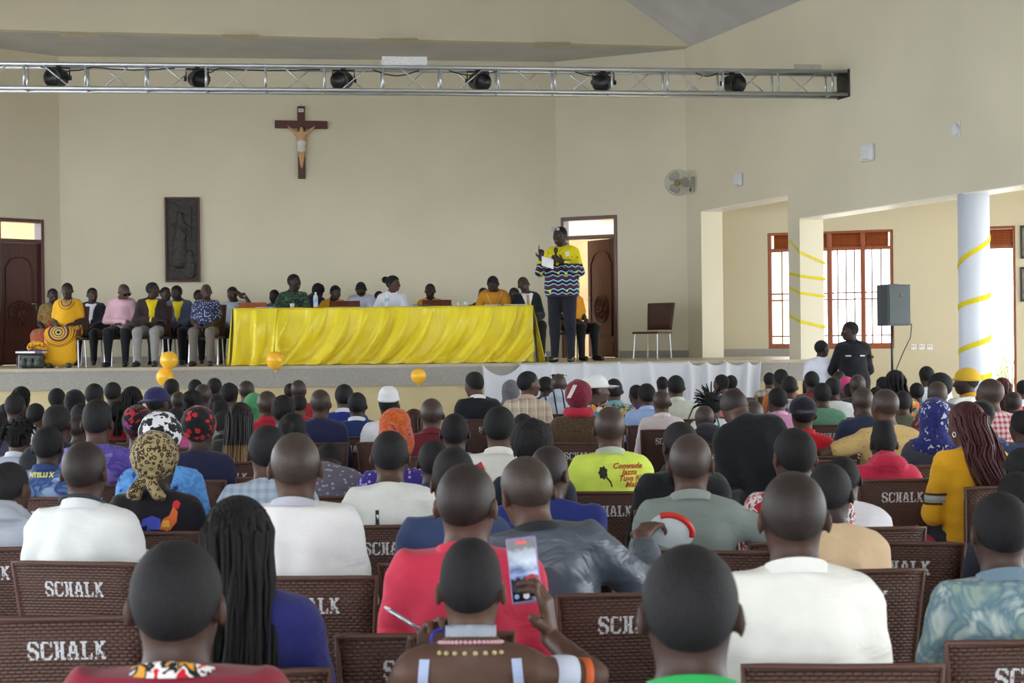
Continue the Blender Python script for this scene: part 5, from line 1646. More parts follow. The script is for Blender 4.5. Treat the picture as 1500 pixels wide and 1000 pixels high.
GLYPHS = {
'S': ".#####.|##...##|##....#|####...|.#####.|...####|#....##|##...##|.#####.",
'C': ".####.#|##...##|##....#|##.....|##.....|##.....|##....#|##...##|.#####.",
'H': "###.###|.##.##.|.##.##.|.##.##.|.#####.|.##.##.|.##.##.|.##.##.|###.###",
'A': "..###..|..###..|.##.##.|.##.##.|.##.##.|.#####.|##...##|##...##|###.###",
'L': "####...|.##....|.##....|.##....|.##....|.##....|.##...#|.##..##|#######",
'K': "###.###|.##.##.|.####..|.###...|.###...|.####..|.##.##.|.##.##.|###.###"}
def back_y(x, z):   # rear face of the chair back
    return -.195 - (z - .42) * .17 + .014 * (1 - (x / .23) ** 2) * -1 - .012
def chair_meshes():
    d = {}
    wv = lambda z: .205 + (z - .43) / .41 * .028
    def fr(u, v):
        z = .435 + .40 * v; x = (2 * u - 1) * (wv(z) - .006); return (x, back_y(x, z) + .004, z)
    d['backrest'] = MB().sheet(fr, 8, 4, (0, .012, 0)).mesh('backrest', WEAVE, False)
    pts = []
    for k in range(7): z = .43 + .41 * k / 6; pts.append((-wv(z), back_y(wv(z), z) + .008, z))
    for k in range(1, 8): x = -wv(.84) + 2 * wv(.84) * k / 8; pts.append((x, back_y(x, .84) + .008, .84))
    for k in range(7): z = .84 - .41 * k / 6; pts.append((wv(z), back_y(wv(z), z) + .008, z))
    mb = MB().tube(pts, .0085, 6); d['back_rim'] = mb.mesh('back_rim', RIM, True)
    mb = MB()
    mb.bbox((0, .03, .398), (.44, .44, .022), .008); d['seat'] = mb.mesh('seat', WEAVE)
    d['seat_rim'] = MB().bbox((0, .03, .383), (.45, .45, .016), .006).mesh('seat_rim', RIM)
    for i, (x, y) in enumerate(((-.19, -.17), (.19, -.17), (-.19, .22), (.19, .22))):
        d['leg%d' % i] = MB().tube([(x, y, .38), (x * 1.08, y * 1.12, .015)], .0115, 6).tube([(x * 1.08, y * 1.12, .02), (x * 1.085, y * 1.13, 0)], .015, 6).mesh('leg', STEEL)
    mb = MB(); px, pz = .0047, .0060; xx = -.5 * px * (6 * 8 - 1)
    for ch in 'SCHALK':
        for r_, row in enumerate(GLYPHS[ch].split('|')):
            c_ = 0
            while c_ < 7:
                if row[c_] == '#':
                    e = c_
                    while e < 7 and row[e] == '#': e += 1
                    # 1.5 mm proud of the rear face
                    x0_, x1_ = xx + c_ * px, xx + e * px; z1_ = .775 - r_ * pz; z0_ = z1_ - pz * .96
                    q = [(x0_, z0_), (x1_, z0_), (x1_, z1_), (x0_, z1_)]
                    mb.add([(a_, back_y(a_, b_) + .0022, b_) for a_, b_ in q], [(0, 1, 2, 3)])
                    c_ = e
                else: c_ += 1
        xx += 8 * px
    d['lettering'] = mb.mesh('lettering', PAINT)
    return d
CM = chair_meshes()
for m_ in ('backrest',):
    CM[m_].polygons.foreach_set('use_smooth', np.ones(len(CM[m_].polygons), dtype=bool))
def chair(x, y, z, face, label, letters=True, group=None, k=1.0):
    o = empty('plastic_chair', (x, y, z), R(face), k, label, 'chair', group)
    made = {}
    for n_, m_ in CM.items():
        if n_ == 'lettering' and not letters: continue
        par = made.get({'back_rim': 'backrest', 'lettering': 'backrest', 'seat_rim': 'seat'}.get(n_), o)
        made[n_] = link('leg' if n_.startswith('leg') else n_, m_, par)
    return o
# ---------------------------------------------------------------- people on the stage
SG = 'people seated on the stage'
def SP(u, v, s, label, chair_=True, face=180, **kw):
    kw.setdefault('lod', 'mid'); kw.setdefault('eyes', True); kw.setdefault('group', SG); kw.setdefault('tone', 0)
    pe = person(label, to=P(u, v, F / s), floor=STAGE_Z, face=face, **kw)
    if chair_:
        l = pe['root'].location
        chair(l.x, l.y, STAGE_Z, face, 'brown stage chair of the ' + label, letters=False, group='brown chairs on the stage')
    return pe
def glasses(pe, dark=True, up=False):
    h = pe['h']; z = h + (.684 if not up else .762); y = .106 if not up else .085
    mb = MB()
    for sx in (-1, 1):
        mb.bbox((sx * .033, y, z), (.054, .006, .038), .002)
        mb.tube([(sx * .06, y, z + .01), (sx * .082, y - .05, z + .008), (sx * .084, y - .10, z)], .003, 5)
    mb.tube([(-.01, y + .002, z + .008), (.01, y + .002, z + .008)], .003, 5)
    mb.v = [tuple(p) for p in deform(np.array([tuple(p) for p in mb.v]), h, pe['q'])]
    return mb.build('sunglasses', plain('dark_lens', '#15161b', .12), pe['root'])

KIT = 'rings:#d9a21c,#b9ad86,#2c2018,#6a2c22'
SP(98, 414, 106, 'person in yellow patterned gown with hands folded', top=('dress', KIT), bottom=KIT, skirt=True, fat=1.22, hair='short', shoes='#3a3a34', pitch=8, tone=5)
SP(77, 422, 100, 'person in red and green dress behind the yellow gown', top=('dress', 'floral:#a83c30,#5a7a3a,#8a2a26,#4b8a58'), bottom='floral:#4b8a58,#a83c30,#c04038', skirt=True, yaw=35, hair='short', tone=2)
p3_ = SP(183, 417, 105.5, 'person in pink shirt and sunglasses leaning sideways', top=('long', '#dcb4c4'), bottom='#1b1c24', hair='shaved', hmat='grey', shoes='#101014', pose='reach', yaw=42, pitch=24, lean=9, fat=1.12, tone=4, collar='#dcb4c4')
glasses(p3_)
p4_ = SP(135, 421, 100, 'person in dark blazer and white shirt beside the gown', top=('jacket', '#232530'), bottom='#191a20', yaw=32, hair='short', tone=0)
part_on(p4_, 'shirt_front', 'front', '#e0e0ea')
p5_ = SP(223, 413, 105.5, 'person in maroon blazer over yellow shirt looking aside', top=('jacket', '#35272d'), bottom='#8f8d8b', yaw=62, twist=14, hair='short', shoes='#2a2220', pose='reach', tone=2)
part_on(p5_, 'shirt_front', 'front', '#dcc81a')
SP(242, 420, 99, 'person in dark jacket half hidden behind the maroon blazer', top=('jacket', '#26242b'), yaw=45, hair='short')
p7_ = SP(257, 418, 100, 'person in slate blazer with yellow shirt looking down', top=('jacket', '#4d5670'), bottom='#1c1c24', yaw=-25, pitch=16, hair='short', shoes='#1a1a1e', tone=2)
part_on(p7_, 'shirt_front', 'front', '#dcc81a')
SP(302, 416, 106, 'bearded person in blue and white printed shirt, grey trousers', top=('tee', 'spots:#2a3358,#c6cde0'), bottom='#6f6762', hair='shaved', hmat='grey', fat=1.18, shoes='#1c1a1b', yaw=10, tone=0)
SP(291, 424, 98.5, 'person hidden behind the blue and white printed shirt', top=('long', '#3a3a44'), yaw=40, hair='short')
p10 = SP(339, 420, 100.5, 'person in pale shirt resting head on one hand', top=('tee', '#aeb8c8'), pose='head_hand', pitch=20, yaw=-15, hair='short', tone=0)
mb = MB(); w_ = Vector((-.185, .08, .50 + .60)); mb.lathe([(.036, -.012), (.036, .012)], w_, 14, Vector((.4, -.2, .6)).normalized().to_track_quat('Z', 'Y').to_matrix())
mb.build('wristwatch', STEEL, p10['root'], True)
SP(401, 424, 99, 'person in blue grey suit behind the camouflage shirt', top=('jacket', '#5f7086'), yaw=-20, pitch=10, hair='short', tone=2)
SP(430, 401, 101, 'person in green camouflage shirt looking towards the speaker', top=('long', 'camo:#26352e,#3f5a48,#1a231f,#5b7361'), pose='table', yaw=55, hair='shaved', fat=1.15, collar='#2c3c34', tone=2)
SP(472, 418, 99, 'person with thick black braids in dark blue top', top=('long', '#28306a'), hair='curly', pitch=45, yaw=60, lean=10)
SP(493, 418, 100, 'person in black and yellow shirt with head bowed', top=('polo', '#d39a1c'), yaw=38, pitch=22, hair='short', pose='table', collar='#1a1a1c')
SP(528, 415, 100, 'person in pale lilac shirt looking straight down', top=('long', '#ccd2ea'), pitch=42, hair='shaved', pose='table', collar='#d8dcf0')
SP(575, 403, 101.5, 'person in white blouse with hair tied back', top=('long', '#e4e6f4'), hair='bun', yaw=62, pose='table', collar='#e8eaf6', tone=3)
SP(555, 426, 97.5, 'person hidden behind the white blouse', top=('long', '#2c2c34'), yaw=20)
SP(630, 415, 99, 'person in yellow polo shirt with black collar', top=('polo', '#d89a20'), collar='#141416', hair='short', tone=2)
p19 = SP(721, 406, 101.5, 'person in orange embroidered blouse reading a phone', top=('dress', '#d5952c'), pose='table', pitch=32, lean=8, yaw=-8, hair='short', tone=5)
mb = MB()
for sx in (-1, 1):
    for k in range(6):
        x0, z0 = sx * (.015 + .02 * k), .28 + .045 * k
        mb.add([(x0, 0, z0), (x0 + sx * .008, 0, z0), (x0 + sx * .028, 0, z0 + .045), (x0 + sx * .02, 0, z0 + .045)], [(0, 1, 2, 3)])
decal(p19, 'embroidery', mb, plain('pale_thread', '#e6dfa8', .7), back=False, lift=.005)
SP(708, 421, 98, 'person in dark top behind the orange blouse', top=('long', '#38242a'), yaw=-30)
p21 = SP(764, 406, 101.5, 'person in black suit and gold tie leaning back', top=('jacket', '#15161c'), bottom='#17181e', roll=14, yaw=-12, pitch=-6, lean=-7, face=190, shoes='#0e0e10', hair='short', tone=0)
part_on(p21, 'shirt_front', 'front', '#dfe2ec')
mb = MB(); mb.sheet(lambda u, v: ((u - .5) * (.035 + .03 * v), 0, .50 - .36 * v), 3, 14)
decal(p21, 'necktie', mb, cloth('#b99a58'), back=False, lift=.012)
SP(753, 421, 98, 'person hidden behind the black suit', top=('long', '#4c3e36'), yaw=-40)
SP(838, 410, 101, 'person in orange shirt seated behind the standing speaker', top=('tee', '#d8921f'), bottom='#15161a', face=212, shoes='#241d1b', hair='short')

spk = person('person speaking into a microphone in yellow printed shirt', to=P(820, 331.5, F / 108.5), floor=STAGE_Z, face=165, stand=True, pose='speech', lod='mid', eyes=True, fat=1.16,
             top=('long', 'speaker:#dccb16,#15151c,#4f9fd0,#d6d8e0,#64203c'), bottom='#1b1d28', shoes='#15151a', hair='shaved', tone=2, yaw=-22, pitch=6)
glasses(spk, up=True)
rl = spk['root']; k_ = spk['k']
def hold(pe, local):
    l = Vector(local); return pe['root'].location + Matrix.Rotation(pe['root'].rotation_euler.z, 3, 'Z') @ l * pe['k']
def aim(pe, local, world_rz=0): return pe['root'].rotation_euler.z + world_rz
hp_ = hold(spk, (.01, .30, .93 + .375))
mic = empty('microphone', hp_, aim(spk, 0), 1.0, 'black handheld microphone raised to the mouth of the speaker', 'microphone')
MM = Euler((R(18), R(0), 0)).to_matrix()
MB().lathe([(0, -.09), (.013, -.09), (.017, .06), (.014, .07)], (0, 0, 0), 14, MM).build('handle', BLACK, mic, True)
MB().lathe([(.014, .068), (.027, .08), (.031, .105), (.026, .13), (.012, .145), (0, .147)], (0, 0, 0), 14, MM).build('mic_head', plain('mic_mesh', '#2c2d30', .5, .4), mic, True)
nt2 = hold(spk, (.10, .345, .93 + .315))
no = empty('folded_paper', nt2, aim(spk, 0), 1.0, 'white folded paper held in the speaking hand', 'paper')
MB().sheet(lambda u, v: ((u - .5) * .16, .01 * math.sin(u * 3), (v - .5) * .13 + (u - .5) * .05), 6, 4, (0, .002, 0)).build('sheet', plain('paper#e6e6ea', '#e6e6ea', .7), no, True)
# badge and pocket patch on the shirt
mb = MB().add([(-.115, 0, .40), (-.07, 0, .40), (-.07, 0, .46), (-.115, 0, .46)], [(0, 1, 2, 3)]); decal(spk, 'badge', mb, plain('badge_white', '#d8d9de', .5), back=False, lift=.006)
mb = MB().add([(.075, 0, .385), (.125, 0, .385), (.125, 0, .415), (.075, 0, .415)], [(0, 1, 2, 3)]); decal(spk, 'badge', mb, plain('badge_white', '#d8d9de', .5), back=False, lift=.006)
mb = MB()
for k in range(6):
    mb.add([(-.13 + .018 * k, 0, .345), (-.118 + .018 * k, 0, .345), (-.118 + .018 * k, 0, .365), (-.13 + .018 * k, 0, .365)], [(0, 1, 2, 3)])
decal(spk, 'pocket_letters', mb, plain('letters_blue', '#1d2b4a', .6), back=False, lift=.005)

cp = P(957, 527, F / 96.5)
chair(cp.x, cp.y + .0, STAGE_Z, 146, 'empty brown chair standing alone by the right door of the stage', letters=False, group='brown chairs on the stage')

# two people standing in the aisle
pol = person('person in black police uniform standing with hands behind back', to=P(1245, 470.5, F / 117), floor=0, face=186, stand=True, pose='behind', lod='mid', eyes=True, top=('long', '#14161f'), bottom='#14161f',
             hair='shaved', shoes='#0d0d0f', yaw=-82, pitch=4, tone=2, fat=1.02, collar='#14161f')
mb = MB()
for k, c_ in enumerate(('#d8b520', '#b8402a', '#17171a')):
    mb = MB().bbox((-.226, .035, .93 + .37 - .013 * k), (.012, .06, .012), .002); mb.build('sleeve_flag', plain('flag' + c_, c_, .6), pol['root'])
mb = MB().add([(.06, 0, .36), (.12, 0, .36), (.12, 0, .375), (.06, 0, .375)], [(0, 1, 2, 3)]); decal(pol, 'name_tape', mb, plain('tape_white', '#c9ccd2', .6), back=False, lift=.005)
mb = MB().add([(-.12, 0, .36), (-.05, 0, .36), (-.05, 0, .375), (-.12, 0, .375)], [(0, 1, 2, 3)]); decal(pol, 'name_tape', mb, plain('tape_white', '#c9ccd2', .6), back=False, lift=.005)
for sx in (-1, 1): MB().bbox((sx * .13, -.03, .93 + .53), (.10, .05, .012), .003, M=Euler((0, R(14 * sx), 0)).to_matrix()).build('epaulette', cloth('#10131b'), pol['root'])
person('person in white short sleeves standing beside the pillar', to=P(1203, 498, F / 116), floor=0, face=-12, stand=True, pose='hang', lod='mid', top=('tee', '#dfe3f2'), bottom='#24262e', hair='short', yaw=-50, tone=2, eyes=True)
# ---------------------------------------------------------------- the audience
AUD = []
def A(u, v, w, hair, top, mat, label, **kw): AUD.append(dict(u=u, v=v, w=w, hair=hair, top=top, mat=mat, label=label, kw=kw))
LOC = dict(n=60, length=.10)
# nearest rows
A(257, 790, 132, 'short', 'polo', '#8e2038', 'person in maroon jacket with flowered collar nearest the lens', hmat='soft', collar='floral:#c8202c,#e8e4e4,#1c1c20,#d89a30', lod='near', tone=1, fat=1.1, drop=.05)
A(1010, 797, 140, 'short', 'tee', '#2aa052', 'person in bright green shirt with rounded short hair', hmat='soft', lod='near', tone=0, drop=.03, collar='#2aa052')
A(348, 724, 92, 'braids', 'tee', '#2c2f74', 'person with long black locks in indigo dress', hmat='black', lod='near', strand=dict(n=170, length=.60, rad=.0075, spread=.05, seed=3), tone=3)
A(689, 787, 93, 'fade', 'tank', '#a8b8da', 'person filming with a phone, bare shoulders and bead necklaces', hmat='soft', lod='hero', pose='filming', tone=4, yaw=-4, face=0, chair_du=75)
A(1162, 690, 96, 'shaved', 'long', '#f7f6f1', 'person in wide white shirt with close cropped hair', hmat='shaved', lod='near', collar='#f0efec', fat=1.22, tone=1, chair_du=45)
A(1466, 720, 84, 'shaved', 'tee', 'tie:#7d93a0,#b9c4c0,#5f7d8c,#8fa39b', 'bald person in faded blue and green tie-dyed shirt', lod='near', fat=1.15, collar='#6d8494', tone=0)
A(682, 678, 78, 'shaved', 'long', '#d63a56', 'bald person in red shirt before the filming phone', lod='near', hmat='shaved', tone=4, yaw=-14, collar='#d63a56', fat=1.08, chair_du=-60, drop=.04)
A(764, 668, 78, 'shaved', 'jacket', 'leather:#56606f', 'bald person in dark leather jacket with arm stretched out', lod='near', hmat='grey', pose='phone_low', yaw=22, pitch=8, tone=4, fat=1.12, collar='#2b2d30', side=-6, chair_du=95, drop=.045)
A(432, 633, 73, 'shaved', 'long', '#e9e8ea', 'person in plain white sweater with cropped hair', lod='near', hmat='grey', yaw=8, tone=3, collar='#b9bcc8', fat=1.15, chair_du=32, drop=.045)
A(123, 646, 64, 'shaved', 'polo', '#eceeef', 'person in white polo shirt with dark neck line', lod='near', hmat='shaved', collar='#e4e6ea', tone=1, fat=1.08, chair_du=32)
A(12, 676, 56, 'shaved', 'hoodie', '#b4bac8', 'person in pale grey hooded sweatshirt', lod='near', hmat='soft', yaw=-15, tone=3, fat=1.1, chair_du=-10, drop=.04)
A(1214, 678, 62, 'short', 'long', '#d9bd9a', 'person in tan shirt right behind the wide white shirt', lod='near', hmat='soft', yaw=-20, lean=6, tone=2, fat=1.12)
A(664, 654, 68, 'fade', 'long', '#3b4b72', 'person in denim blue shirt beside the bald red shirt', lod='near', hmat='soft', yaw=12, tone=3, drop=.03)
A(1164, 626, 60, 'short', 'tee', 'floral:#dcd6d4,#b02030,#d9d5d4,#404048', 'person in red and white flowered shirt', lod='near', hmat='black', yaw=14, tone=3)
A(1011, 635, 60, 'shaved', 'long', '#7f8985', 'person in grey green shirt resting an arm aside', lod='near', hmat='grey', pose='right_out', yaw=-8, tone=3, collar='#8b9490', fat=1.1, chair_du=30)
A(1232, 668, 50, 'short', 'long', '#e6e4ec', 'person in white shirt hidden behind the tan shirt', lod='near', yaw=-15, lean=14, tone=2)
A(228, 630, 54, 'wrap', 'tee', 'floral:#17151c,#1a1820,#1c1a22,#17151c', 'person in leopard headscarf and black shirt with a rooster', hmat='leopard:#a8966e,#3a2c1e', lod='near', yaw=-6, tone=2, chair_du=8)
A(571, 630, 50, 'short', 'tee', '#e8eae6', 'person in white shirt numbered one', lod='near', hmat='soft', tone=3, fat=1.1)
A(804, 652, 54, 'fade', 'jacket', '#2b3780', 'person with a blue jacket thrown over the shoulders', lod='near', hmat='shaved', yaw=-30, lean=8, tone=3)
A(392, 622, 56, 'short', 'long', 'check:#aebccc,#8fa0b8', 'person in pale blue gingham shirt', lod='near', hmat='soft', yaw=8, tone=3)
A(893, 595, 47, 'shaved', 'tee', '#dcf062', 'person in neon yellow shirt with red handwriting', lod='near', hmat='grey', tone=3, fat=1.15, collar='#b4c0a8')
A(996, 617, 50, 'short', 'hoodie', '#16171c', 'person in black hoodie with a pink collar edge', lod='near', hmat='soft', yaw=18, collar='#a82a64', tone=2)
A(731, 594, 47, 'short', 'polo', '#e4e2dc', 'person in white and red track jacket', lod='near', hmat='black', tone=3, collar='#e9e6df')
A(778, 612, 52, 'afro', 'long', '#232a3a', 'person with round afro and navy sweater', lod='near', hmat='black', scale_up=.84, tone=2)
A(642, 607, 0, 'short', 'long', '#3d434d', 'x') if False else None
A(666, 605, 43, 'short', 'long', '#a3a8b4', 'person in pale grey shirt beside the maroon shirt', lod='near', hmat='black', tone=2)
A(635, 644, 48, 'short', 'long', '#22304e', 'person in navy shirt half hidden by the denim shirt', lod='near', hmat='soft', tone=2)
A(70, 623, 43, 'short', 'polo', 'tie:#33518a,#5d7fb8,#2a3f74,#8fa6cc', 'person in blue galaxy print shirt', lod='near', hmat='black', collar='#2d4070', tone=2)
A(142, 584, 42, 'fade', 'tee', 'tie:#3d2f6e,#6a59b8,#4a3a88,#8478cc', 'person in violet tie-dyed shirt with flat top hair', lod='near', hmat='soft', tone=3)
# middle rows
A(1413, 587, 45, 'braids', 'long', '#dca21c', 'person with burgundy braids and mustard sweater', hmat='burgundy', lod='near', yaw=22, strand=dict(n=100, length=.40, rad=.006, spread=.06, swing=.10, seed=5), tone=3, pitch=8, chair_du=20)
A(1294, 615, 37, 'flattop', 'hoodie', '#c22a4a', 'person in crimson hooded jacket with flat top', lod='near', hmat='black', tone=2, chair_du=8)
A(1297, 569, 38, 'shaved', 'tee', 'sparse:#cdae74,#6b5836', 'bald person in tan printed shirt, arms spread wide', lod='row', hmat='grey', pose='wide', yaw=14, tone=4, fat=1.2)
A(1498, 600, 34, 'short', 'long', '#3b4a68', 'person at the edge behind the patterned shawl', lod='row', hmat='soft', yaw=10)
A(1497, 655, 46, 'short', 'tee', 'ankara:#b8402c,#2c6fa0,#1c1a22,#c9b08a,#2a2438', 'person in red and blue patterned shawl', lod='near', hmat='black', tone=2)
A(1490, 690, 40, 'shaved', 'tee', '#2a2f3c', 'bald person in dark shirt behind the tie-dyed shirt', lod='row', tone=2)
A(237, 601, 48, 'roundbeanie', 'tee', 'camo:#4f86c8,#5c9be0,#4f86c8,#26345c', 'person in white star beanie and sky blue shirt', hmat='dense:#dcdde2,#1b1b20', lod='row', yaw=-12)
A(203, 592, 38, 'beanie', 'long', '#b02232', 'person in black, pink and red slouch beanie', hmat='camo:#b02a3c,#1a171c,#1c181e,#a03a94', lod='row', yaw=8)
A(292, 593, 40, 'roundbeanie', 'tee', '#26284a', 'person in black beanie with red stars', hmat='stars:#17161a,#b82a34', lod='row')
A(351, 588, 35, 'braids', 'tee', '#2c2a2c', 'person with very long blond tipped braids', hmat='ombre', lod='row', strand=dict(n=110, length=.60, rad=.0065, spread=.035, seed=9), tone=3)
A(331, 600, 30, 'short', 'jacket', '#3f4a3c', 'person in olive jacket beside the blond braids', lod='row', hmat='black', yaw=-60, lean=10, tone=2, collar='#1a1a1a')
A(429, 604, 40, 'pony', 'tee', '#c02a38', 'person with black ponytail and red shirt', lod='row', hmat='black', roll=4)
A(484, 662, 34, 'short', 'dress', 'spots:#6a6878,#a8a4c0', 'person in grey shawl bending forward', lod='row', lean=34, pitch=30, tone=2, kmin=.95)
A(569, 565, 30, 'kufi', 'tee', '#e1e3ea', 'person in white knitted skullcap and white shirt', hmat='#e3e3e6', lod='row')
A(580, 596, 43, 'tallwrap', 'dress', 'spots:#3d2f8a,#b4aee0', 'person in tall orange headwrap and purple dotted dress', hmat='floral:#b85a24,#a84a1e,#c4602a,#5a2f74', lod='row', tone=2)
A(606, 598, 25, 'braids', 'tee', '#6b3a30', 'person with long brown braids beside the orange headwrap', hmat='brown', lod='row', strand=dict(n=60, length=.46, rad=.006, spread=.03, swing=.06, seed=11), tone=3)
A(632, 583, 32, 'shaved', 'long', '#6a1e2c', 'bald person in maroon shirt with upright collar', hmat='grey', lod='row', collar='#6a1e2c', tone=3)
A(693, 544, 25, 'fade', 'jacket', '#1b1d26', 'person in black suit turned to the yellow table', hmat='black', lod='row', yaw=42, pitch=10, collar='#e0dcdc', tone=3, chair_du=20)
A(773, 543, 27, 'short', 'polo', 'plaid:#c9b9a4,#a99a8c,#e0d8cc', 'person in beige plaid shirt in profile', hmat='black', lod='row', yaw=-62, tone=3, collar='#b89a90')
A(748, 556, 22, 'hijab', 'long', '#5c5a60', 'person in grey hood beside the beige plaid', hmat='#6d6a70', lod='far')
A(799, 551, 21, 'short', 'long', '#3d2e2c', 'person in dark top behind the beige plaid', yaw=-50, tone=2)
A(818, 547, 23, 'shaved', 'hoodie', 'stripe:#c2ccdc,#3c4258', 'person in striped pale hoodie, sunglasses on head', hmat='grey', lod='row', tone=3)
A(847, 555, 32, 'roundbeanie', 'jacket', 'tweed:#5c4a30,#3a2c20', 'person in crocheted crimson beanie and brown tweed', hmat='tweed:#7e2236,#5e1626', lod='row', collar='#b02438', tone=2, chair_du=2)
A(870, 547, 30, 'cap', 'tee', 'ankara:#d8902c,#2c88b8,#1c2030,#d8d0c0,#c04a30', 'person in white cap and colourful print shirt', hmat='#dfe0e2', lod='row', yaw=-70, roll=-6)
A(899, 554, 26, 'short', 'polo', 'floral:#2c7aa0,#1f5a78,#c8a030,#58b0c8', 'person in teal and gold print shirt', hmat='soft', lod='row', collar='#6d9aa8')
A(947, 561, 26, 'short', 'polo', '#9ab4e0', 'person in light blue shirt beside the blush shirt', hmat='black', lod='row', yaw=16, collar='#a6bce4')
A(932, 563, 20, 'short', 'long', '#4a3a68', 'person with head just before the light blue shirt', yaw=24)
A(969, 571, 25, 'shaved', 'long', '#dccfd4', 'person in blush white shirt with cropped hair', hmat='grey', lod='row', tone=4, collar='#e2d6da')
A(990, 549, 25, 'short', 'polo', '#c4c9b8', 'person in pale sage shirt with a dark strap', hmat='black', lod='row', collar='#ced2c2')
A(970, 551, 17, 'short', 'long', '#3c3c46', 'person half hidden behind the pale sage shirt')
A(1031, 594, 29, 'shaved', 'hoodie', '#2c2a34', 'bald person in charcoal hooded jacket', hmat='grey', lod='row', pitch=14)
A(1043, 567, 26, 'locs', 'tee', 'stripe:#cfd6d8,#3a6a70', 'person with spiky locks and striped top', hmat='black', lod='row', strand=dict(n=60, length=.10, seed=4))
A(1057, 548, 20, 'short', 'long', '#b8b4c4', 'person facing sideways near the cloth end', yaw=40)
A(1071, 549, 16, 'bun', 'long', '#3a3440', 'person with small bun near the cloth end', yaw=-20)
A(1076, 567, 20, 'short', 'tee', '#d0808c', 'person in salmon pink shirt behind the black suit', hmat='soft')
A(1066, 575, 35, 'shaved', 'jacket', '#15171c', 'person in black suit leaning far over', hmat='shaved', lod='row', lean=22, side=-16, pitch=16, yaw=14, tone=4, chair_du=55, fat=.98)
A(1103, 588, 30, 'shaved', 'tee', '#cf6f34', 'person in orange shirt behind the black suit', hmat='grey', lod='row', yaw=-14, pitch=22, lean=8)
A(1127, 545, 17, 'short', 'tee', 'plaid:#b8b4a8,#8a8478', 'person in pale check shirt near the drape end', yaw=-30)
A(1144, 540, 21, 'fade', 'tee', '#b86a3a', 'person in rust shirt below the pillar', hmat='black', yaw=20)
A(1156, 550, 24, 'shaved', 'tee', 'plaid:#cfcad6,#6a5a78', 'person in violet plaid shirt', hmat='soft', lod='row')
A(1139, 567, 27, 'short', 'polo', '#c48cae', 'person in pink polo shirt with long cut hair', hmat='black', lod='row', yaw=14, collar='#cf9aba')
A(1189, 543, 22, 'short', 'tee', '#7a1e34', 'person in maroon top below the white sleeves', hmat='black')
A(1204, 560, 26, 'short', 'tee', '#5d8a70', 'person in sage green shirt', hmat='black', lod='row')
A(1220, 552, 24, 'short', 'tee', '#d4d9d8', 'person in white shirt behind the sage green', hmat='soft')
A(1229, 543, 19, 'shaved', 'tee', '#4a5058', 'person in grey shirt below the police uniform', hmat='shaved')
A(1239, 551, 20, 'roundbeanie', 'tee', '#33303c', 'person in bright pink headwrap', hmat='#d0427e')
A(1256, 548, 23, 'shaved', 'long', '#2c3140', 'bald person beside the pink headwrap', hmat='grey')
A(1246, 560, 21, 'short', 'long', '#32303a', 'person in dark top before the pink headwrap', hmat='soft', yaw=20)
A(1176, 579, 35, 'capback', 'polo', '#c01a28', 'person in red shirt and dark cap worn backwards', hmat='#191a26', lod='row', collar='#c01a28', tone=3)
A(1263, 567, 31, 'shaved', 'long', '#27304a', 'bald person in navy shirt with arms on knees', hmat='grey', lod='row', pose='lean', lean=10)
A(1266, 580, 27, 'fade', 'polo', '#b8ac9c', 'person in beige collared shirt beside the tan print', hmat='soft', lod='row', yaw=20, collar='#c4b8a8')
A(1284, 566, 17, 'short', 'long', '#30303a', 'person between navy shirt and tan print shirt')
A(1311, 541, 26, 'braids', 'tee', 'ankara:#3f8a7a,#c8702c,#2a2a30,#b8b070', 'person with black braids in teal and orange print', hmat='black', lod='row', strand=dict(n=50, length=.26, rad=.008, spread=.02, seed=13))
A(1294, 551, 17, 'braids', 'long', '#303038', 'person with thin braids beside the teal print', hmat='black', strand=dict(n=24, length=.2, rad=.007, spread=.02, seed=15), yaw=30)
A(1355, 536, 22, 'short', 'long', '#dde0ea', 'person in white shirt leaning by the wall sockets', hmat='black', lod='row', lean=10, side=-8)
A(1376, 545, 31, 'afro', 'long', '#3a3440', 'person with large round afro', hmat='black', lod='row', scale_up=.84)
A(1373, 558, 27, 'shaved', 'tee', 'floral:#a8a090,#804040,#303440', 'bald person before the large round afro', hmat='grey')
A(1368, 582, 37, 'hijab', 'long', '#3a3c48', 'person in blue flowered hood', hmat='floral:#20245e,#262c70,#1f2358,#b8bcd0', lod='row')
A(1417, 538, 27, 'cap', 'polo', '#dfe0e4', 'person in yellow cap with yellow trimmed white top', hmat='#cfa92e', lod='row', yaw=72, collar='#cc9c24', eyes=True, tone=2)
A(1451, 554, 34, 'shaved', 'tee', 'check:#c9b4b4,#9a3040', 'bald person in red check shirt', hmat='grey', lod='row', yaw=30)
A(1468, 552, 22, 'braids', 'long', '#b02f4c', 'person with dark red braids beside the red check', hmat='burgundy', lod='row', strand=dict(n=50, length=.36, rad=.007, spread=.03, seed=17))
A(1484, 573, 18, 'shaved', 'tee', '#6a6470', 'bald person near the edge in grey', hmat='shaved')
A(1499, 556, 20, 'short', 'tee', '#dbe0ec', 'person in white sleeves near the garden door', hmat='black')
A(1434, 585, 30, 'beanie', 'hoodie', 'camo:#1c2028,#1a1e28,#2240a8,#1c2028', 'person in black hood and blue black jacket', hmat='#141519', lod='row')
A(1388, 624, 30, 'shaved', 'long', '#4d4a50', 'person in grey shirt leaning behind the mustard sweater', lean=24, pitch=20, lod='row')
A(1343, 560, 20, 'short', 'long', '#585a64', 'person in slate top beside the flowered hood')
A(1497, 524, 0, 'short', 'tee', '#ffffff', 'x') if False else None
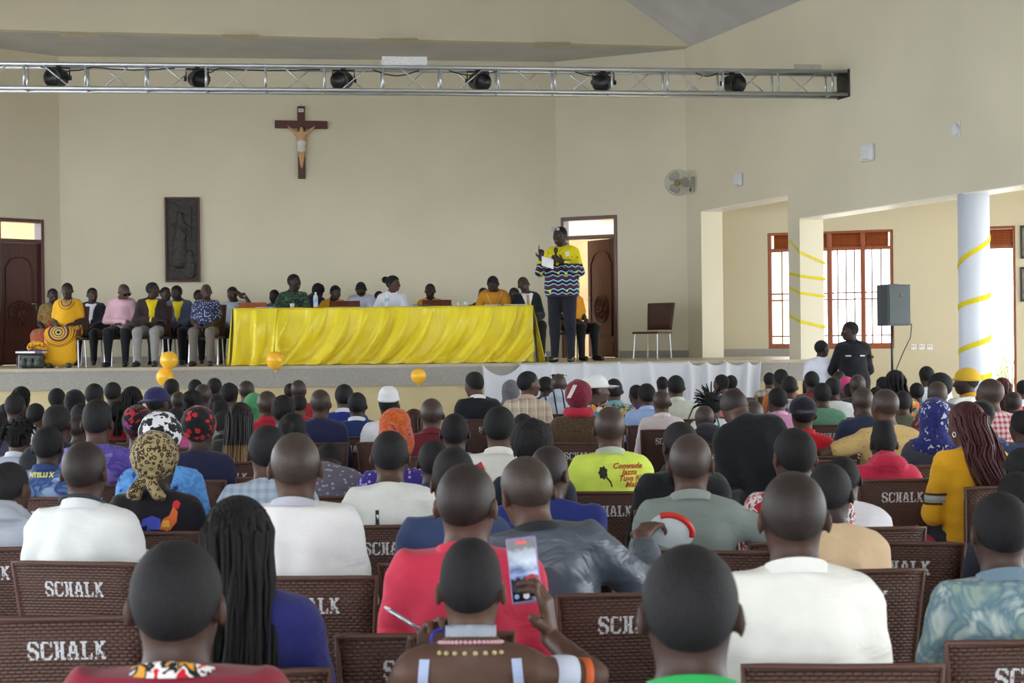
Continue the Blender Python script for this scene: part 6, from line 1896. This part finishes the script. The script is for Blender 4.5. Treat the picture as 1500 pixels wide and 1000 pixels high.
# far rows, in front of the yellow table
A(31, 565, 24, 'braids', 'long', '#2a2a30', 'person with black braided hair at the far end', hmat='black', strand=dict(n=34, length=.24, rad=.008, spread=.02, seed=19))
A(22, 576, 29, 'shaved', 'long', '#c9ccd4', 'person in pale top before the braided hair', hmat='soft')
A(26, 605, 36, 'locs', 'dress', '#a8b0c4', 'person with short twisted locks and bare shoulders', hmat='black', lod='row', strand=dict(n=90, length=.085, seed=6, up=False), tone=3, collar='#c8ccd8')
A(-4, 603, 30, 'short', 'long', '#3a3c54', 'person cut off by the frame beside the twisted locks', hmat='black')
A(83, 568, 25, 'short', 'tee', '#dfe3ea', 'person in white shirt with yellow shawl', hmat='black', lod='row')
A(110, 570, 25, 'hijab', 'long', '#1b1b22', 'person in long black head covering', hmat='#121318')
A(138, 561, 28, 'short', 'long', '#4a4c58', 'person in dark grey top with rounded hair', hmat='soft')
A(165, 559, 24, 'short', 'polo', '#5c4a78', 'person in purple collared shirt', hmat='soft', lod='row', collar='#6a5686')
A(193, 565, 28, 'braids', 'long', '#2c2428', 'person with long straight dark hair', hmat='black', lod='row', strand=dict(n=90, length=.32, rad=.008, spread=.02, seed=21))
A(229, 566, 28, 'capback', 'tee', '#3a3a44', 'person in indigo baseball cap', hmat='#2a2858', lod='row', yaw=-20)
A(251, 554, 23, 'shaved', 'long', '#1f2026', 'person in black top below the balloon pair', hmat='soft')
A(286, 555, 20, 'short', 'long', '#33333b', 'person with small round hair right of the balloons', hmat='black')
A(297, 562, 27, 'shaved', 'long', '#33405a', 'bald person in slate blue behind the star beanies', hmat='grey')
A(261, 573, 18, 'shaved', 'long', '#41424c', 'bald person before the balloon pair', hmat='grey')
A(280, 570, 28, 'bun', 'tee', '#c2607c', 'person with tied black hair and pink collar', hmat='black', roll=-8)
A(83, 592, 40, 'shaved', 'long', '#1d1e26', 'person in black top with white piping', hmat='soft', lod='row', collar='#2a2b34')
A(116, 606, 23, 'shaved', 'long', '#33343e', 'person half hidden behind the flat top hair', hmat='shaved', yaw=-20)
A(118, 590, 20, 'short', 'long', '#2b2c36', 'person in dark top before the rounded hair', hmat='soft')
A(171, 586, 25, 'braids', 'tee', '#b32636', 'person with dark braids and scarlet shirt', hmat='black', lod='row', strand=dict(n=44, length=.2, rad=.008, spread=.02, seed=23))
A(256, 597, 27, 'short', 'long', '#c0588c', 'person in dark pink beside the white star beanie', hmat='soft')
A(314, 553, 22, 'short', 'long', '#3c404e', 'person in blue grey left of the round hair', hmat='soft')
A(336, 560, 25, 'curly', 'tee', '#8a2a34', 'person with high round black hair and red neckline', hmat='black', scale_up=.9)
A(361, 557, 23, 'shaved', 'polo', '#c4c8ce', 'bald person in pale collar beside the green headscarf', hmat='grey', yaw=-12)
A(372, 575, 26, 'hijab', 'long', '#4a7a5a', 'person in green headscarf', hmat='#4f9664', lod='row', yaw=14)
A(391, 572, 30, 'shaved', 'polo', '#a82436', 'bald person in red shirt beside the green headscarf', hmat='grey', lod='row', collar='#a82436')
A(415, 578, 33, 'curly', 'long', '#3c3640', 'person with messy curly black hair', hmat='black', lod='row', scale_up=.9)
A(438, 577, 22, 'short', 'tee', '#b32c3a', 'person in red beside the curly hair', hmat='soft')
A(437, 556, 23, 'shaved', 'tee', '#a82a3a', 'bald person in red below the yellow cloth', hmat='grey')
A(425, 561, 18, 'short', 'long', '#3a3a44', 'person peeking past the bald red shirt', hmat='soft')
A(469, 570, 30, 'shaved', 'long', '#22264a', 'bald person in dark navy sweater', hmat='grey', lod='row', tone=3)
A(504, 562, 28, 'short', 'polo', '#28338a', 'person in royal blue shirt with white collar', hmat='soft', lod='row', collar='#d4d8e8', tone=3)
A(523, 574, 27, 'short', 'long', '#26356a', 'person in navy sweater with white collar', hmat='soft', lod='row', collar='#d9dce8', tone=2)
A(323, 586, 27, 'flattop', 'polo', '#b4bcb0', 'person in pale sage shirt with high hair', hmat='black', lod='row', collar='#c4ccc0', yaw=-20)
A(318, 577, 26, 'short', 'long', '#3a3c48', 'person in dark blue before the sage high hair', hmat='soft')
A(766, 605, 25, 'short', 'long', '#3a4050', 'person in slate behind the round afro', hmat='soft')
A(1059, 588, 0, 'short', 'tee', '#fff', 'x') if False else None
A(9, 590, 22, 'short', 'long', '#4a4658', 'person in plum top near the left frame edge', hmat='soft')
A(52, 590, 24, 'short', 'tee', '#d6dae4', 'person in white sleeves behind the black piping', hmat='soft')
A(560, 600, 24, 'short', 'long', '#7a7f8c', 'person in grey behind the orange headwrap', hmat='soft') if False else None
A(1322, 572, 24, 'short', 'long', '#4a4c3c', 'person in olive behind the tan print shirt', hmat='soft')
A(1345, 585, 28, 'short', 'long', '#2f3440', 'person in navy beside the blue flowered hood', hmat='black') if False else None
A(1120, 607, 28, 'short', 'long', '#30343e', 'x', ) if False else None

# where each one sits: size and height of the head give the distance; then neighbours are kept apart
HHD = 0.166
for a in AUD:
    vc = a['v'] + .0113 * (a['u'] - 750)
    a['vc'] = vc
    w = a['w'] * a['kw'].pop('scale_up', 1.0)
    tip = deform(np.array([[0, -.004, .50 + .786 + HAIR_UP.get(a['hair'], 0)]]), .5, {k: v for k, v in a['kw'].items() if k in ('lean', 'side', 'pitch', 'yaw', 'roll', 'twist', 'drop')})[0]
    a['tz'] = float(tip[2])
    s = ((vc - 495) + a['tz'] / HHD * w) / 1.62
    a['s'] = s; a['kmin'] = a['kw'].pop('kmin', .87)
def clampk(a):
    k = (1.62 - (a['vc'] - 495) / a['s']) / a['tz']
    if k < a['kmin']: a['s'] = (a['vc'] - 495) / (1.62 - a['kmin'] * a['tz'])
    elif k > 1.12: a['s'] = (a['vc'] - 495) / (1.62 - 1.12 * a['tz'])
for a in AUD: clampk(a)
for it in range(80):
    for i, a in enumerate(AUD):
        for b in AUD[i + 1:]:
            ya, yb = F / a['s'], F / b['s']
            dx = (a['u'] - 750) / F * ya - (b['u'] - 750) / F * yb
            need = .70 if abs(dx) < .30 else (.45 if abs(dx) < .43 else 0)
            dy = ya - yb
            if abs(dy) < need:
                m = (need - abs(dy)) * .25 * (1 if dy >= 0 else -1)
                a['s'] = F / (ya + m); b['s'] = F / (yb - m)
    for a in AUD: clampk(a)
CHAIRS = []
for a in AUD:
    kw = dict(a['kw']); du = kw.pop('chair_du', 0)
    y = F / a['s']
    to = P(a['u'], a['v'], y)
    if to.y > 20.9: print('FAR', a['label'], to.y)
    face = kw.pop('face', max(-14, min(14, (to.x - 0) * 1.6 + RNG.uniform(-4, 4))))
    kw.setdefault('hands', kw.get('pose', 'lap') not in ('lap', 'lean', 'wide'))
    kw.setdefault('fat', float(RNG.choice([.95, 1.0, 1.05])) if kw.get('lod', 'far') != 'far' else 1.0)
    pe = person(a['label'], hair=a['hair'], top=(a['top'], a['mat']), bottom=random.choice(['#22242c', '#2b2f3d', '#3a3430', '#1b1b20']), to=to, floor=0, face=face, group='people seated in the audience', **kw)
    a['pe'] = pe
    l = pe['root'].location
    cx = l.x + du / a['s']
    AUD_C = chair(cx, l.y - .02, 0, face + RNG.uniform(-5, 5), 'brown plastic chair of the ' + a['label'], group='brown chairs of the audience')
    a['chair'] = AUD_C
BYL = {a['label']: a for a in AUD}
def who(t):
    r = [a for a in AUD if t in a['label']]; assert len(r) >= 1, t
    return r[0]['pe']
if 0:
    for a in AUD:
        wp = HHD * a['s'] * a['pe']['k']
        if abs(wp / a['w'] - 1) > .12: print('W', a['label'][:50], a['w'], round(wp), 'k', round(a['pe']['k'], 2), 'Y', round(F / a['s'], 2))
# ---------------------------------------------------------------- prints, beads, phone and other small things
q = P(95, 897, F / 514)
chair(q.x, q.y + .25, 0, 2, 'empty brown plastic chair behind the grey hooded sweatshirt', group='brown chairs of the audience')

q = P(1338, 792, F / 392)
chair(q.x, q.y + .25, 0, -12, 'empty brown plastic chair between tan shirt and tie-dyed shirt', group='brown chairs of the audience')
# rooster on the black shirt
pe = who('rooster')
def poly(pts): return MB().add([(x, 0, z) for x, z in pts], [tuple(range(len(pts)))])
ox, oz = .05, .385
for nm, col, pts in (('rooster_body', '#d8642a', [(0, 0), (.05, -.005), (.075, .03), (.08, .075), (.06, .10), (.045, .06), (.02, .045)]), ('rooster_tail', '#3a48b8', [(.01, .0), (.01, .045), (-.03, .06), (-.07, .045), (-.08, .01), (-.05, .02), (-.055, -.015), (-.03, .0)]),
                     ('rooster_comb', '#c8242c', [(.055, .10), (.08, .085), (.09, .11), (.075, .125), (.06, .12)]), ('rooster_wing', '#e0b038', [(.015, .01), (.05, .01), (.045, .04), (.02, .038)]),
                     ('rooster_leg', '#d8b040', [(.03, -.004), (.04, -.004), (.035, -.04), (.028, -.04)])):
    decal(pe, nm, poly([(ox + x, oz + z) for x, z in pts]), plain('print_' + nm, col, .7), lift=.006 if nm != 'rooster_wing' else .009)
decal(pe, 'second_bird', poly([(-.16, .36), (-.12, .39), (-.09, .36), (-.12, .33)]), plain('print_teal', '#5d8a98', .7), lift=.006)
pe = who('numbered one')
decal(pe, 'number', text_mb('1', .085, -.055, .375, bold=.004), plain('print_navy', '#20283c', .7), lift=.006)
pe = who('neon yellow')
RED = plain('print_red', '#b2402a', .7)
for k, t in enumerate(('Comrade', 'Jazza', 'Tuva Ke', 'Malui')):
    decal(pe, 'writing', text_mb(t, .040, .080 + .010 * k, .466 - .032 * k, shear=.35, bold=.0012), RED, lift=.007)
r_ = [(.020 * math.cos(a) * (1 + .3 * (i % 2)), .028 * math.sin(a) * (1 + .3 * (i % 2))) for i, a in enumerate([2 * PI * k / 14 for k in range(14)])]
decal(pe, 'printed_flower', poly([(-.045 + x, .445 + z) for x, z in r_]), plain('print_black', '#1c2416', .7), lift=.007)
decal(pe, 'printed_stem', poly([(-.04, .43), (-.01, .395), (-.002, .37), (.004, .372), (-.004, .40), (-.034, .435)]), plain('print_black', '#1c2416', .7), lift=.007)
pe = who('galaxy')
decal(pe, 'writing', text_mb('NTELLI X', .034, 0, .505, bold=.002), plain('print_yellow', '#d8cf7a', .7), lift=.007)
for k in range(7):
    a0 = PI * (.1 + .8 * k / 6)
    decal(pe, 'printed_flash', poly([(.05, .30), (.058, .30), (.05 + .09 * math.cos(a0) + .004, .30 + .09 * math.sin(a0)), (.05 + .09 * math.cos(a0), .30 + .09 * math.sin(a0))]), plain('print_gold', '#b8b060', .7), lift=.007)
pe = who('track jacket')
for sx in (-1, 1): decal(pe, 'red_panel', poly([(sx * .09, .50), (sx * .16, .46), (sx * .12, .40), (sx * .07, .46)][::sx]), plain('print_scarlet', '#c22a3c', .7), lift=.007)
pe = who('blue jacket thrown')
f = Field(axis(-.27, .27, .016), axis(-.25, .06, .016), axis(.74, 1.12, .016))
f.add(cone((-.2, -.04, .96), (.2, -.04, .96), .075, .075, .03))
for k in range(9): f.add(cone((-.2 + .05 * k, -.06, 1.0), (-.21 + .052 * k, -.17 - .02 * (k % 2), .80), .034, .042, .02))
V, Q = f.mesh(); link('draped_jacket', mesh_np('draped_jacket', deform(V, .5, pe['q']), Q, cloth('#2b3780')), pe['root'])
pe = who('white polo shirt with dark')
mb = MB(); mb.tube([(.085 * math.cos(2 * PI * k / 24), -.024 + .085 * math.sin(2 * PI * k / 24), .50 + .553 - .42 * .085 * math.sin(2 * PI * k / 24)) for k in range(25)], .005, 6, False)
mb.build('collar_piping', plain('piping_navy', '#2a3246', .7), pe['root'], True)
pe = who('mustard sweater')
for z_, c_, wd_ in ((.30, '#22242c', .012), (.275, '#9aa0a8', .03), (.25, '#22242c', .012)):
    mb = MB(); t_ = (.448 - z_) / (.448 - .19); cx_ = -.158 - t_ * .05; cy_ = -.028 + t_ * .038
    mb.lathe([(.0625, -wd_ / 2), (.0625, wd_ / 2)], (cx_, cy_, .5 + z_), 18)
    mb.v = [tuple(v) for v in deform(np.array([tuple(v) for v in mb.v]), .5, pe['q'])]
    mb.build('sleeve_band', plain('band' + c_, c_, .7), pe['root'], True)
mb = MB(); mb.tube([(-.088 + .0 * k, -.0 + .012 * math.cos(2 * PI * k / 12), .5 + .63 + .012 * math.sin(2 * PI * k / 12)) for k in range(13)], .003, 5, False)
mb.v = [tuple(v) for v in deform(np.array([tuple(v) for v in mb.v]), .5, pe['q'])]; mb.build('earring', plain('pearl', '#d9d6cc', .3), pe['root'], True)
pe = who('sunglasses on head')
glasses(pe, up=True)
pe = who('pale sage shirt with a dark')
mb = MB(); mb.sheet(lambda u, v: (.16 - .20 * v + .03 * (u - .5), 0, .49 - .40 * v + .03 * (u - .5)), 2, 14)
decal(pe, 'strap', mb, plain('strap_dark', '#2a2c2a', .7), lift=.007)
pe = who('crocheted crimson')
f = Field(axis(-.16, .16, .014), axis(-.18, .14, .014), axis(.98, 1.16, .014))
for k in range(16):
    a0, a1 = 2 * PI * k / 16, 2 * PI * (k + 1) / 16
    f.add(cone((.085 * math.cos(a0), -.025 + .09 * math.sin(a0), 1.065 + .012 * (k % 2)), (.085 * math.cos(a1), -.025 + .09 * math.sin(a1), 1.065), .033, .033, .01))
V, Q = f.mesh(); link('neck_scarf', mesh_np('neck_scarf', V, Q, cloth('#b02438')), pe['root'])
mb = MB(); mb.sheet(lambda u, v: (-.06 - .03 * u + .05 * v, 0, .68 + .10 * v), 3, 6)
me = [o for o in pe['root'].children if o.name.startswith('beanie')][0].data
bvh = BVHTree.FromPolygons([v.co for v in me.vertices], [p.vertices[:] for p in me.polygons])
mb.v = [tuple(p) for p in project([(v[0], 0, .5 + v[2]) for v in mb.v], bvh, (0, 1, 0), .004)]; mb.build('white_band', plain('band_white', '#c9bfc0', .7), pe['root'])
pe = who('red shirt and dark cap')
decal(pe, 'shoulder_print', text_mb('LZ', .07, .17, .40, bold=.003), plain('badge_white', '#d8d9de', .5), lift=.007)
pe = who('neon yellow') 

# the person who films: necklaces, straps, arm band, phone, pen
g = who('filming with a phone')
def ring(rx, ry, z0, rad, tilt, m, name, n=40, beads=0):
    mb = MB()
    pts = [(rx * math.cos(2 * PI * k / n), -.026 + ry * math.sin(2 * PI * k / n), .5 + z0 + tilt * math.sin(2 * PI * k / n)) for k in range(n + 1)]
    if beads:
        for p in pts[::1]: mb.lathe([(0, -rad), (rad * .87, -rad * .5), (rad, 0), (rad * .87, rad * .5), (0, rad)], p, 7)
    else: mb.tube(pts, rad, 6, False)
    mb.build(name, m, g['root'], True)
PEARL = plain('pearl_white', '#d8d4d6', .3); PINK = plain('bead_pink', '#d8a8b4', .35); GOLD = plain('bead_gold', '#c8b888', .35)
mb = MB(); mb.sheet(lambda u, v: (.0665 * math.cos(2 * PI * u), -.022 + .0665 * math.sin(2 * PI * u), .5 + .575 - .03 * v - .012 * math.sin(2 * PI * u)), 36, 2, (0, 0, .001))
mb.build('choker', plain('choker_white', '#cfd8e6', .5), g['root'], True)
ring(.082, .080, .532, .0058, -.014, PINK, 'bead_necklace', 44, 1)
ring(.094, .094, .508, .0068, -.012, GOLD, 'pearl_necklace', 22, 1)
for sx in (-1, 1):
    mb = MB(); mb.sheet(lambda u, v: (sx * (.118 + .026 * (u - .5) + .012 * v), 0, .50 - .14 * v), 3, 10)
    me = [o for o in g['root'].children if o.name.startswith('body')][0].data
    bvh = BVHTree.FromPolygons([v.co for v in me.vertices], [p.vertices[:] for p in me.polygons])
    mb.v = [tuple(p) for p in project([(v[0], 0, .5 + v[2]) for v in mb.v], bvh, (0, 1, 0), .006)]
    mb.build('shoulder_strap', cloth('#b8c6ea'), g['root'])
ea, wa_ = Vector((.315, .03, .93)), Vector((.158, -.028, .948))
c_ = wa_ + (ea - wa_) * .52; dq = (ea - wa_).normalized().to_track_quat('Z', 'Y').to_matrix()
MB().lathe([(.050, -.03), (.053, -.01), (.053, .01), (.050, .03)], c_, 20, dq).build('arm_band', plain('armband_white', '#cfd6ec', .6), g['root'], True)
c_ = wa_ + (ea - wa_) * .86
MB().lathe([(.0475, -.01), (.0475, .012)], c_, 20, dq).build('arm_band', plain('armband_orange', '#d8602c', .6), g['root'], True)
# phone: pink-violet case, the screen shows the filmed stage
ph = empty('mobile_phone', hold(g, (.142, .315, .5 + .672)), g['root'].rotation_euler.z, 1.0, 'phone in lilac case filming the stage', 'phone')
ph.rotation_euler = (R(-12), R(-7), g['root'].rotation_euler.z + R(-6))
MB().bbox((0, .004, 0), (.076, .011, .165), .004).build('case', plain('case_lilac', '#9a7fb8', .4), ph)
SC, nt_, b_ = nodes_of('phone_screen')
v_ = coords(nt_); sx_ = nt_.nodes.new('ShaderNodeSeparateXYZ'); nt_.links.new(v_, sx_.inputs[0])
zz_ = mth(nt_, 'ADD', mth(nt_, 'MULTIPLY', sx_.outputs[2], 6.4), .5)
base_ = ramp(nt_, mth(nt_, 'ADD', zz_, mth(nt_, 'MULTIPLY', mth(nt_, 'SUBTRACT', noise(nt_, v_, 70, 3), .5), .16)), [(0, lin('#0e0e14')), (.16, lin('#17171e')), (.2, lin('#3c3a48')), (.36, lin('#2a2a38')), (.42, lin('#8fa0d0')), (.5, lin('#5a6a90')), (.62, lin('#a4aec4')), (.8, lin('#76828e')), (.86, lin('#1c1d20'))])
nt_.links.new(base_, b_.inputs['Base Color']); nt_.links.new(base_, b_.inputs['Emission Color']); b_.inputs['Emission Strength'].default_value = .06; b_.inputs['Roughness'].default_value = .1
MB().box((0, -.0025, 0), (.070, .003, .153)).build('screen', SC, ph)
RD_ = plain('rec_red', '#a8283a', .4, emit=.04)
MB().lathe([(.0165, 0), (0, .0012)], (.018, -.0045, -.025), 20, Euler((R(90), 0, 0)).to_matrix(), sy=.8).build('screen_red_patch', RD_, ph)
MB().box((0, -.0045, .068), (.026, .0008, .008)).build('record_bar', plain('rec_bar', '#d84a48', .4, emit=.05), ph)
MB().lathe([(.008, 0), (.008, .001), (.0055, .001), (.0055, 0)], (0, -.0042, -.064), 16, Euler((R(90), 0, 0)).to_matrix()).lathe([(.004, .0), (0, .001)], (0, -.0042, -.064), 12, Euler((R(90), 0, 0)).to_matrix()).build(
    'shutter_button', plain('shutter_white', '#d8d8e0', .4, emit=.04), ph)
MB().lathe([(.006, 0), (0, .001)], (-.024, -.0042, -.064), 12, Euler((R(90), 0, 0)).to_matrix()).build('gallery_button', plain('gallery_blue', '#7aa0d0', .4, emit=.03), ph)
pn0 = hold(g, (-.13, .265, .5 + .505))
pen = empty('pen', pn0, g['root'].rotation_euler.z, 1.0, 'silver pen in the raised fingers beside the phone', 'pen')
dpn = Vector((-.9, -.15, .62)).normalized()
MB().tube([-dpn * .03, dpn * .11], .0055, 8).build('barrel', plain('pen_silver', '#b4b4bc', .25, .7), pen, True)
MB().tube([dpn * .11, dpn * .125], [.0055, .003], 8).build('pen_tip', plain('pen_white', '#dcdce2', .4), pen, True)
sg = empty('folded_sunglasses', hold(g, (-.088, .17, .5 + .47)), g['root'].rotation_euler.z, 1.0, 'blue rimmed sunglasses dangling from the raised fingers', 'glasses')
BLU = plain('rim_blue', '#2a34c0', .35)
MB().tube([(.022 * math.cos(2 * PI * k / 16), 0, .03 + .026 * math.sin(2 * PI * k / 16)) for k in range(17)], .004, 6, False).build('rim', BLU, sg, True)
MB().tube([(.02, 0, .012), (.035, -.01, -.02), (.03, -.015, -.045)], .005, 6).build('temple', BLU, sg, True)
# hand in front of the leather jacket holds a clear fan with red rim
lj = who('leather jacket')
fo = empty('clear_disc', hold(lj, (.43, .44, .5 + .45)), 0, 1.0, 'clear plastic disc with thick red rim held out by the leather jacket', 'disc')
fo.rotation_euler = (R(12), R(20), R(8))
MB().tube([(.075 * math.cos(PI * (.02 + .75 * k / 14)), 0, .055 * math.sin(PI * (.02 + .75 * k / 14))) for k in range(15)], .011, 8).build('rim', plain('rim_red', '#c8261e', .35), fo, True)
MB().lathe([(.082, -.003), (.082, .003), (0, .004)], (0, .0, .0), 24, Euler((R(90), 0, 0)).to_matrix(), sy=.75).build('disc_body', CLEAR, fo, True)
# raised hand bag strap: pink bag on the lap of the mustard sweater
ms = who('mustard sweater'); l_ = hold(ms, (-.26, .06, .46))
pb_ = empty('shoulder_bag', l_, 0, 1.0, 'bright pink bag beside the mustard sweater', 'bag')
f = Field(axis(-.14, .14, .015), axis(-.16, .16, .015), axis(-.10, .16, .015)); f.add(ell((0, 0, .04), (.09, .12, .085))); f.add(ell((0, -.04, .0), (.1, .1, .06)))
V, Q = f.mesh(); link('bag_body', mesh_np('bag_body', V, Q, cloth('#d8487a')), pb_)
MB().tube([(0, -.11, .08), (0, -.08, .15), (0, .08, .15), (0, .11, .08)], .01, 6).build('bag_strap', cloth('#c03a6a'), pb_, True)

# shrubs in the sunny yard seen through the garden door
LEAF = plain('shrub_leaf', '#7ba05a', .6, var=.2, vs=20)
for k, (u, v, s_) in enumerate(((1462, 515, 62), (1480, 485, 58))):
    p = P(u, v, F / s_)
    sh = empty('shrub', (p.x, p.y, -.07), 0, 1.0, ('low sparse shrub in the bright yard beyond the garden door', 'taller sparse shrub in the bright yard beyond the garden door')[k], 'shrub')
    r = random.Random(30 + k); Hs = p.z + .07
    stems = MB(); lv = MB()
    for j in range(7):
        e = Vector((r.uniform(-.35, .35), r.uniform(-.3, .3), Hs * r.uniform(.7, 1.25))); stems.tube([(0, 0, 0), e * .5 + Vector((r.uniform(-.08, .08), 0, 0)), e], [.02, .014, .006], 5)
        for i in range(16):
            c = e * r.uniform(.45, 1.05) + Vector((r.uniform(-.14, .14), r.uniform(-.14, .14), r.uniform(-.1, .1)))
            M_ = Euler((r.uniform(0, 6), r.uniform(0, 6), r.uniform(0, 6))).to_matrix(); L_ = r.uniform(.07, .13)
            lv.add([M_ @ Vector(q_) + c for q_ in ((0, 0, 0), (L_ * .5, L_ * .22, .01), (L_, 0, 0), (L_ * .5, -L_ * .22, .01))], [(0, 1, 2, 3)])
    stems.build('stem', plain('shrub_stem', '#7a6a4c', .8), sh, True); tag(lv.build('leaves', LEAF, sh), kind='stuff')
_l = [o['label'] for o in bpy.data.objects if 'label' in o.keys() and o.parent is None]
_d = {x for x in _l if _l.count(x) > 1}
if _d: print('DUP LABELS', _d)
for x in _l:
    n_ = len(x.split())
    if n_ > 16 or n_ < 4: print('LABEL LEN', n_, x)
print('TRIS', sum(len(p.vertices) - 2 for o in bpy.data.objects if o.type == 'MESH' for p in o.data.polygons) if False else sum(len(o.data.polygons) * 2 for o in bpy.data.objects if o.type == 'MESH'))
